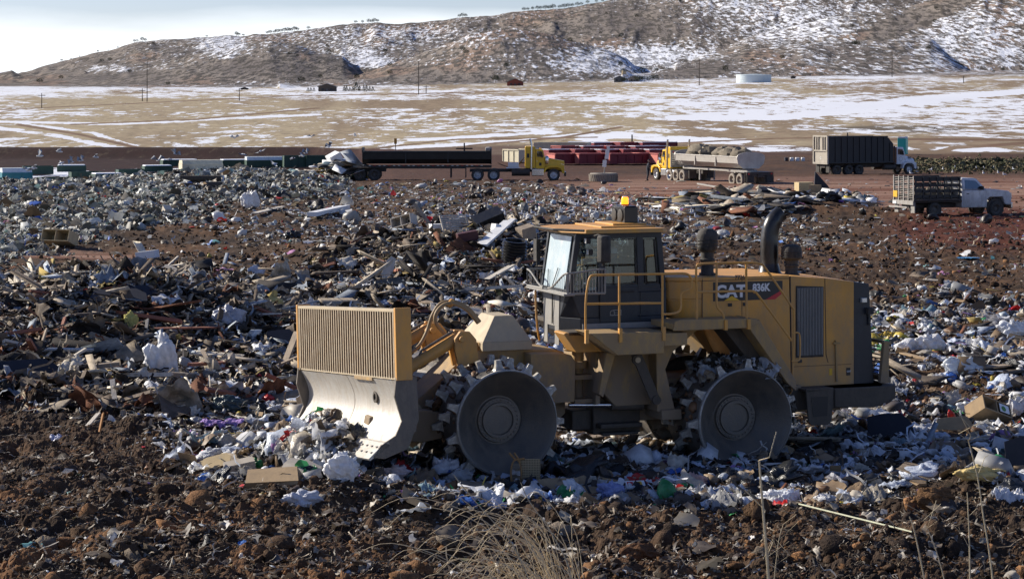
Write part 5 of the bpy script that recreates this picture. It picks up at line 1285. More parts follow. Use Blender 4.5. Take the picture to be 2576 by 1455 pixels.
def t_strip(seed, w=.06, k=7):
    r = np.random.default_rng(seed); s = np.linspace(-.5, .5, k); c = np.cumsum(r.uniform(-.12, .12, k)); h = np.abs(np.cumsum(r.uniform(-.1, .1, k)))
    L_ = np.stack([s, c - w / 2, h], 1); R_ = np.stack([s, c + w / 2, h + r.uniform(-.03, .03, k)], 1); V = np.concatenate([L_, R_])
    F_ = []
    for i in range(k - 1): F_ += [(i, i + 1, k + i + 1), (i, k + i + 1, k + i)]
    return V, np.array(F_)
TPL = {
    'crumple': [t_crumple(5, i) for i in range(14)], 'sheet': [t_crumple(4, 40 + i, .10) for i in range(10)],
    'bag': [t_ball(6, 9, 80 + i, .45, .55) for i in range(12)], 'clod': [t_ball(6, 8, 120 + i, .55, .60) for i in range(14)],
    'hcrumple': [t_crumple(9, 300 + i, .34) for i in range(16)], 'hbag': [t_ball(9, 14, 330 + i, .42, .55) for i in range(16)],
    'plank': [t_box(1, .10 + .02 * i, .035, 160 + i) for i in range(6)], 'board': [t_box(1, .45 + .06 * i, .03, 180 + i, .2) for i in range(6)],
    'chip': [t_box(1, .35, .12, 200 + i, .35) for i in range(5)], 'strip': [t_strip(220 + i) for i in range(8)], 'carton': [t_box(1, .7, .5, 240 + i, .12) for i in range(5)],
}
def rot_mats(n, tilt, r=rng):
    yaw = r.uniform(0, 2 * np.pi, n); ax = r.uniform(0, 2 * np.pi, n); t = np.abs(r.normal(0, tilt, n))
    c, s = np.cos(yaw), np.sin(yaw); Z = np.zeros((n, 3, 3)); Z[:, 0, 0] = c; Z[:, 0, 1] = -s; Z[:, 1, 0] = s; Z[:, 1, 1] = c; Z[:, 2, 2] = 1
    kx, ky = np.cos(ax), np.sin(ax); ct, st = np.cos(t), np.sin(t); K = np.zeros((n, 3, 3))
    K[:, 0, 0] = ct + kx * kx * (1 - ct); K[:, 0, 1] = kx * ky * (1 - ct); K[:, 0, 2] = ky * st
    K[:, 1, 0] = kx * ky * (1 - ct); K[:, 1, 1] = ct + ky * ky * (1 - ct); K[:, 1, 2] = -kx * st
    K[:, 2, 0] = -ky * st; K[:, 2, 1] = kx * st; K[:, 2, 2] = ct
    return K @ Z
class Bulk:
    def __init__(s): s.V = []; s.F = []; s.C = []; s.n = 0
    def add(s, kind, x, y, size, col, tilt, lift=.12, asp=.25, z=None):
        n = len(x)
        if n == 0: return
        z = H(x, y) + size * lift if z is None else z
        Rm = rot_mats(n, tilt); T = rng.integers(0, len(TPL[kind]), n)
        sc = size[:, None] * rng.uniform(1 - asp, 1 + asp, (n, 3))
        for k, (tv, tf) in enumerate(TPL[kind]):
            q = np.where(T == k)[0]
            if not len(q): continue
            v = tv[None] * sc[q][:, None, :]
            v = np.einsum('nij,nkj->nki', Rm[q], v)
            v += np.stack([x[q], y[q], z[q]], 1)[:, None, :]
            m = len(tv); s.V.append(v.reshape(-1, 3))
            s.F.append((tf[None] + (np.arange(len(q)) * m)[:, None, None]).reshape(-1, 3) + s.n)
            cc = np.repeat(col[q], m, 0) * rng.uniform(.88, 1.08, (len(q) * m, 1)); s.C.append(cc); s.n += len(q) * m
    def build(s, name, m, label=None):
        me = np_mesh(name, np.concatenate(s.V), np.concatenate(s.F), 3, np.clip(np.concatenate(s.C), 0, 1))
        o = link(name, me, m); tag(o, label, None, None, 'stuff'); return o
def machine_clear(x, y):
    """True where nothing stands: keeps bits out of the trucks."""
    ok = np.ones(len(x), bool)
    for t, x0, x1, w in ((t1, -17, 2, 1.6), (t2, -16, 2, 1.6), (t3, -10.5, 2, 1.6), (t4, -6, 1.5, 1.3)):
        c, s_ = math.cos(t.rotation_euler[2]), math.sin(t.rotation_euler[2]); dx, dy = x - t.location[0], y - t.location[1]
        lx = dx * c + dy * s_; ly = -dx * s_ + dy * c; ok &= ~((lx > x0) & (lx < x1) & (np.abs(ly) < w))
    return ok
def sample(n, u0, u1, v0, v1, want):
    U = rng.uniform(u0, u1, n); V = rng.uniform(v0, v1, n); D = CAMZ * F / (V - V0); x = (U - U0) * D / F
    d = dens(U, V, x, D); p = want(U, V, x, D, d); keep = (rng.random(n) < p) & machine_clear(x, D)
    return U[keep], V[keep], x[keep], D[keep], {k: v[keep] for k, v in d.items()}
def pal(n, table):
    w = np.array([t[0] for t in table], float); w /= w.sum(); k = rng.choice(len(table), n, p=w)
    return np.array([t[1] for t in table])[k] * rng.uniform(.72, 1.15, (n, 1))
P_WHITE = [(20, (.74, .75, .77)), (10, (.58, .63, .72)), (15, (.38, .38, .38)), (10, (.56, .50, .41)), (13, (.30, .21, .13)), (18, (.022, .023, .026)), (18, (.09, .07, .055)), (2.2, (.06, .16, .50)), (1.6, (.55, .03, .03)), (1.2, (.05, .30, .10)), (1.4, (.65, .50, .08)), (1.4, (.45, .25, .55)), (2, (.20, .30, .34))]
P_MIX = [(14, (.66, .66, .66)), (8, (.52, .58, .62)), (16, (.36, .35, .32)), (18, (.17, .14, .11)), (14, (.07, .055, .045)), (8, (.03, .03, .03)), (7, (.45, .37, .26)), (.8, (.05, .15, .45)), (.7, (.5, .05, .04)), (.8, (.60, .30, .50)), (.5, (.6, .5, .1)), (1, (.15, .35, .36))]
P_GLASS = [(16, (.40, .42, .39)), (15, (.64, .64, .60)), (22, (.20, .215, .20)), (20, (.29, .255, .205)), (24, (.045, .046, .043)), (17, (.12, .085, .055)), (3, (.24, .36, .35)), (1, (.05, .12, .45)), (.6, (.5, .06, .05))]
P_WOOD = [(16, (.30, .25, .19)), (22, (.14, .11, .085)), (9, (.46, .39, .30)), (28, (.035, .030, .027)), (7, (.18, .075, .04)), (7, (.62, .56, .46)), (8, (.24, .27, .31)), (3, (.50, .55, .62)), (2, (.42, .32, .12))]
P_SOIL = [(30, (.080, .050, .032)), (14, (.15, .080, .040)), (7, (.23, .12, .058)), (20, (.045, .032, .025)), (6, (.16, .13, .10))]
def lognorm(n, m, s=.5): return m * np.exp(rng.normal(0, s, n))
# soil clods over everything, most in the foreground
b = Bulk()
U, V, x, y, d = sample(52000, -150, 2730, 620, 1640, lambda U, V, x, y, d: (.30 + .7 * d['dirt']) * sstep(550, 1250, V) * (1 - .85 * d['road']) * (.35 + .65 * sstep(-.2, .35, fbm(x / .8, y / .8, 81, 3))))
b.add('clod', x, y, np.clip(lognorm(len(x), .040, .55), .015, .22), pal(len(x), P_SOIL), 1.2, .05)
U, V, x, y, d = sample(420, -150, 2730, 1270, 1640, lambda U, V, x, y, d: .3 + .7 * d['dirt'])
b.add('clod', x, y, np.clip(lognorm(len(x), .20, .35), .12, .42), pal(len(x), P_SOIL) * 1.1, 1.2, .0)
U, V, x, y, d = sample(22000, -100, 2700, 450, 760, lambda U, V, x, y, d: .5 * (1 - .8 * d['road']))
b.add('clod', x, y, np.clip(lognorm(len(x), .09, .5), .04, .35), pal(len(x), P_SOIL), 1.2, .15)
b.build('soil_clods', M['soil'], 'crumbled dark brown and orange soil clods all over the ground')
# paper, film and plastic
b = Bulk(); f_ = Bulk()
def mach(x, y): return np.exp(-(((x - 1.6) / 6.0) ** 4) - ((y - 41.2) / 2.0) ** 4)
def scatter(bk, kind, n, box, want, size, table, tilt, lift=.15, grow=.8, gain=1.0, smin=.03, smax=.8, sd=.5):
    U, V, x, y, d = sample(n, *box, want)
    s = np.clip(lognorm(len(x), size, sd) * (1 + np.clip(y - 40, 0, 130) / 110 * grow), smin, smax)
    bk.add(kind, x, y, s, pal(len(x), table) * gain, tilt, lift)
white = lambda U, V, x, y, d: np.clip(d['white'] * (.50 + 1.5 * fbm(x / .8, y / .8, 77, 4)) - .35 * d['dirt'] + .03, 0, 1)
A_ = (-150, 2730, 700, 1420)
scatter(b, 'crumple', 24000, A_, white, .11, P_WHITE, .6, sd=.5)
scatter(b, 'hcrumple', 12500, A_, white, .17, P_WHITE, .55, sd=.5, smax=.5)
scatter(b, 'sheet', 9000, A_, white, .14, P_WHITE, .6, sd=.6)
scatter(f_, 'hbag', 10000, A_, white, .135, P_WHITE, .9, .20, sd=.5, smax=.36)
scatter(f_, 'bag', 6000, A_, white, .09, P_WHITE, .9, .20, sd=.5)
scatter(f_, 'hcrumple', 3600, A_, white, .32, P_WHITE, .45, sd=.35, smax=.6)
scatter(b, 'clod', 9000, A_, white, .10, P_SOIL, 1.0, .3)
scatter(b, 'carton', 2600, A_, white, .17, P_WHITE, .9)
scatter(b, 'strip', 9000, A_, white, .30, P_WHITE, .6)
scatter(b, 'sheet', 20000, A_, lambda U, V, x, y, d: .9 * d['white'], .06, P_WHITE, .8, sd=.4)
mix = lambda U, V, x, y, d: np.clip(d['mix'] * (.7 + 1.0 * fbm(x / 3, y / 3, 78, 3)) + .10 * (1 - d['road']), 0, 1)
B_ = (-100, 2700, 440, 900)
scatter(b, 'crumple', 40000, B_, mix, .095, P_MIX, .6, grow=.7)
scatter(b, 'sheet', 20000, B_, mix, .14, P_MIX, .4, grow=.7)
scatter(b, 'strip', 9000, B_, mix, .35, P_MIX, .4, grow=.7)
scatter(f_, 'bag', 5000, B_, mix, .16, P_MIX, .9, .2, grow=.6)
glass = lambda U, V, x, y, d: np.clip(d['glass'] * 1.3, 0, 1)
G_ = (-100, 950, 405, 680)
scatter(b, 'bag', 30000, G_, glass, .095, P_GLASS, 1.2, .15, grow=.7)
scatter(b, 'crumple', 60000, G_, glass, .125, P_GLASS, .9, .15, grow=.8)
scatter(b, 'sheet', 16000, G_, glass, .13, P_GLASS, .9, .15, grow=.8)
scatter(b, 'strip', 6000, G_, glass, .35, P_GLASS, .8, .2, grow=.8)
# sparse litter on the dirt and the yard
lit = lambda U, V, x, y, d: .07 + .20 * sstep(.25, .6, fbm(x / 2, y / 2, 79, 3))
scatter(b, 'crumple', 9000, (-100, 2700, 440, 1640), lit, .085, P_MIX, .6, gain=1.05)
scatter(b, 'strip', 30000, (-100, 2700, 1000, 1640), lambda *a: .8, .11, [(3, (.30, .24, .17)), (4, (.10, .08, .06)), (1, (.5, .46, .4))], .6)
scatter(b, 'chip', 12000, (-100, 2700, 640, 1640), lambda *a: .5, .05, P_WOOD, .8)
scatter(b, 'crumple', 12000, (-100, 2700, 1150, 1640), lambda U, V, x, y, d: .15 + .7 * sstep(0, .4, fbm(x / .7, y / .7, 83, 3)), .075, [(3, (.20, .16, .12)), (4, (.07, .05, .04)), (2, (.40, .36, .30)), (.6, (.65, .62, .58))], .8)
# road litter
scatter(b, 'sheet', 1600, (1300, 2700, 425, 560), lambda U, V, x, y, d: .4, .16, P_MIX, .2, grow=.4)
b.build('litter', M['paper'], 'loose scraps of paper, card and plastic strewn over the landfill')
f_.build('plastic_film', M['film'], 'crumpled plastic film and small bags packed into the rubbish')
# broken lumber
b = Bulk()
wood = lambda U, V, x, y, d: np.clip(d['wood'] * (.8 + .8 * fbm(x / 1.5, y / 1.5, 80, 3)), 0, 1)
W_ = (-200, 1600, 560, 1060)
scatter(b, 'plank', 3400, W_, wood, .50, P_WOOD, .35, .16, grow=.2, smin=.15, smax=2.4)
scatter(b, 'plank', 700, W_, wood, .42, P_WOOD, .8, .28, grow=.2, smin=.15, smax=1.8)
scatter(b, 'board', 3000, W_, wood, .30, P_WOOD, .45, .15, grow=.2, smin=.12, smax=1.2)
scatter(b, 'chip', 30000, W_, wood, .15, P_WOOD, .7, .2, grow=.2)
scatter(b, 'strip', 14000, W_, wood, .42, P_WOOD, .6, .2, grow=.2)
scatter(b, 'hcrumple', 8000, W_, wood, .28, P_WOOD + [(8, (.5, .5, .52))], .8, .2, grow=.2)
scatter(b, 'crumple', 14000, W_, wood, .14, P_WOOD, .7, .2, grow=.2)
scatter(b, 'plank', 1200, (600, 2700, 700, 1150), lambda U, V, x, y, d: .30 * d['white'] + .2, .5, P_WOOD, .4, .12, grow=.1, smax=1.6)
scatter(b, 'board', 900, (600, 2700, 640, 1250), lambda U, V, x, y, d: .30 * d['white'] + .1, .35, P_WOOD, .4, .12, grow=.1, smax=.9)
cd = lambda U, V, x, y, d: d['cd']
scatter(b, 'plank', 900, (1650, 2150, 475, 560), cd, 1.3, P_WOOD, .18, .1, grow=.3, smax=4)
scatter(b, 'board', 420, (1650, 2150, 475, 560), cd, .8, P_WOOD + [(30, (.66, .66, .66))], .3, .14, grow=.3, smax=2)
b.build('lumber_debris', M['lumber'], 'splintered planks, boards and chips heaped in the wood pile')
b = Bulk()
scatter(b, 'crumple', 2600, (1650, 2250, 470, 560), cd, .35, P_WHITE, .5, .2, grow=.4)
scatter(b, 'bag', 500, (2050, 2200, 478, 520), lambda U, V, x, y, d: ell(U, V, 2120, 505, 75, 16), .35, P_WHITE, .9, .25, grow=.3)
b.build('mixed_rubbish', M['paper'], 'torn sheets and bags mixed into the board pile on the yard')

# rubbish pushed up by the blade and packed on the rear wheel
mq = Matrix.Translation((3.415, 41.98, 0)) @ Matrix.Rotation(R(180) + TH, 4, 'Z')
b = Bulk(); n = 2300
t = rng.random(n); ly = rng.normal(.35, .85, n); hgt = np.clip(1 - ((ly - .35) / 1.7) ** 2, .05, 1); lx = 6.95 + rng.random(n) ** .8 * .75; lz = .12 + rng.random(n) * .88 * hgt * np.clip(1.25 - (lx - 6.85) * 1.1, .1, 1)
P3 = np.array([mq @ Vector(v) for v in zip(lx, ly, lz)])
k1 = rng.random(n) < .5
b.add('hcrumple', P3[k1, 0], P3[k1, 1], lognorm(k1.sum(), .22, .4), pal(k1.sum(), P_WHITE), .9, z=P3[k1, 2]); k2 = ~k1
b.add('hbag', P3[k2, 0], P3[k2, 1], lognorm(k2.sum(), .17, .4), pal(k2.sum(), P_WHITE[:7]), .9, z=P3[k2, 2])
b.build('blade_load', M['film'], 'mixed bags and wet rubbish heaped against the foot of the blade')
b = Bulk(); n = 520; a = R(100) + rng.normal(0, 1, n) * R(34) + R(28); rr_ = .90 + rng.random(n) * .13; ly = rng.uniform(.50, 1.84, n)
P3 = np.array([mq @ Vector(v) for v in zip(rr_ * np.cos(a), ly, .73 + rr_ * np.sin(a))])
b.add('hcrumple', P3[:, 0], P3[:, 1], lognorm(n, .13, .4), pal(n, [(5, (.20, .17, .13)), (3, (.10, .085, .07)), (3, (.5, .5, .5)), (1, (.62, .64, .68))]), 1.3, z=P3[:, 2])
a = rng.uniform(0, 6.28, 500); rr_ = .89 + rng.random(500) * .04; ly = rng.uniform(.5, 1.8, 500); cx = np.where(rng.random(500) < .5, 4.435, 0); cz = np.where(cx > 1, .9, .73)
P3 = np.array([mq @ Vector(v) for v in zip(cx + rr_ * np.cos(a), ly, cz + rr_ * np.sin(a))])
b.add('clod', P3[:, 0], P3[:, 1], lognorm(500, .07, .4), pal(500, P_SOIL) * 1.4, 1.3, z=P3[:, 2])
b.build('packed_mud', M['paper'], 'mud and shredded rubbish packed between the wheel teeth')
MARKS = [(545, 1080, 'the purple cloth'), (405, 935, 'the tall standing white bag'), (340, 745, 'the black roofing sheet'), (475, 868, 'the long reddish plank'), (120, 905, 'the upright weathered stake'), (650, 885, 'the shingled roof piece'),
 (150, 1105, 'the blue and yellow wrapper'), (795, 1165, 'the white plate'), (865, 1210, 'the knotted white bag'), (605, 1205, 'the wet paper stack'), (640, 1192, 'the bright green bag'), (1018, 1240, 'the tennis ball'), (1312, 1235, 'the broken wicker chair'), (1065, 1150, 'the long dirty cloth'),
 (1400, 1240, 'the flattened brown box'), (1600, 1245, 'the printed magazine'), (1612, 1140, 'the red torn bag'), (1540, 1255, 'the blue and clear bag'), (1745, 1225, 'the bag with a red label'), (1880, 1175, 'the rear wheel'), (1275, 1180, 'the front wheel'), (1940, 1250, 'the clean white bag'), (2240, 1105, 'the dark navy panel'),
 (2465, 1228, 'the yellow cushion'), (2352, 1282, 'the clay boulder'), (2490, 1078, 'the torn printed box'), (2420, 940, 'the pale bluish bag'), (2335, 880, 'the round white bag'), (2240, 845, 'the yellow insulation'), (2380, 795, 'the big white sheet heap'), (2550, 845, 'the white bag at the right edge'), (2555, 905, 'the vivid blue bag'),
 (1045, 845, 'the bag by the trash rack'), (1160, 812, 'the beige particle board'), (1290, 668, 'the black corrugated pipe'), (1018, 590, 'the tan cabinet'), (1232, 585, 'the big black box'), (1250, 712, 'the pale tilted board'), (735, 598, 'the lone black sack'), (785, 552, 'the white foam board'), (148, 625, 'the tan open box'), (1178, 618, 'the dark red carton'),
 (1325, 612, 'the wooden crate'), (2428, 652, 'the blue tarp'), (1518, 457, 'the huge tyre'), (1572, 500, 'the beacon'), (1470, 560, 'the cab roof'), (2500, 1190, 'the standing grey board'), (1880, 520, 'the yard pile'), (2380, 450, 'the pickup bed'), (60, 960, 'the black corrugated sheet'), (300, 775, 'the large dark slab'), (275, 1020, 'the pale splintered lath'), (1150, 592, 'the louvre panel')]
def by_mark(U, V):
    m_ = min(MARKS, key=lambda q: (q[0] - U) ** 2 + (1.6 * (q[1] - V)) ** 2); dx, dy = U - m_[0], V - m_[1]
    side = ('right of' if dx > 0 else 'left of') if abs(dx) > 1.3 * abs(dy) else ('below' if dy > 0 else 'above')
    far = '' if math.hypot(dx, dy) < 45 else 'a little way ' if math.hypot(dx, dy) < 110 else 'well '
    return far + side + ' ' + m_[2]
SEEN = {}
def distinct(adj, U, V, s=None, ref=1.0):
    sz = '' if s is None else 'very small ' if s < ref * .68 else 'small ' if s < ref * .85 else 'large ' if s > ref * 1.45 else 'fairly large ' if s > ref * 1.15 else ''
    lb = sz + adj + ' ' + by_mark(U, V)
    return lb
# ------------------------------------------------------------------ single things lying about
def solid(name, col, rough=.6, **k): return mat(name, col, rough, **k)
PM = {
 'white': attr_mat('white_bag_plastic', .35, .5, trans=.22, nscale=5, namt=.12, bump_=.6, bscale=16),
}
def colored(me, c, seed=0):
    at = me.color_attributes.new('Col', 'FLOAT_COLOR', 'POINT'); n = len(me.vertices)
    r = np.random.default_rng(seed); a = np.ones((n, 4), np.float32); a[:, :3] = np.array(c) * r.uniform(.85, 1.08, (n, 1)); at.data.foreach_set('color', a.ravel())
    return me
def tri_mesh(name, V, Fc, c, seed, m, smooth=True):
    me = np_mesh(name, V, Fc, 3, None, smooth); colored(me, c, seed); me.materials.append(m); return me
def mesh_from(name, kind, c, seed, sx=1, sy=1, sz=1, m=None, res=30):
    if kind == 'bag':
        V, Fc = t_ball(res, int(res * 1.5), seed, .55, .7, knot=True)
    elif kind == 'lump': V, Fc = t_ball(res, int(res * 1.4), seed, .45, .7)
    elif kind == 'cloth': V, Fc = t_crumple(res, seed, .30); 
    elif kind == 'flat': V, Fc = t_crumple(res, seed, .10)
    if kind in ('cloth', 'flat'):
        X, Y = V[:, 0], V[:, 1]; r = np.hypot(X, Y); edge = .42 + .12 * vnoise(np.arctan2(Y, X) * 1.6 + seed, 0 * X, seed)
        k = edge * np.maximum(np.abs(X), np.abs(Y)) / .5 / np.maximum(r, 1e-6); k = np.where(r < 1e-4, 1.0, k * 1.0); V = V.copy(); V[:, 0] *= k; V[:, 1] *= k
        V[:, 2] += (.10 * ridged(X * 4 + seed + Y, Y * 5, seed, 3) + .035 * vnoise(X * 16, Y * 16, seed)) * (1.0 if kind == 'cloth' else .4); V[:, 2] *= .75
    V = V * np.array([sx, sy, sz]); V[:, 2] -= np.percentile(V[:, 2], 12)
    return tri_mesh(name, V, Fc, c, seed, m or PM['white'])
def hz(x, y): return float(H(np.array([x]), np.array([y]))[0])
def put(name, me, U, V, label, cat, group=None, rz=0, rx=0, ry=0, dz=0.0, dD=0, m=None):
    x, y, z = gv(U, V)
    if dD: y += dD; x = (U - U0) * y / F
    o = link(name, me, m, None, (x, y, hz(x, y) + dz), (rx, ry, rz))
    tag(o, label, cat, group); return o
def mpx(U, V): return gv(U, V)[1] / F      # metres per picture unit there
def soft(name, kind, c, U, V, w, h, label, cat, seed, rz=0, dz=.0, m=None, depth=None, rx=0, group=None):
    k = mpx(U, V)
    me = mesh_from(name, kind, c, seed, w * k * 1.15, (depth or w * .55) * k, h * k * 1.5, m)
    return put(name, me, U, V + h * .25, label, cat, group, rz, rx, 0, dz)
def boxy(name, dims, U, V, label, cat, m, rz=0, rx=0, ry=0, dz=0, bev=.004, extra=None):
    sx, sy, sz = dims; mb = MB().box(-sx / 2, sx / 2, -sy / 2, sy / 2, 0, sz)
    if extra: extra(mb)
    o = mb.build(name, m, None, bev=bev); x, y, z = gv(U, V); o.location = (x, y, hz(x, y) + dz); o.rotation_euler = (rx, ry, rz)
    return tag(o, label, cat)
WOODm = mat('weathered_board', (.33, .26, .19), .85, dirt=(.14, .11, .09), dirt_amt=.4, dscale=3, bump_=.3)
PALE = mat('pale_board', (.60, .54, .45), .8, dirt=(.36, .30, .24), dirt_amt=.35, dscale=2.5, bump_=.2)
WHITEB = mat('white_panel', (.74, .74, .74), .6, dirt=(.45, .42, .38), dirt_amt=.25, dscale=2)
CARD = mat('brown_cardboard', (.36, .25, .14), .9, dirt=(.22, .16, .10), dirt_amt=.35, dscale=3, bump_=.1)
TANC = mat('tan_cardboard', (.55, .42, .23), .9, dirt=(.36, .28, .18), dirt_amt=.3, dscale=3)
DARKP = mat('dark_navy_panel', (.010, .012, .022), .6, dirt=(.05, .05, .06), dirt_amt=.2, dscale=4)
REDW = mat('reddish_splintered_wood', (.30, .11, .065), .8, dirt=(.16, .08, .05), dirt_amt=.35, dscale=4, bump_=.6, bscale=12)
BLKF = attr_mat('black_film', .3, .6, nscale=4, namt=.3, bump_=.5)
FAB = attr_mat('crumpled_fabric', .85, .2, nscale=12, namt=.15, bump_=.5, bscale=30)
W_C, BLK_C = (.76, .77, .80), (.015, .016, .018)
def at_front(mb): pass
# near the blade and in the front heap
soft('cloth', 'cloth', (.30, .20, .46), 545, 1080, 125, 40, 'purple crumpled cloth lying left of the blade tip on the dirt', 'cloth', 401, m=FAB)
soft('cloth', 'cloth', (.33, .22, .48), 465, 1105, 80, 42, 'lilac bunched cloth at the left end of the purple cloth', 'cloth', 402, m=FAB)
soft('plastic_bag', 'bag', (.80, .81, .84), 405, 935, 62, 105, 'tall white translucent bag standing up in the wood pile left of the blade', 'plastic bag', 403, depth=30)
soft('plastic_sheet', 'cloth', (.74, .74, .76), 502, 960, 105, 30, 'long pale wrinkled plastic sheet right of the tall standing white bag', 'plastic sheet', 404)
soft('plastic_sheet', 'cloth', (.40, .38, .36), 660, 985, 90, 46, 'grey plastic hood lying left of the foot of the blade', 'plastic sheet', 405)
soft('plastic_bag', 'bag', (.03, .22, .07), 640, 1192, 36, 34, 'bright green bag on the stack of wet paper in the front heap', 'plastic bag', 406)
for i, (U, V, w, h, c, lb, k) in enumerate([
    (775, 1095, 60, 70, (.72, .73, .76), 'plump white bag in the lower left corner of the blade', 'bag'), (815, 1095, 48, 62, (.76, .76, .80), 'white bag between two others at the foot of the blade', 'bag'),
    (848, 1072, 36, 60, (.70, .70, .73), 'small upright white bag against the middle of the blade', 'bag'), (893, 1075, 62, 112, (.80, .80, .82), 'big torn white bag hanging over the right side of the cutting edge', 'bag'),
    (865, 1210, 62, 62, (.82, .83, .86), 'white knotted bag alone in the front heap below the blade', 'bag'), (760, 1265, 70, 40, (.60, .62, .70), 'bluish translucent bag at the lower edge of the front heap', 'bag'),
    (990, 1215, 64, 42, (.66, .55, .55), 'pinkish striped bag beside the tennis ball', 'bag'), (1125, 1200, 60, 58, (.70, .72, .80), 'tall bluish white bag left of the broken wicker chair', 'bag'),
    (1240, 1265, 62, 60, (.74, .76, .90), 'bright blue-white ragged bag behind the dry grass', 'cloth'), (1655, 1195, 105, 50, (.74, .77, .84), 'wide torn white bag in front of the gap between the wheels', 'cloth'),
    (1635, 1155, 110, 45, (.70, .73, .80), 'long rumpled white plastic under the belly of the compactor', 'cloth'), (1940, 1250, 56, 36, (.80, .80, .84), 'clean white bag on brown soil below the rear wheel', 'bag'),
    (1988, 1254, 42, 34, (.74, .77, .86), 'small knotted white bag right of the clean white bag below the rear wheel', 'bag'), (1540, 1255, 58, 50, (.30, .36, .66), 'blue and clear bag with wet sides right of the cardboard sheets', 'bag'),
    (1745, 1225, 62, 42, (.62, .40, .36), 'clear bag with a red label below the two wheels', 'bag'), (2548, 1255, 100, 100, (.83, .84, .88), 'large white plastic sheet heap at the right edge near the front', 'cloth'),
    (2335, 880, 58, 46, (.80, .80, .82), 'round white bag behind the compactor beside a plank', 'bag'), (2380, 795, 80, 50, (.82, .82, .84), 'big white sheet heap at the back of the right rubbish field', 'cloth'),
    (2420, 940, 60, 40, (.72, .77, .82), 'pale bluish bag in the middle of the right rubbish field', 'bag'), (2550, 845, 60, 42, (.78, .80, .84), 'white bag at the right edge in the rubbish field', 'bag'),
    (2310, 1145, 80, 26, (.40, .44, .52), 'grey-blue film below the dark panel in the shade', 'cloth'), (2450, 1040, 58, 36, (.68, .70, .74), 'grey-white bag right of the torn box with green print', 'bag'),
    (205, 955, 60, 40, (.30, .36, .55), 'shiny bluish foil bag in the left wood pile', 'cloth'), (180, 785, 88, 36, (.72, .76, .86), 'bluish white bent sheet on top of the left wood pile', 'cloth'),
    (420, 792, 60, 30, (.66, .72, .88), 'light blue crumpled sheet on the left wood pile', 'cloth'), (575, 815, 62, 52, (.44, .46, .54), 'grey see-through bag left of the trash rack', 'bag'),
    (640, 855, 66, 40, (.76, .74, .76), 'white lump of foam wrap left of the trash rack', 'cloth'), (1045, 845, 74, 52, (.70, .74, .84), 'white crumpled bag right of the trash rack', 'cloth'),
    (628, 515, 30, 46, (.78, .78, .80), 'white sack at the top of the dirt slope', 'bag'), (545, 570, 44, 20, (.82, .82, .84), 'white scrap alone on the dark dirt slope', 'cloth'),
    (150, 1105, 56, 32, (.52, .55, .75), 'blue and yellow wrapper on the dark soil at left', 'cloth'), (1375, 1205, 76, 44, (.70, .76, .92), 'blue-white stiff sheet right of the wicker chair', 'cloth'),
    (2560, 1045, 40, 40, (.72, .72, .76), 'white bag at the right edge above the grey board', 'bag'), (2010, 1225, 60, 40, (.70, .73, .8), 'white plastic beside the foot of the rear wheel', 'cloth')]):
    soft('plastic_bag' if k == 'bag' else 'plastic_sheet', k, c, U, V, w, h, lb, 'plastic bag' if k == 'bag' else 'plastic sheet', 410 + i)
soft('plastic_sheet', 'cloth', (.70, .72, .76), 1065, 1150, 150, 40, 'long dirty white cloth stretched under the front wheel', 'cloth', 450, rz=R(-8), m=FAB)
soft('bin_liner', 'bag', BLK_C, 1490, 1190, 90, 40, 'black bin liner in the shade between the wheels', 'bin liner', 451, m=BLKF)
soft('bin_liner', 'bag', BLK_C, 735, 598, 34, 22, 'small black sack alone on the brown slope', 'bin liner', 452, m=BLKF)
soft('bin_liner', 'bag', BLK_C, 712, 497, 26, 20, 'black sack near the crest behind the board', 'bin liner', 453, m=BLKF)
soft('bin_liner', 'bag', BLK_C, 2090, 505, 36, 24, 'black bag sitting against the boards of the yard pile', 'bin liner', 454, m=BLKF)
soft('bin_liner', 'lump', (.03, .05, .05), 575, 1030, 80, 44, 'dark green film bunched in front of the wood pile', 'bin liner', 455, m=BLKF)
soft('fabric', 'cloth', (.60, .02, .03), 1612, 1140, 36, 24, 'bright red torn bag in the shade between the wheels', 'bag', 456, m=FAB)
soft('insulation', 'cloth', (.55, .38, .08), 2240, 845, 66, 32, 'yellow fibre insulation just behind the rear guard of the compactor', 'insulation', 457, m=FAB)
soft('insulation', 'cloth', (.50, .40, .14), 1215, 655, 40, 40, 'yellow fibre clump beside the black pipe', 'insulation', 458, m=FAB)
soft('insulation', 'lump', (.50, .45, .15), 330, 830, 30, 50, 'yellowish foam lump standing on top of the left wood pile', 'insulation', 459, m=FAB)
for i, (U, V, w) in enumerate([(1155, 770, 60), (1240, 772, 70), (1275, 800, 40), (1345, 778, 36), (270, 745, 34), (225, 760, 26)]):
    soft('pink_wrap', 'cloth', (.50, .32, .60), U, V, w, 20, ['pink-lilac wrap left of the arching hoses', 'pink-lilac wrap spread above the pyramid hood', 'lilac strip hanging lowest right of the hoses', 'pink wrap beside the guard cage of the cab', 'pink wrap on the left wood pile', 'small pink scrap left of the pink wrap on the wood pile'][i], 'plastic wrap', 470 + i, m=FAB)
soft('tarp', 'flat', (.10, .30, .55), 2428, 652, 80, 14, 'blue tarp lying flat on the brown ground at right', 'tarp', 480, m=FAB)
soft('tarp', 'cloth', (.05, .045, .04), 805, 530, 60, 32, 'dark brown tarp heaped beside the long white board', 'tarp', 481, m=FAB)
soft('blue_bag', 'cloth', (.05, .12, .45), 2555, 905, 30, 26, 'vivid blue bag at the right edge of the rubbish field', 'plastic bag', 482)
soft('cushion', 'lump', (.62, .47, .20), 2465, 1228, 100, 34, 'yellow foam cushion with a red end on the right foreground soil', 'cushion', 483, m=FAB, depth=40)
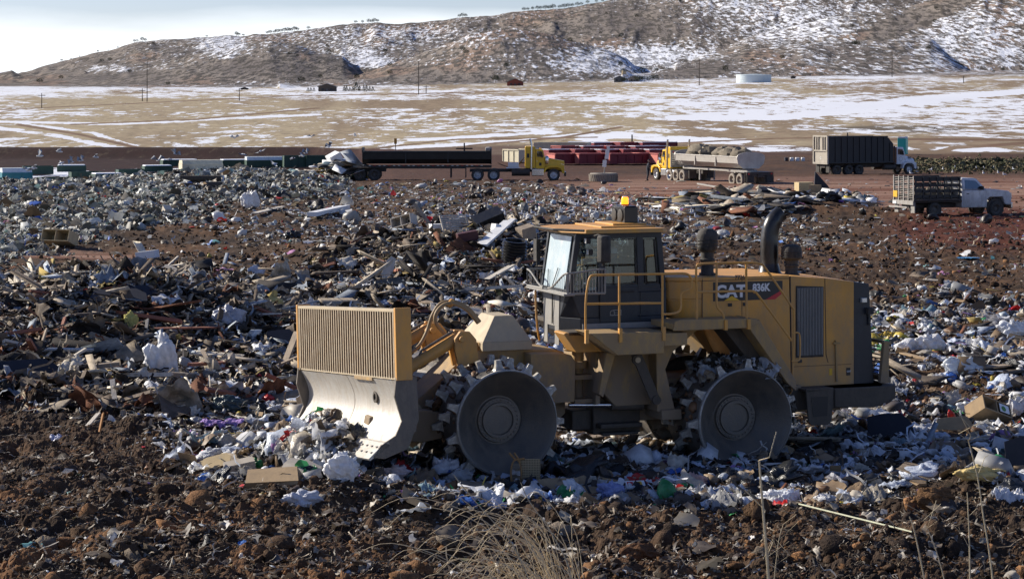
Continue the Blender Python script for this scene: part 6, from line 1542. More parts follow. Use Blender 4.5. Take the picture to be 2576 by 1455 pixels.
soft('clod_block', 'lump', (.15, .085, .045), 2352, 1282, 84, 52, 'big boulder of brown clay in the right foreground', 'clay boulder', 484, m=M['soil'])
soft('clod_block', 'lump', (.13, .07, .04), 1615, 1415, 80, 44, 'block of orange clay at the bottom right of the dry grass', 'clay boulder', 485, m=M['soil'])
soft('green_wrapper', 'cloth', (.03, .28, .07), 1178, 1415, 28, 14, 'small bright green wrapper at the foot of the dry grass', 'wrapper', 486)
soft('wet_rag', 'cloth', (.62, .58, .52), 1490, 1405, 66, 20, 'dirty white rag on the soil right of the dry grass', 'rag', 487, m=FAB)
soft('wet_rag', 'cloth', (.50, .47, .42), 420, 1388, 50, 26, 'grey knotted rag in the left foreground soil', 'rag', 488, m=FAB)
soft('wet_rag', 'cloth', (.36, .31, .25), 640, 1345, 70, 30, 'brown streaked rag in the middle of the foreground soil', 'rag', 489, m=FAB)
# paper stack, plate, magazine, ball
k_ = mpx(610, 1190)
st_ = MB()
for i in range(8): st_.box(-.25 + .01 * (i % 3), .25 + .012 * (i % 2), -.16, .16, .03 * i, .03 * i + .026)
put('paper_stack', st_.mesh('paper_stack', mat('wet_grey_paper', (.36, .32, .27), .9, dirt=(.2, .16, .12), dirt_amt=.4)), 605, 1205, 'sagging stack of wet grey paper left in the front heap', 'paper stack', rz=R(15), ry=R(-10), rx=R(6), dz=.02)
put('plate', MB().lathe([(.05, 0), (.12, .008), (.165, .03), (.175, .034), (.17, .028), (.12, .002), (.05, -.006)], 24, 'z').mesh('plate', WHITEB, True), 795, 1165, 'round white plate tipped up in the front heap under the blade', 'plate', rx=R(70), rz=R(20), dz=.18)
put('tennis_ball', MB().lathe([(0, -.035), (.02, -.028), (.033, -.01), (.033, .01), (.02, .028), (0, .035)], 16, 'z').mesh('tennis_ball', mat('ball_felt', (.45, .62, .05), .9), True), 1018, 1240, 'small yellow-green ball in the front heap', 'ball', dz=.12)
MG = MB().box(-.16, .16, -.11, .11, 0, .012); 
o = put('magazine', MG.mesh('magazine', WHITEB), 1600, 1245, 'printed magazine with red and yellow pictures below the belly of the compactor', 'magazine', rx=R(38), rz=R(15), dz=.10)
for i, (x0, y0, w, h, mm) in enumerate([(-.14, .0, .10, .09, 'red'), (-.02, .02, .13, .07, 'decalyellow'), (-.12, -.09, .22, .06, 'greycloth')]): MB().box(x0, x0 + w, y0, y0 + h, .0125, .014).build('picture', M[mm], o)
# wicker chair with perforated seat
wk = mat('woven_cane', (.10, .075, .04), .6); cane = mat('brown_cane', (.28, .15, .05), .5, dirt=(.12, .08, .05), dirt_amt=.3, dscale=8)
x, y, z = gv(1312, 1235); ch = thing('wicker_chair', 'broken brown cane chair with a round perforated seat in the front heap', 'chair', (x, y, hz(x, y) + .02), R(0))
pan = MB(); n_ = 16
for i in range(n_ + 1): pan.box(-.02, .30, -.002, .002, i * .44 / n_, i * .44 / n_ + .010)
for i in range(13): pan.box(-.02 + i * .0265, -.012 + i * .0265, -.004, -.0005, 0, .45)
pan.build('cane_panel', mat('cane_strip', (.42, .33, .20), .6), ch); MB().box(-.02, .31, .02, .03, 0, .45).build('backing', wk, ch)
rg_ = MB().tube([(-.09 + .085 * math.cos(a), -.04 + .02 * math.cos(a), .22 + .23 * math.sin(a)) for a in np.linspace(0, 2 * math.pi, 25)], .017, 8); rg_.build('seat_ring', cane, ch, True)
gr_ = MB()
for i in range(7): gr_.box(-.15 + i * .02, -.147 + i * .02, -.04, -.037, .06, .38)
for i in range(14): gr_.box(-.155, -.025, -.045, -.042, .06 + i * .024, .063 + i * .024)
gr_.build('seat_weave', mat('cane_strip_light', (.42, .33, .20), .6), ch)
MB().tube([(.05, -.02, .46), (-.10, -.03, .44), (-.2, 0, .55)], .02, 8).tube([(-.02, -.02, .40), (-.12, -.05, .56)], .016, 8).build('arm', cane, ch, True)
# cardboard
def sheetcard(U, V, w, h, label, seed, m=CARD, rx=.5, rz=0, name='cardboard_sheet', cat='cardboard', ry=0, dz=.04, t=.012):
    k = mpx(U, V); r = random.Random(seed); sx, sz = w * k / 2, h * k / 2
    pts = [(-sx, -sz * r.uniform(.6, 1)), (-sx * .2, -sz * r.uniform(.8, 1.1)), (sx, -sz * r.uniform(.5, 1)), (sx * r.uniform(.85, 1.1), sz * .3), (sx * r.uniform(.5, .9), sz), (-sx * .3, sz * r.uniform(.8, 1.05)), (-sx * r.uniform(.8, 1.1), sz * .7)]
    mb = MB().zprism(pts, 0, t); x, y, z = gv(U, V)
    o = mb.build(name, m, None, bev=.003); o.location = (x, y, hz(x, y) + dz + abs(sz * math.sin(rx)) * .8); o.rotation_euler = (rx, ry, rz); return tag(o, label, cat)
sheetcard(800, 1040, 110, 60, 'folded brown cardboard sheet lying across the blade', 1, rx=R(55), ry=R(-22), dz=.12)
sheetcard(1400, 1240, 130, 60, 'wide flattened brown cardboard box at the lower edge of the front heap', 2, rx=R(40))
sheetcard(1470, 1255, 90, 44, 'folded cardboard flap right of the wide flattened box', 3, rx=R(28), ry=R(6))
sheetcard(1480, 1210, 130, 40, 'dark brown cardboard in shade above the flattened boxes', 4, rx=R(30))
sheetcard(535, 1190, 90, 44, 'tan folded card left of the wet paper stack', 5, m=TANC, rx=R(35), ry=R(-15))
sheetcard(2240, 1105, 120, 80, 'big dark navy panel lying in the shadow behind the rear wheel', 6, m=DARKP, rx=R(52), name='dark_panel', cat='panel')
sheetcard(2400, 1100, 100, 44, 'plain brown carton side right of the dark navy panel', 7, rx=R(50))
sheetcard(2560, 1190, 60, 90, 'grey-blue board standing at the right edge in the foreground', 8, m=DARKP, rx=R(80), name='board', cat='board')
sheetcard(1160, 812, 150, 52, 'pale beige particle board behind the arching hoses', 9, m=PALE, rx=R(25), ry=R(8), name='board', cat='board')
sheetcard(1060, 800, 110, 26, 'brown bent plywood left of the beige particle board', 10, m=REDW, rx=R(20), name='board', cat='board')
sheetcard(340, 745, 110, 44, 'black roofing sheet on top of the left wood pile', 11, m=DARKP, rx=R(35), name='board', cat='board')
sheetcard(300, 775, 150, 60, 'large dark slab in the middle of the left wood pile', 12, m=DARKP, rx=R(30), name='board', cat='board')
sheetcard(60, 960, 170, 70, 'black corrugated sheet at the left edge in front of the wood pile', 13, m=DARKP, rx=R(55), name='board', cat='board')
sheetcard(705, 880, 70, 60, 'grey shingled roof piece left of the trash rack', 14, m=DARKP, rx=R(45), name='board', cat='board')
sheetcard(425, 1010, 80, 40, 'grey slab of drywall in front of the tall white bag', 15, m=WOODm, rx=R(55), name='board', cat='board')
sheetcard(2105, 553, 40, 8, 'small white panel flat on the ground left of the larger one', 16, m=WHITEB, rx=0, name='panel', cat='panel', dz=.05)
sheetcard(2145, 554, 78, 10, 'long white panel flat on the brown ground', 17, m=WHITEB, rx=0, name='panel', cat='panel', dz=.05)
sheetcard(1250, 712, 60, 30, 'pale tilted board below the black pipe', 18, m=PALE, rx=R(18), ry=R(-14), name='board', cat='board')
sheetcard(975, 720, 26, 80, 'pale narrow board standing in the middle pile', 19, m=PALE, rx=R(60), ry=R(20), name='board', cat='board')
sheetcard(1130, 800, 90, 40, 'torn tan board in the middle pile', 22, m=PALE, rx=R(24), name='board', cat='board')
# planks with names of their own
def plank(a, b_, w, t, label, m=WOODm, name='plank', cat='plank', lift=.05):
    pa, pb = Vector(gv(*a[:2])), Vector(gv(*b_[:2])); pa.z = hz(pa.x, pa.y) + a[2]; pb.z = hz(pb.x, pb.y) + b_[2]
    if len(b_) > 3: pb = Vector((pb.x, pa.y + b_[3], pa.z + b_[2])); pb.x = (b_[0] - U0) * pb.y / F
    L_ = (pb - pa).length; r = random.Random(int(a[0] * 7 + b_[0]))
    mb = MB().xprism([(-w / 2, 0), (w / 2, 0), (w / 2, t), (-w / 2, t)], 0, L_ * .93, [(-w / 2 * .9, 0), (w / 2, 0), (w / 2 * .9, t), (-w / 2, t)])
    mb.xprism([(-w / 2 * .9, 0), (w / 2 * .2, 0), (w / 2 * .1, t), (-w / 2, t)], L_ * .93, L_)
    o = mb.build(name, m, None, bev=.004); o.location = pa; o.rotation_euler = (pb - pa).to_track_quat('X', 'Z').to_euler(); return tag(o, label, cat)
plank((385, 868, .25), (560, 862, .25), .22, .04, 'long split reddish plank lying across the wood pile', REDW)
plank((715, 935, .10), (752, 935, .85, .3), .22, .05, 'broad brown plank leaning against the left end of the trash rack')
plank((275, 1020, .10), (425, 1050, .05), .10, .03, 'long pale splintered lath in front of the wood pile', PALE)
plank((100, 905, .05), (120, 905, .55, .1), .10, .04, 'upright weathered stake in the left wood pile')
plank((365, 870, .05), (372, 870, .50, .1), .09, .03, 'broken upright tan slat right of the middle of the wood pile', PALE)
plank((252, 1115, .02), (262, 1115, .36, .05), .06, .03, 'small orange stake stuck upright in the soil', mat('orange_wood', (.42, .20, .07), .8))
plank((220, 1090, .02), (250, 1050, .22, .3), .10, .03, 'pale short board leaning left of the orange stake', PALE)
plank((785, 552, .10), (870, 538, .2), .5, .22, 'long white foam board on the brown slope', WHITEB, 'foam_board', 'foam board')
plank((1212, 632, .15), (1285, 598, .45), .42, .08, 'long tilted white board above the black pipe', WHITEB, 'board', 'board')
plank((1225, 720, .15), (1290, 702, .3), .22, .06, 'pale lumber stick right of the middle pile', PALE)
plank((640, 548, .1), (710, 528, .15), .35, .05, 'dirty white strip of carpet on the slope', PALE, 'carpet_strip', 'carpet')
plank((1085, 640, .1), (1115, 700, .1), .14, .05, 'brown timber standing out of the middle pile')
plank((1130, 735, .1), (1215, 770, .1), .14, .05, 'long grey timber crossing the middle pile')
plank((2395, 918, .1), (2470, 940, .1), .12, .04, 'tan plank in the middle of the right rubbish field', PALE)
plank((2455, 948, .12), (2576, 944, .12), .30, .03, 'grey board reaching in from the right edge of the rubbish field')
plank((2270, 905, .1), (2340, 925, .1), .16, .03, 'brown plank beside the round white bag', CARD)
plank((2335, 712, .05), (2395, 716, .05), .22, .05, 'pale plank alone on the brown ground at right', PALE)
plank((2010, 1318, .10), (2295, 1405, .12), .022, .02, 'long thin pale green pole lying in the right foreground', mat('pale_green_pole', (.48, .50, .36), .6, dirt=(.3, .25, .18), dirt_amt=.3, dscale=5), 'pole', 'pole')
plank((240, 610, 0), (245, 610, .1, .1), .05, .02, 'little stick beside the tan cardboard box at left', WOODm)
# drums, pipe, boxes in the middle
x, y, z = gv(1290, 668)
cp = MB()
prof = [(.30, 0)]
for i in range(9): prof += [(.36, .02 + .10 * i), (.42, .05 + .10 * i), (.42, .08 + .10 * i), (.36, .11 + .10 * i)]
prof += [(.40, .94), (.40, .96), (.34, .96), (.32, .1)]
cp.lathe(prof, 28, 'z'); o = cp.build('corrugated_pipe', M['blackgloss'], None, True, loc=(x, y, hz(x, y) - .1), rot=(R(8), R(5), 0)); tag(o, 'black corrugated pipe section standing on end left of the cab', 'pipe')
def open_box(name, dims, U, V, label, cat, m, rz, rx=0, ry=0, dz=0, t=.03, inside=None):
    sx, sy, sz = dims; mb = MB()
    mb.box(-sx / 2, sx / 2, -sy / 2, sy / 2, 0, t).box(-sx / 2, sx / 2, sy / 2 - t, sy / 2, t, sz - t).box(-sx / 2, -sx / 2 + t, -sy / 2, sy / 2 - t, t, sz - t).box(sx / 2 - t, sx / 2, -sy / 2, sy / 2 - t, t, sz - t).box(-sx / 2, sx / 2, -sy / 2, sy / 2, sz - t, sz).box(-t / 2, t / 2, -sy / 2 + .01, sy / 2 - t, t, sz - t)
    o = mb.build(name, m, None, bev=.003); x, y, z = gv(U, V); o.location = (x, y, hz(x, y) + dz); o.rotation_euler = (rx, ry, rz); return tag(o, label, cat)
open_box('cabinet', (.85, .5, .40), 1018, 590, 'open tan wooden cabinet lying on its back on the slope', 'cabinet', PALE, R(-25), rx=R(-14), ry=R(-16), dz=.15)
boxy('carton', (.42, .36, .34), 1097, 592, 'white closed carton tied with string right of the tan cabinet', 'box', WHITEB, rz=R(20), dz=.05)
lv_ = MB()
for i in range(9): lv_.box(-.5, .5, -.02 + i * .1, .03 + i * .1, 0, .02)
lv_.box(-.5, -.44, 0, .85, -.03, 0).box(.44, .5, 0, .85, -.03, 0)
put('louvred_panel', lv_.mesh('louvred_panel', PALE), 1150, 592, 'slatted pale louvre panel right of the white carton', 'louvre', rx=R(40), rz=R(15), dz=.1)
boxy('black_box', (1.05, .6, .42), 1232, 585, 'big tilted black box on top of the middle slope', 'box', M['blackgloss'], rz=R(15), rx=R(24), ry=R(-22), dz=.15)
boxy('carton', (.7, .45, .35), 1178, 618, 'dark red and black carton with white labels above the black pipe', 'box', mat('dark_red_card', (.07, .015, .015), .6), rz=R(12), ry=R(-10), dz=.05,)
boxy('crate', (.55, .45, .42), 1325, 612, 'weathered brown wooden crate right of the tilted white board', 'crate', WOODm, rz=R(30), rx=R(8), ry=R(-14), dz=.1)
boxy('carton', (.3, .3, .34), 1246, 602, 'small white carton between the black box and the crate', 'box', WHITEB, rz=R(35), ry=R(14), dz=.12)
put('pot', MB().lathe([(.14, 0), (.18, .04), (.20, .22), (.21, .23), (.19, .22), (.17, .05), (0, .03)], 20, 'z').mesh('pot', M['red'], True), 1078, 566, 'red cooking pot on the slope behind the white carton', 'pot', rx=R(15), dz=.1)
open_box('cardboard_box', (1.3, .8, .5), 148, 625, 'tan open cardboard box at the foot of the pale heap on the left', 'box', TANC, R(-20), rx=R(-20), dz=.1)
boxy('carton', (.8, .5, .3), 372, 655, 'white carton by itself on the slope at left', 'box', WHITEB, rz=R(-12), ry=R(-8), dz=.02)
boxy('barrel_half', (.4, .4, .4), 418, 542, 'tan and grey block on the dirt slope below the logs', 'block', PALE, rz=R(30), rx=R(30))
bx_ = open_box('torn_box', (.75, .5, .30), 2490, 1078, 'torn cardboard box printed with green leaves in the right foreground', 'box', CARD, R(30), rx=R(-35), ry=R(20), dz=.15)
MB().box(.05, .3, -.262, -.252, .06, .24).build('printed_side', WHITEB, bx_); MB().lathe([(.06, 0), (.06, .004)], 8, 'y', (.15, -.268, .14)).build('leaf_print', solid('green_print', (.08, .22, .05)), bx_)
# can and small round things
put('paint_can', MB().lathe([(.10, 0), (.10, .2), (.105, .2), (.105, .21), (.09, .21), (.09, .19), (0, .19)], 20, 'z').mesh('paint_can', mat('blue_can', (.05, .10, .25), .4, dirt=(.3, .2, .1), dirt_amt=.4, dscale=6), True), 622, 925, 'rusty blue paint can on its side left of the blade', 'can', rx=R(70), rz=R(40), dz=.12)
# logs
bark = mat('log_bark', (.055, .042, .032), .9, dirt=(.10, .075, .05), dirt_amt=.4, dscale=4, bump_=.8, bscale=14); cut = mat('sawn_log_end', (.42, .27, .13), .85, var=.25, dscale=9)
for i, (U, V, L_, r_, rz, dz, lb) in enumerate([(505, 468, 2.5, .20, 8, .45, 'longest dark log on top of the log heap on the left rise'), (470, 478, .9, .20, 60, .2, 'short log with a pale sawn end at the left of the log heap'), (487, 482, .8, .24, 75, .15, 'thick short log in the middle of the log heap'),
        (512, 480, 1.1, .18, 65, .15, 'log with a small sawn end right of the thick one'), (535, 478, 1.3, .26, 50, .2, 'fat dark log at the right end of the log heap'), (448, 486, .8, .22, 70, .05, 'low log half buried at the foot of the log heap')]):
    x, y, z = gv(U, V); lo = thing('log', lb, 'log', (x, y, hz(x, y) + dz), R(rz), 'logs heaped on the left rise')
    MB().lathe([(r_ * 1.04, -L_ / 2), (r_, -L_ / 4), (r_ * .95, L_ / 4), (r_ * .9, L_ / 2)], 18, 'x').build('trunk', bark, lo, True)
    MB().lathe([(r_ * .94, -L_ / 2 - .012), (r_ * .94, -L_ / 2 - .004)], 18, 'x').build('sawn_end', cut, lo)
# pile of boards on the yard: named big ones
for i, (a, b_, w, t, mm, lb, nm, ct) in enumerate([
    ((1700, 523, .1), (1775, 517, .35), .6, .04, WHITEB, 'white door panel at the left end of the yard pile', 'panel', 'panel'), ((1740, 528, .1), (1850, 505, .5), .8, .04, WHITEB, 'long tilted white panel in the front of the yard pile', 'panel', 'panel'),
    ((1770, 535, .1), (1890, 512, .5), .8, .05, PALE, 'cream board next to the long tilted white panel', 'board', 'board'), ((1720, 492, .3), (1830, 500, .5), .2, .1, M['blackgloss'], 'black beam on top of the left half of the yard pile', 'beam', 'beam'),
    ((1755, 482, .5), (1835, 497, .5), .12, .1, M['grey'], 'grey beam highest in the left half of the yard pile', 'beam', 'beam'), ((1935, 540, .05), (2010, 532, .25), .9, .05, M['grey'], 'broad grey sheet right of the middle of the yard pile', 'panel', 'panel')]):
    plank(a, b_, w, t, lb, mm, nm, ct)
soft('mattress', 'lump', (.78, .79, .82), 1985, 498, 110, 20, 'big soft white mattress in the middle of the yard pile', 'mattress', 520, depth=70)
soft('sack', 'bag', (.72, .74, .80), 1828, 503, 28, 18, 'round white sack on the boards of the yard pile', 'sack', 521)
boxy('carton', (1.0, .8, .7), 2022, 497, 'yellow tan cardboard carton on the yard pile', 'box', TANC, rz=R(15), dz=.3)
boxy('television', (.9, .5, .55), 1925, 505, 'old television with a blue screen on the yard pile', 'television', DARKP, rz=R(20), rx=R(20), dz=.25)
x, y, z = gv(2060, 500); o = MB().prism([(-.35, 0), (1.0, 0), (.6, .8), (-.25, 1.75)], -.1, .1).build('black_wedge', DARKP, None, bev=.02, loc=(x, y, hz(x, y))); tag(o, 'black pointed panel sticking up at the right of the yard pile', 'panel')
boxy('carton', (.75, .6, .9), 2052, 500, 'brown carton leaning under the black pointed panel', 'box', CARD, rz=R(-20), dz=0)
soft('bag', 'cloth', (.16, .08, .35), 2095, 508, 44, 12, 'purple and blue sheet at the right end of the yard pile', 'cloth', 522, m=FAB)
# tyre with its sign post
x, y, z = gv(1518, 457)
tyo = MB().lathe([(.62, 0), (1.05, .0), (1.12, .10), (1.12, .60), (1.05, .70), (.62, .70), (.55, .6), (.55, .1)], 40, 'z', (0, 0, 0), True)
for k in range(36):
    a = 2 * math.pi * k / 36; s0 = len(tyo.v); tyo.box(1.10, 1.17, -.045, .045, .06, .64); tyo.xf(Matrix.Rotation(a, 4, 'Z') @ Matrix.Rotation(R(14), 4, 'X'), s0)
TY = tyo.build('tyre', V_['mudtyre'], None, loc=(x, y, Hs(x, y))); tag(TY, 'huge lugged tyre lying flat on the yard as a stand for a sign', 'tyre')
sg = thing('sign_post', 'leaning post with white and red boards standing in the huge tyre', 'sign', (x, y, Hs(x, y)), 0); sg.rotation_euler = (0, R(5), 0)
MB().tube([(0, 0, .1), (0, 0, 2.9)], .04, 8).build('post', V_['deck'], sg); MB().box(-.05, .26, -.06, -.02, 1.85, 2.9).build('board', M['white'], sg); MB().box(-.22, .02, -.10, -.065, 2.62, 2.85).build('red_board', M['redlens'], sg); MB().box(-.20, .12, -.06, -.02, 1.2, 1.75).build('board', M['white'], sg)

# ------------------------------------------------------------------ containers
CM = {'red': mat('red_container', (.20, .012, .022), .5, dirt=(.10, .02, .02), dirt_amt=.3, dscale=.8), 'green': mat('green_container', (.022, .065, .042), .55, dirt=(.08, .09, .07), dirt_amt=.3, dscale=.8),
      'teal': mat('teal_container', (.015, .16, .19), .5, dirt=(.1, .15, .15), dirt_amt=.25, dscale=.8), 'pale': mat('pale_lid', (.62, .66, .68), .5, dirt=(.4, .42, .4), dirt_amt=.3), 'snow': mat('snow_cap', (.80, .82, .88), .8, var=.03, bump_=.2, bscale=4),
      'cream': mat('cream_container', (.62, .56, .40), .5, dirt=(.4, .36, .28), dirt_amt=.3), 'pinkred': mat('faded_red_end', (.55, .13, .10), .6, dirt=(.6, .3, .25), dirt_amt=.4, dscale=2)}  # the pink red paints sunlight onto ends and rims of red containers
def container(kind, U, D, L_, w, h, rz, label, group, m, lid=None, snow=False, endm=None, rim=None):
    x, y = at(U, D); t = thing(kind, label, 'container', (x, y, Hs(x, y) - (.35 if 100 < U < 700 else 0)), rz, group)
    bd = MB().box(-L_ / 2, L_ / 2, -w / 2, -w / 2 + .06, .15, h).box(-L_ / 2, L_ / 2, w / 2 - .06, w / 2, .15, h).box(-L_ / 2, -L_ / 2 + .06, -w / 2 + .06, w / 2 - .06, .15, h).box(L_ / 2 - .06, L_ / 2, -w / 2 + .06, w / 2 - .06, .15, h).box(-L_ / 2 + .06, L_ / 2 - .06, -w / 2 + .06, w / 2 - .06, .15, h * .8 if snow else .3)
    B = bd.build('body', m, t)
    for s in (1, -1):
        rb = MB(); n = int(L_ / .9)
        for k in range(n + 1): rb.box(-L_ / 2 + k * L_ / n - .05, -L_ / 2 + k * L_ / n + .05, s * w / 2, s * (w / 2 + .08), .2, h)
        rb.box(-L_ / 2, L_ / 2, s * w / 2, s * (w / 2 + .10), h - .12, h + .02); rb.build('ribs', m, t)
    if rim: MB().box(-L_ / 2, L_ / 2, w / 2 - .02, w / 2 + .12, h + .02, h + .09).box(-L_ / 2, L_ / 2, -w / 2 - .12, -w / 2 + .02, h + .02, h + .09).box(-L_ / 2 - .06, -L_ / 2 + .1, -w / 2, w / 2, h + .02, h + .09).build('rim', rim, t)  # paler strip: lit top edge put into the colour, partly snow
    if endm: MB().box(-L_ / 2 - .05, -L_ / 2 - .002, -w / 2 + .05, w / 2 - .05, .2, h - .1).build('end_panel', endm, t)
    if lid: MB().xprism([(-w / 2, h), (w / 2, h), (w / 2 - .3, h + .5), (-w / 2 + .3, h + .5)], -L_ / 2, L_ / 2).build('lid', lid, t, bev=.03)
    if snow: MB().box(-L_ / 2 + .07, L_ / 2 - .07, -w / 2 + .07, w / 2 - .07, h * .8 + .003, h + .12).build('snow', CM['snow'], t, bev=.08)
    return t
RG = 'red open top containers behind the yard'
redl = ['dark red container with a faded end nearest the yellow truck', 'dark red container just right of the nearest one', 'dark red container left of the sign post', 'dark red container behind the sign post', 'bright end red container between the sign and the person', 'red container nearest the person']
front = [(1408, 262), (1468, 262), (1545, 262), (1620, 264), (1665, 262), (1735, 262)]
for i, (U, D) in enumerate(front): container('roll_off_container', U + 30, D, 5.2, 2.3, 1.25, R(24), redl[i], RG, CM['red'], endm=CM['pinkred'], rim=CM['pinkred'])
k = 0
for row, D in enumerate((276, 292, 310)):
    for U in range(1400 + 22 * row, 1700 - 30 * row, 62):
        container('roll_off_container', U + 20, D, 5.2, 2.3, 1.35, R(24 + 4 * (k % 3)), 'dark red open container in row %s of the red container yard, %s' % (['two', 'three', 'four'][row], ['at the left end', 'second from the left', 'third from the left', 'fourth from the left', 'fifth from the left', 'at the right end'][min(5, (U - 1400 - 22 * row) // 62)]), RG, CM['red'], rim=CM['pinkred'] if k % 2 else CM['snow']); k += 1
container('roll_off_container', 1305, 268, 3.2, 2.2, 1.6, R(-55), 'cream container with a brown side left of the yellow cab', None, CM['cream'], endm=CM['cream'])
container('roll_off_container', 1415, 300, 7, 2.3, 1.6, R(-15), 'cream container behind the red ones near the yellow hood', None, CM['cream'])
container('roll_off_container', 1500, 322, 8, 2.3, 1.3, R(-5), 'dark blue container behind the red rows', None, DARKP, snow=True)
GGm = 'green containers behind the left rise'
for i, (U, D, L_, w, h, rz, mm, kw, lb) in enumerate([
    (40, 252, 3.2, 2.2, 1.5, 20, 'teal', dict(lid=CM['pale']), 'teal bin with a white sloping lid at the left edge'), (-10, 262, 3.0, 2.2, 1.4, 20, 'pale', {}, 'pale bin cut by the left edge of the picture'),
    (140, 258, 3.6, 2.2, 1.1, 20, 'green', {}, 'dark green open container second from the left'), (95, 285, 3.6, 2.2, 1.15, 15, 'green', {}, 'dark green open container behind the teal bin'),
    (215, 275, 3.6, 2.2, 1.15, 20, 'green', {}, 'dark green open container third from the left'), (268, 268, 3.2, 2.2, 1.15, 25, 'green', dict(snow=True), 'green container capped with snow right of the third one'),
    (330, 282, 3.4, 2.2, 1.2, 20, 'green', {}, 'dark green container half hidden by the pale heap'), (395, 300, 3.6, 2.2, 1.1, 20, 'green', dict(snow=True), 'long container with white roof panels on the crest of the rise'),
    (505, 312, 5.5, 2.4, 1.1, 20, 'cream', dict(lid=CM['cream']), 'cream covered container above the log heap'), (450, 330, 5.0, 2.3, 1.2, 20, 'green', dict(snow=True), 'snow covered container left of the cream one'),
    (600, 325, 5.0, 2.3, 1.3, 20, 'green', dict(snow=True), 'low snow capped container right of the cream one'), (672, 322, 6.0, 2.4, 1.35, 15, 'green', dict(lid=CM['pale']), 'green container with pale green tarp near the long trailer'),
    (755, 318, 4.6, 2.4, 1.7, 12, 'green', {}, 'left of the two bright green containers behind the long trailer'), (812, 318, 4.8, 2.4, 1.7, 12, 'green', {}, 'right of the two bright green containers behind the long trailer'),
    (180, 300, 3.6, 2.2, 1.15, 12, 'green', dict(snow=True), 'snow capped container in the back row at far left')]):
    container('roll_off_container', U, D, L_, w, h, R(rz), lb, GGm, CM[mm], **kw)
# white heap at the left end of the long trailer
for i, (U, V, w, h, lb) in enumerate([(845, 395, 30, 20, 'white crate tilted on top of the heap left of the long trailer'), (858, 410, 40, 18, 'white block under the tilted crate left of the long trailer'), (826, 412, 24, 16, 'white box beside the right green container')]):
    x, y = at(U, 196); k = 196 / F; zc = CAMZ - (V + h / 2 - V0) * k
    o = MB().box(-w * k / 2, w * k / 2, -.7, .7, 0, h * k).build('crate', WHITEB, None, bev=.03, loc=(x, y, zc), rot=(R(5), R([-28, -4, 4][i]), R(20))); tag(o, lb, 'crate')
hp = Bulk(); nn = 700; Uh = rng.normal(855, 26, nn); yh_ = 194 + rng.normal(0, 2.0, nn); xh = (Uh - U0) * yh_ / F
hp.add('board', xh, yh_, lognorm(nn, .7, .4), pal(nn, P_WHITE), .5, 1.0 * .9); hp.add('crumple', xh + .3, yh_ + .2, lognorm(nn, .5, .4), pal(nn, P_WHITE), .6, .8)
hp.build('mixed_debris', M['paper'], 'pale boards and wrap heaped at the tail of the long trailer')
# ------------------------------------------------------------------ the far range: poles, houses, tank, signs, trees, birds
POLEM = mat('weathered_pole', (.055, .042, .035), .9)
for i, (U, Vb, Ht, D, arm, lb) in enumerate([
    (370, 252, 102, 850, 0, 'tallest utility pole standing on the plain at left'), (1053, 232, 84, 1000, 0, 'tall utility pole in the middle of the plain'), (1759, 205, 66, 1150, 1, 'utility pole left of the pale tank'), (2244, 170, 64, 1500, 1, 'utility pole on the slope right of the pale tank'),
    (105, 272, 38, 760, 1, 'short pole farthest left on the plain'), (602, 250, 32, 860, 1, 'short pole right of the tallest pole'), (358, 252, 32, 870, 1, 'short thin pole just left of the tallest pole'), (1072, 231, 22, 1020, 1, 'short pole just right of the middle pole'),
    (1168, 385, 26, 330, 1, 'thin pole behind the long black trailer'), (1590, 368, 38, 335, 0, 'thin post on the mound behind the red containers'), (2132, 338, 26, 360, 0, 'thin pole above the black box dump truck'), (2424, 212, 22, 1150, 1, 'short pole far right beyond the snow'), (870, 398, 22, 330, 1, 'thin cross pole above the white heap left of the trailer')]):
    x, y = at(U, D); z = Hs(x, y); z = min(z, CAMZ - (Vb - V0) * D / F) - .5; h = Ht * D / F + .5; r = max(.14, .0002 * D)
    t = thing('utility_pole', lb, 'utility pole', (x, y, z), 0, 'poles standing on the range')
    MB().tube([(0, 0, 0), (0, 0, h)], r, 8, r2=r * .7).build('pole', POLEM, t)
    if arm: MB().box(-1.2, 1.2, -.08, .08, h - .9, h - .7).build('crossarm', POLEM, t)
def gfar(U, D): x, y = at(U, D); return x, y, Hs(x, y)
x, y, z = gfar(1896, 1220); tk = thing('water_tank', 'round pale green water tank on the plain below the hills', 'water tank', (x, y, z - .5), 0)
r = 44 * 1220 / F
TKM = mat('pale_tank_paint', (.60, .68, .70), .5, dscale=.2, var=.04)
MB().lathe([(r, 0), (r, 4.3)], 48, 'z').build('wall', TKM, tk, True); MB().lathe([(r + .15, 4.3), (r + .1, 4.55), (0, 5.0)], 48, 'z').build('roof', TKM, tk, True)
for k in range(3): MB().lathe([(r + .06, 0), (r + .06, .12)], 48, 'z', (0, 0, 1.0 + k * 1.1)).build('band', CM['pale'], tk)
HW = {'dark': mat('dark_barn_board', (.085, .065, .05), .9, dscale=.3), 'red': mat('red_barn_board', (.22, .06, .04), .9, dscale=.3), 'tan': mat('tan_house_wall', (.30, .24, .18), .9, dscale=.3), 'roof': mat('grey_roof', (.10, .10, .10), .8, dscale=.3), 'whiteroof': mat('snowy_roof', (.7, .7, .72), .8)}
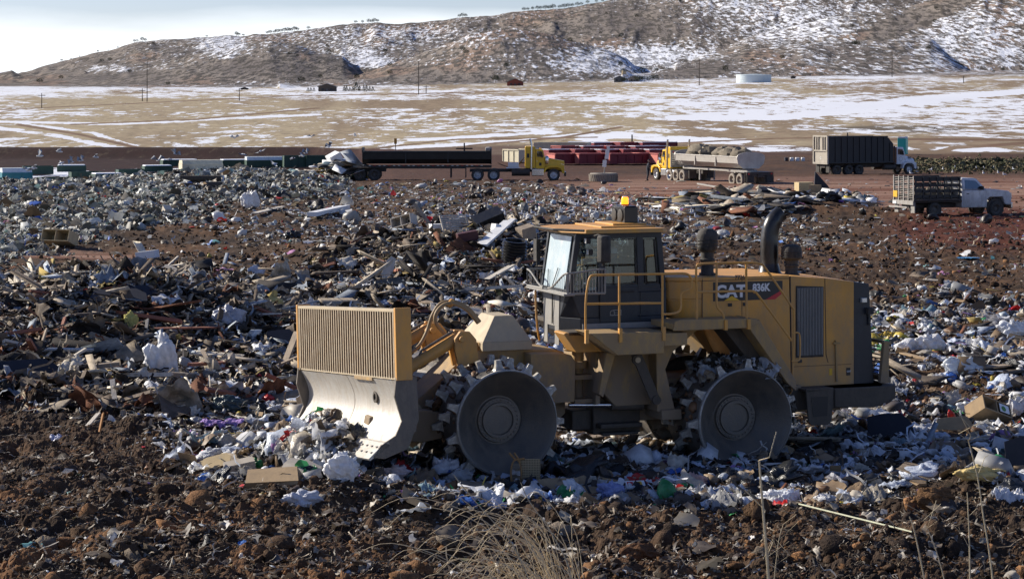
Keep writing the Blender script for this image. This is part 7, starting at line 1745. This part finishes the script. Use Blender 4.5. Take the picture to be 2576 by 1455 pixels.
def house(U, D, w, d, h, rh, wm, rm, label, cat='house', rz=0):
    x, y, z = gfar(U, D); t = thing(cat.replace(' ', '_'), label, cat, (x, y, z - .3), rz)
    MB().box(-w / 2, w / 2, -d / 2, d / 2, 0, h).prism([(-w / 2, h), (w / 2, h), (0, h + rh)], -d / 2 + .05, d / 2 - .05).build('wall', wm, t)
    MB().prism([(-w / 2 - .5, h - .3), (0, h + rh), (w / 2 + .5, h - .3), (w / 2 + .5, h), (0, h + rh + .3), (-w / 2 - .5, h)], -d / 2 - .4, d / 2 + .4).build('roof', rm, t)
    for k in (-1, 1): MB().box(k * w / 4 - .6, k * w / 4 + .6, -d / 2 - .05, -d / 2, h * .3, h * .7).build('window', M['decalblack'], t)
    MB().box(-.5, .5, -d / 2 - .06, -d / 2, 0, h * .6).build('door', HW['roof'], t)
    return t
house(824, 1130, 8.5, 7, 2.6, 1.3, HW['dark'], HW['roof'], 'dark grey barn on the plain at centre left', 'barn'); 
house(1296, 1350, 9.5, 8, 2.4, 1.9, HW['red'], HW['roof'], 'red-brown barn at the foot of the middle hill', 'barn')
house(1835 - 240, 1500, 7, 6, 2.6, 1.5, HW['tan'], HW['roof'], 'tan farmhouse left of the row of trees below the valley', 'house'); house(1558, 1500, 7, 6, 3.0, 1.4, HW['roof'], HW['whiteroof'], 'house with a snowy roof left of the tan farmhouse', 'house')
house(1995, 1500, 3, 2, 1.4, .6, HW['dark'], HW['roof'], 'tiny dark shed right of the farm', 'shed'); house(615, 1350, 4, 3, 1.0, .5, HW['dark'], HW['roof'], 'low dark shed far out on the left plain', 'shed')
# small conifers: trunk and ragged crown of many leaf faces
CR = attr_mat('dark_juniper_foliage', .9, .1, nscale=2, namt=.35); TRK = mat('tree_trunk', (.06, .045, .035), .9)
def crown_mesh(seed, kind):
    r = np.random.default_rng(seed); n = 520; t = r.random(n); a = r.uniform(0, 2 * np.pi, n)
    if kind == 'cone': rad = (1 - t) ** .8 * .38 * (.6 + .5 * r.random(n)); zz = .12 + t * .88
    else:
        ph = np.arccos(r.uniform(-.7, 1, n)); lob = 1 + .28 * np.sin(3 * a + seed) * np.sin(ph * 2); rad = np.sin(ph) * .50 * lob * r.uniform(.55, 1, n); zz = .55 + .38 * np.cos(ph) * lob * r.uniform(.6, 1, n)
    c = np.stack([rad * np.cos(a), rad * np.sin(a), zz], 1); s = r.uniform(.03, .075, n)
    q = r.normal(0, 1, (n, 3, 3)); q /= np.linalg.norm(q, axis=2, keepdims=True); V = (c[:, None] + q * s[:, None, None]).reshape(-1, 3)
    col = np.repeat(np.array([(.035, .045, .025)]) * r.uniform(.5, 1.7, (n, 1)), 3, 0)
    return np_mesh('crown', V, np.arange(3 * n).reshape(-1, 3), 3, col)
crowns = {k: [crown_mesh(900 + i + (10 if k == 'cone' else 0), k) for i in range(4)] for k in ('round', 'cone')}
for l_ in crowns.values():
    for me in l_: me.materials.append(CR)
trunk_me = MB().tube([(0, 0, -.1), (.01, 0, .35), (0, .01, .75)], .035, 6, r2=.015).mesh('trunk', TRK)
rr = random.Random(5)
FM = [(370, 'the tallest utility pole'), (602, 'the short pole right of the tallest'), (824, 'the dark grey barn'), (1053, 'the middle utility pole'), (1296, 'the red-brown barn'), (1595, 'the far farmhouses'), (1759, 'the pole left of the tank'), (1896, 'the pale tank'), (2132, 'the box dump truck'), (2244, 'the pole on the right slope'), (2420, 'the pickup truck'), (105, 'the farthest left pole')]
def farmark(U):
    m_ = min(FM, key=lambda q: abs(q[0] - U)); d = U - m_[0]; a = abs(d)
    return ('straight above ' if a < 6 else ('just ' if a < 25 else 'a little ' if a < 60 else '' if a < 90 else 'well ') + ('right of ' if d > 0 else 'left of ')) + m_[1]
def tree(U, D, h, kind, label, group, z=None):
    x, y = at(U, D); t = thing('juniper_tree' if kind == 'round' else 'conifer_tree', label, 'tree', (x, y, (Hs(x, y) if z is None else z) - .1), rr.uniform(0, 6), group)
    c = link('crown', rr.choice(crowns[kind]), None, t); c.scale = (h * rr.uniform(.8, 1.25), h * rr.uniform(.8, 1.25), h); k = link('trunk', trunk_me, None, t); k.scale = (h, h, h)
def ridge_pt(U):
    """The point of the skyline at U: where the ground stands highest in the picture."""
    Ds = np.linspace(2000, 4100, 500); x = (U - U0) * Ds / F; z = Hsmooth(x, Ds); v = (z - CAMZ) / Ds; k = int(np.argmax(v)); return Ds[k] - 6, float(z[k])
for U, h in [(155, 5), (178, 3), (200, 3), (246, 5), (272, 3), (296, 4), (338, 7), (345, 5), (358, 9), (366, 7), (520, 5), (595, 9), (600, 7), (612, 5), (672, 7), (680, 8), (690, 7), (697, 9), (706, 8), (716, 9), (724, 10), (732, 8), (741, 10), (748, 7), (776, 7), (895, 6), (912, 7), (928, 9), (936, 7), (942, 9), (950, 7), (1156, 7), (1164, 9), (1172, 7), (1318, 8), (1328, 7), (1340, 8), (1352, 9), (1360, 8), (1372, 10), (1384, 9), (1392, 10), (1408, 8), (1420, 10), (1430, 9), (1440, 8), (1452, 9), (1462, 7), (1478, 8), (1500, 7), (1516, 6)]:
    D, z = ridge_pt(U); tree(U, D, h * .85, 'round', 'dark juniper on the skyline ' + farmark(U), 'junipers along the skyline', z - .5)
for i in range(90):
    U = rr.uniform(100, 2560); D = rr.uniform(1750, 3300)
    x_, y_ = at(U, D); Vt = V0 + (CAMZ - Hs(x_, y_)) * F / D
    tree(U, D, rr.uniform(3, 6.5), 'round', 'juniper %s the hillside %s' % ('high on' if Vt < 70 else 'halfway up' if Vt < 130 else 'low on', farmark(U)), 'junipers scattered on the hillside')
for U in (866, 872, 880, 888, 896, 905, 915, 922, 930, 938): tree(U, 1120, rr.uniform(2.0, 3.2) if U != 896 else 4.5, 'cone', 'conifer in the row right of the dark grey barn, %s' % ('tallest of them' if U == 896 else 'counted %s from the barn' % ['first', 'second', 'third', 'fourth', 'fifth', 'sixth', 'seventh', 'eighth', 'ninth', 'tenth'][(866, 872, 880, 888, 896, 905, 915, 922, 930, 938).index(U)]), 'conifers planted by the dark grey barn')
for U in (790, 782, 775): tree(U, 1125, 2.2, 'cone', '%s small conifer left of the dark grey barn' % {790: 'nearest', 782: 'middle', 775: 'leftmost'}[U], 'conifers left of the dark grey barn')
for U in (1605, 1613, 1622, 1632, 1640, 1650, 1575, 1568): tree(U, 1490, rr.uniform(3, 5.5), 'round', 'round dark tree by the far farmhouses, counted %s from the left' % ['first', 'second', 'third', 'fourth', 'fifth', 'sixth', 'seventh', 'eighth'][sorted((1605, 1613, 1622, 1632, 1640, 1650, 1575, 1568)).index(U)], 'trees round the far farm')
# scrub belt at the right of the yard
b = Bulk(); nn = 14000; Us_ = rng.uniform(2270, 2700, nn); Ds_ = 258 + rng.normal(0, 9, nn); xs_ = (Us_ - U0) * Ds_ / F
b.add('hcrumple', xs_, Ds_, lognorm(nn, .17, .45), pal(nn, [(3, (.09, .095, .055)), (3, (.15, .14, .085)), (3, (.20, .16, .10)), (1, (.03, .035, .02))]), 1.2, .5)
b.build('scrub', CR, 'low grey-green scrub growing along the edge of the yard')
# snowy bits, signs, toilet, bales
x, y, z = gfar(2271, 300); pt = thing('portable_toilet', 'turquoise portable toilet behind the white truck cab', 'portable toilet', (x, y, z), R(-25))
TQ = mat('turquoise_plastic', (.03, .42, .36), .4, var=.05); MB().box(-.55, .55, -.55, .55, 0, 2.1).build('body', TQ, pt, bev=.03); MB().prism([(-.58, 2.1), (.58, 2.1), (.4, 2.32), (-.4, 2.32)], -.58, .58).build('roof', CM['pale'], pt, bev=.02); MB().box(-.38, .38, -.575, -.555, .1, 1.95).build('door', TQ, pt)
for (U, V, w, h, D, m, lb) in ((2543, 330, 9, 13, 480, mat('bright_yellow_sign', (.75, .65, .02), .5), 'bright yellow sign far out at the right edge'), (2351, 327, 5, 4, 480, mat('orange_sign', (.8, .30, .03), .5), 'small orange sign on the snow right of the toilet'), (995, 355, 7, 14, 325, mat('brown_yellow_sign', (.45, .22, .03), .5), 'brown and yellow sign behind the left end of the long trailer')):
    x, y = at(U, D); z = Hs(x, y); k = D / F; zc = CAMZ - (V + h / 2 - V0) * k; t = thing('road_sign', lb, 'sign', (x, y, z), 0)
    MB().tube([(0, 0, -.3), (0, 0, max(.4, zc - z + h * k / 2))], .06, 6).build('post', POLEM, t); MB().box(-w * k / 2, w * k / 2, -.1, -.06, zc - z, zc - z + h * k).build('panel', m, t, bev=.02)
for i, (U, w, c, lb) in enumerate([(1978, 8, DARKP, 'dark bale left of the row of white blocks'), (1992, 9, WHITEB, 'left white block beyond the pale tub'), (2006, 9, WHITEB, 'middle white block beyond the pale tub'), (2020, 8, WHITEB, 'right white block beyond the pale tub')]):
    x, y, z = gfar(U, 275); k = 275 / F; o = MB().box(-w * k / 2, w * k / 2, -.4, .4, 0, 9 * k).build('wrapped_block', c, None, bev=.05, loc=(x, y, z)); tag(o, lb, 'block')
# dirt mounds are part of the ground; gulls
GW = mat('gull_white', (.78, .78, .78), .7, var=.03); GG = mat('gull_grey', (.30, .32, .35), .7, var=.05); GB = mat('gull_beak', (.6, .35, .05), .5)
def gull_parts():
    out = []
    body = MB().lathe([(0, -.22), (.03, -.18), (.075, -.05), (.085, .05), (.06, .14), (.042, .18), (.05, .215), (.045, .25), (0, .275)], 12, 'x')
    return body
gb_me = gull_parts().mesh('body', GW, True)
stand_body = MB().lathe([(0, -.24), (.03, -.18), (.08, -.05), (.09, .06), (.06, .15), (0, .2)], 12, 'x').lathe([(0, 0), (.045, .02), (.04, .12), (.05, .15), (.045, .19), (0, .215)], 10, 'z', (.15, 0, .02))
sb_me = stand_body.mesh('body', GW, True)
sw_me = MB().lathe([(0, -.30), (.02, -.2), (.045, -.05), (.05, .05), (0, .13)], 8, 'x', (0, .055, .02)).lathe([(0, -.30), (.02, -.2), (.045, -.05), (.05, .05), (0, .13)], 8, 'x', (0, -.055, .02)).mesh('wing', GG, True)
lg_me = MB().tube([(0, .03, -.07), (.01, .03, -.20)], .008, 5).tube([(0, -.03, -.07), (.01, -.03, -.20)], .008, 5).mesh('leg', GB)
bk_me = MB().lathe([(.012, 0), (0, .06)], 6, 'x', (.19, 0, .17)).mesh('beak', GB)
def wing_me(s, up):
    P_ = [(.10, 0, 0), (.12, .28, .10 * up), (.02, .62, .02 * up + .05), (-.04, .60, .02 * up + .04), (-.06, .28, .08 * up), (-.10, 0, 0)]
    top = [(x, s * y, z * 1.2 + .012) for x, y, z in P_]; bot = [(x, s * y, z * 1.2) for x, y, z in P_]
    return MB().add(top + bot, [tuple(range(6)), tuple(range(6, 12))[::-1]] + [(i, (i + 1) % 6, 6 + (i + 1) % 6, 6 + i) for i in range(6)]).mesh('wing', GG)
wm_ = {(s, u): wing_me(s, u) for s in (1, -1) for u in (1.8, 3.4, -.8)}
fly = [(590, 347, 250, 90), (783, 343, 260, -60), (893, 341, 280, 10), (148, 441 - 60, 150, 0), (240, 395, 170, 20), (180, 408, 160, 170), (85, 422, 160, 30), (153, 410, 165, 15), (205, 404, 165, 160), (102, 392, 140, 200), (398, 403, 170, 120), (425, 401, 175, 10), (440, 387, 180, 60), (735, 398, 180, 20), (655, 380, 190, 70), (760, 392, 175, 200), (690, 412, 170, 30), (770, 385, 182, 150), (610, 388, 180, 330), (70, 428, 150, 60), (828, 368, 185, 45)]
for i, (U, V, D, a) in enumerate(fly):
    x, y = at(U, D); t = thing('gull', 'gull flying %s, %s' % ('high' if V < 385 else 'low' if V > 402 else 'midway', farmark(U)) if i > 2 else ['gull flying with raised wings above the plain at left of centre', 'gull flying highest above the plain left of the sign', 'gull gliding in front of the plain above the trailer'][i], 'gull', ((U - U0) * (D * 1.25) / F, D * 1.25, CAMZ - (V - V0) * D * 1.25 / F), R(a), 'gulls flying over the landfill')
    t.rotation_euler = (R(rr.uniform(-25, 25)), R(rr.uniform(-15, 15)), R(a)); u = rr.choice([1.8, 3.4, -.8]); k = 1.15
    for me in (gb_me, wm_[(1, u)], wm_[(-1, u)]):
        c = link(me.name.split('.')[0], me, None, t); c.scale = (k, k, k)
def gull_at(U, V, label, group, k=.85):
    x, y, z = gv(U, V); t = thing('gull', label, 'gull', (x, y, hz(x, y) + .20 * k), R(rr.choice([10, 170, 200, 340, 90, 250]) + rr.uniform(-20, 20)), group)
    for me in (sb_me, sw_me, lg_me, bk_me):
        c = link(me.name.split('.')[0], me, None, t); c.scale = (k, k, k)
for (U, V, lb) in [(1433, 489, 'gull standing alone on the yard right of the long truck'), (1483, 490, 'gull on the yard second from the left of the standing row'), (1526, 488, 'left gull of the close pair on the yard'), (1533, 489, 'right gull of the close pair on the yard'), (1562, 487, 'gull on the yard below the huge tyre'), (1470, 505, 'gull by the blue-grey sheet on the yard'), (1625, 503, 'gull above the beacon on the yard'), (1700, 507, 'gull left of the yard pile'), (1298, 505, 'gull left of all on the litter near the yard'), (1340, 508, 'gull second on the litter near the yard'), (1735, 506, 'gull at the left tip of the yard pile')]:
    gull_at(U, V, lb, 'gulls standing on the yard')
for i in range(46):
    U = rr.uniform(1130, 1560); V = rr.uniform(508, 580); gull_at(U, V, distinct('gull standing in the litter', U, V), 'gulls resting in the litter', .8)
for i in range(24):
    U = rr.uniform(1560, 1760); V = rr.uniform(520, 570); gull_at(U, V, distinct('gull standing in the litter', U, V), 'gulls resting in the litter', .8)
for i in range(16): gull_at(rr.uniform(2280, 2560), rr.uniform(425, 445), 'gull by the scrub behind the pickup', 'gulls by the scrub', 1.0)

# ------------------------------------------------------------------ countable rubbish, one object each
bag_me = [mesh_from('plastic_bag', 'bag', c, 700 + i, 1, 1, 1, None, 14) for i, c in enumerate([W_C] * 6 + [(.60, .66, .78)] * 3)]
blk_me = [mesh_from('bin_liner', 'bag', BLK_C, 720 + i, 1, 1, 1, BLKF, 14) for i in range(4)]
sh_me = [mesh_from('plastic_sheet', 'cloth', c, 740 + i, 1, 1, 1, None, 14) for i, c in enumerate([W_C, W_C, (.55, .55, .56), (.66, .72, .82), W_C, (.5, .45, .36)])]
crd_me = [MB().box(-.5, .5, -.35, .35, 0, .012).prism([(-.5, .012), (-.45, .30), (-.44, .30), (-.485, .012)], -.35, .35).xprism([(.35, .0), (.55, .14), (.55, .152), (.35, .012)], -.45, .45).mesh('cardboard_sheet', CARD), MB().zprism([(-.5, -.35), (.5, -.3), (.48, .33), (-.46, .36)], 0, .16, [(-.40, -.38), (.55, -.2), (.36, .42), (-.52, .22)]).mesh('carton', CARD)]
plk_me = [MB().xprism([(-.05, 0), (.05, 0), (.05, .035), (-.05, .035)], -.5, .5, [(-.045, 0), (.05, 0), (.04, .035), (-.045, .035)]).mesh('plank', m) for m in (WOODm, PALE, REDW)]
def zone_of(U, V):
    if V < 700 and U < 700: return 'on the slope at left'
    if U < 700 and V < 1010: return 'in the left wood pile'
    if U > 2200 and V < 1090: return 'in the rubbish field behind the compactor'
    if V < 800: return 'in the middle pile behind the compactor'
    if U < 720: return 'on the soil left of the blade'
    if U < 1460: return 'in the heap in front of the front wheel'
    if U < 2100: return 'in the rubbish under the compactor'
    return 'in the shaded rubbish right of the rear wheel'
def many(n, box, mes, size, name, adj, cat, want, tilt=.35, lift=.04, spread=.3, zs=.6, tint=None):
    U, V, x, y, d = sample(n * 9, *box, want); k = 0
    for i in range(len(U)):
        if k >= n: break
        if mach(x[i], y[i]) > .5 and size > .4: continue
        me = mes[rr.randrange(len(mes))]; s = size * math.exp(rr.gauss(0, spread))
        zn = zone_of(U[i], V[i]); o = link(name, me, None, None, (x[i], y[i], hz(x[i], y[i]) + s * lift), (rr.gauss(0, tilt), rr.gauss(0, tilt), rr.uniform(0, 6.3)))
        o.scale = (s, s * rr.uniform(.6, 1), s * zs * rr.uniform(.7, 1.2)); cw = tint[mes.index(me)] if tint else ''; Vs = V0 + (CAMZ - o.location[2]) * F / y[i]
        tag(o, distinct(cw + adj, U[i], Vs, s, size), cat, '%s %s' % (cat + ' pieces', zn)); k += 1
wz_ = lambda U, V, x, y, d: np.clip(d['white'] * 1.2 - .6 * d['dirt'], 0, 1)
many(230, (-60, 2640, 760, 1330), bag_me, .30, 'plastic_bag', 'crumpled bag', 'plastic bag', wz_, tint=['white '] * 6 + ['pale bluish '] * 3)
many(60, (-60, 2640, 640, 1330), blk_me, .40, 'bin_liner', 'black crumpled bin liner', 'bin liner', wz_)
many(120, (-60, 2640, 700, 1330), sh_me, .55, 'plastic_sheet', 'torn plastic sheet', 'plastic sheet', wz_, zs=.5, tint=['bright white ', 'white ', 'grey ', 'pale blue ', 'dull white ', 'tan '])
many(90, (-60, 2640, 640, 1330), crd_me, .38, 'cardboard_sheet', 'brown cardboard', 'cardboard', lambda U, V, x, y, d: .8 * d['white'] + .2 * d['wood'], zs=.8, tint=['flattened ', 'boxy '])
many(200, (-60, 1600, 600, 1040), plk_me, .95, 'plank', 'broken plank', 'plank', lambda U, V, x, y, d: d['wood'], tilt=.3, lift=.12, zs=1.5, tint=['weathered brown ', 'pale ', 'reddish '])

# ------------------------------------------------------------------ dry grass and weed stalks in the foreground
STW = attr_mat('dry_grass_straw', .7, .3, nscale=20, namt=.2)
def stalk(pts, r, col, mb): mb.tube(smooth_path(pts, 5), r, 5, r2=r * .45)
def grass_clump(U, D, n, h, lean, spread, label, seed, name='grass_clump'):
    q = random.Random(seed); mb = MB(); x0, y0 = at(U, D); z0 = Hs(x0, y0) - .05
    for i in range(n):
        bx_, by_ = q.gauss(0, spread), q.gauss(0, spread * .7); hh = h * q.uniform(.45, 1.05); ln = lean + q.gauss(0, .22); dy = q.gauss(0, .12)
        droop = q.uniform(.0, .25)
        mb.tube(smooth_path([(bx_, by_, 0), (bx_ + ln * hh * .25, by_ + dy * .3, hh * .42), (bx_ + ln * hh * .62, by_ + dy * .7, hh * .80), (bx_ + ln * hh * (1.05 + droop), by_ + dy, hh * (1.0 - droop * .5)), (bx_ + ln * hh * (1.35 + droop), by_ + dy, hh * (.98 - droop * 1.2))], 4), .0075 * q.uniform(.6, 1.2), 5, r2=.0025)
    me = mb.mesh(name, STW); colored(me, (.62, .50, .32), seed); o = link(name, me, None, None, (x0, y0, z0)); tag(o, label, 'dry grass'); return o
grass_clump(1420, 26.5, 75, 1.85, -.42, .17, 'big clump of long dry grass arching to the left at the bottom centre', 1)
grass_clump(1385, 26.0, 50, 1.45, -.50, .24, 'lower tangle of dry grass at the foot of the big clump', 2)
grass_clump(1310, 26.3, 22, 1.1, -.35, .22, 'short dry grass at the left of the big clump', 3)
def weed(U, D, pts, r, label, col=(.52, .43, .28), twigs=0, seed=0):
    x0, y0 = at(U, D); z0 = CAMZ - (1480 - V0) * D / F; k = D / F; mb = MB()
    path = [((u - U) * k, 0.02 * i, (1480 - v) * k) for i, (u, v) in enumerate(pts)]
    mb.tube([( path[0][0], 0, Hs(x0, y0) - z0 - .1)] + smooth_path(path, 4), r, 6, r2=r * .6); q = random.Random(seed)
    for i in range(twigs):
        t = path[q.randrange(1, len(path))]; mb.tube([t, (t[0] + q.uniform(-.15, .15), q.uniform(-.1, .1), t[2] + q.uniform(.05, .2)), (t[0] + q.uniform(-.25, .25), q.uniform(-.15, .15), t[2] + q.uniform(.2, .35))], r * .35, 5)
    me = mb.mesh('weed_stalk', STW); colored(me, col, seed); o = link('weed_stalk', me, None, None, (x0, y0, z0)); tag(o, label, 'weed stalk')
weed(1935, 24, [(1935, 1480), (1930, 1400), (1922, 1300), (1916, 1220), (1912, 1160)], .018, 'thick pale stalk rising in front of the rear wheel', twigs=3, seed=1)
weed(1945, 25, [(1945, 1480), (1952, 1420), (1960, 1360), (1972, 1320)], .006, 'thin twiggy stalk right of the thick pale stalk', twigs=6, seed=2)
weed(2330, 26, [(2330, 1480), (2315, 1400), (2300, 1330), (2290, 1300)], .011, 'crooked pale stem left of the clay boulder', seed=3)
weed(2440, 24, [(2440, 1480), (2440, 1380), (2438, 1300), (2436, 1240)], .009, 'upright stalk below the yellow cushion', twigs=2, seed=4)
weed(2500, 23, [(2500, 1480), (2490, 1390), (2476, 1300), (2462, 1200), (2440, 1110)], .010, 'tallest leaning stalk at the right in front of the cushion', twigs=4, seed=5)
weed(2380, 25, [(2380, 1480), (2372, 1440), (2355, 1380), (2335, 1330)], .008, 'short bent stalk between the crooked stem and the cushion', twigs=3, seed=6)
weed(1400, 25, [(1440, 1480), (1430, 1420), (1380, 1330), (1330, 1260), (1310, 1215)], .008, 'long pale stalk rising right out of the dry grass', seed=7)
weed(1300, 25.5, [(1340, 1480), (1290, 1370), (1220, 1290), (1160, 1220), (1140, 1195)], .008, 'longest pale stalk leaning left over the front heap', seed=8)
weed(850, 24, [(866, 1480), (858, 1420), (842, 1380), (838, 1350)], .006, 'dry flower stalk at the bottom left of the front heap', col=(.22, .12, .07), twigs=4, seed=9)

# ------------------------------------------------------------------ labels: set apart what would read the same
ORD = ['', 'second', 'third', 'fourth', 'fifth', 'sixth', 'seventh', 'eighth', 'ninth', 'tenth', 'eleventh', 'twelfth', 'thirteenth', 'fourteenth', 'fifteenth', 'sixteenth', 'seventeenth', 'eighteenth', 'nineteenth', 'twentieth']
def settle_labels():
    top = [o for o in SC.objects if o.parent is None and 'label' in o and o.get('kind') is None]
    def shorten(o, most):
        for a, b_ in (('a little way ', ''), ('well ', ''), ('very small', 'tiny'), ('fairly large', 'big'), (' standing in the litter', ''), ('weathered brown', 'brown'), ('a little ', ''), (' crumpled', ''), ('the tall standing white bag', 'the tall white bag'), ('on the skyline ', 'skyline '), (' broken', ''), (' the hillside', ''), ('straight ', ''), ('the tallest utility pole', 'the tallest pole'), ('the short pole right of the tallest', 'the short pole'), ('the upright weathered stake', 'the upright stake')):
            if len(o['label'].split()) > most: o['label'] = o['label'].replace(a, b_)
    for o in top: shorten(o, 16)
    by = {}
    for o in top: by.setdefault(o['label'], []).append(o)
    for lb, os_ in list(by.items()):
        if len(os_) > 1:
            for o in os_: shorten(o, 9)
    by = {}
    for o in top: by.setdefault(o['label'], []).append(o)
    for lb, os_ in by.items():
        n = len(os_)
        if n < 2: continue
        os_.sort(key=lambda o: o.location[0] / max(o.location[1], 1))
        for i, o in enumerate(os_):
            w = ('left one' if i == 0 else 'right one') if n == 2 else 'leftmost of %d' % n if i == 0 else 'rightmost of %d' % n if i == n - 1 else ORD[min(i, 19)] + ' of %d from the left' % n
            o['label'] = lb + ', ' + w
settle_labels()
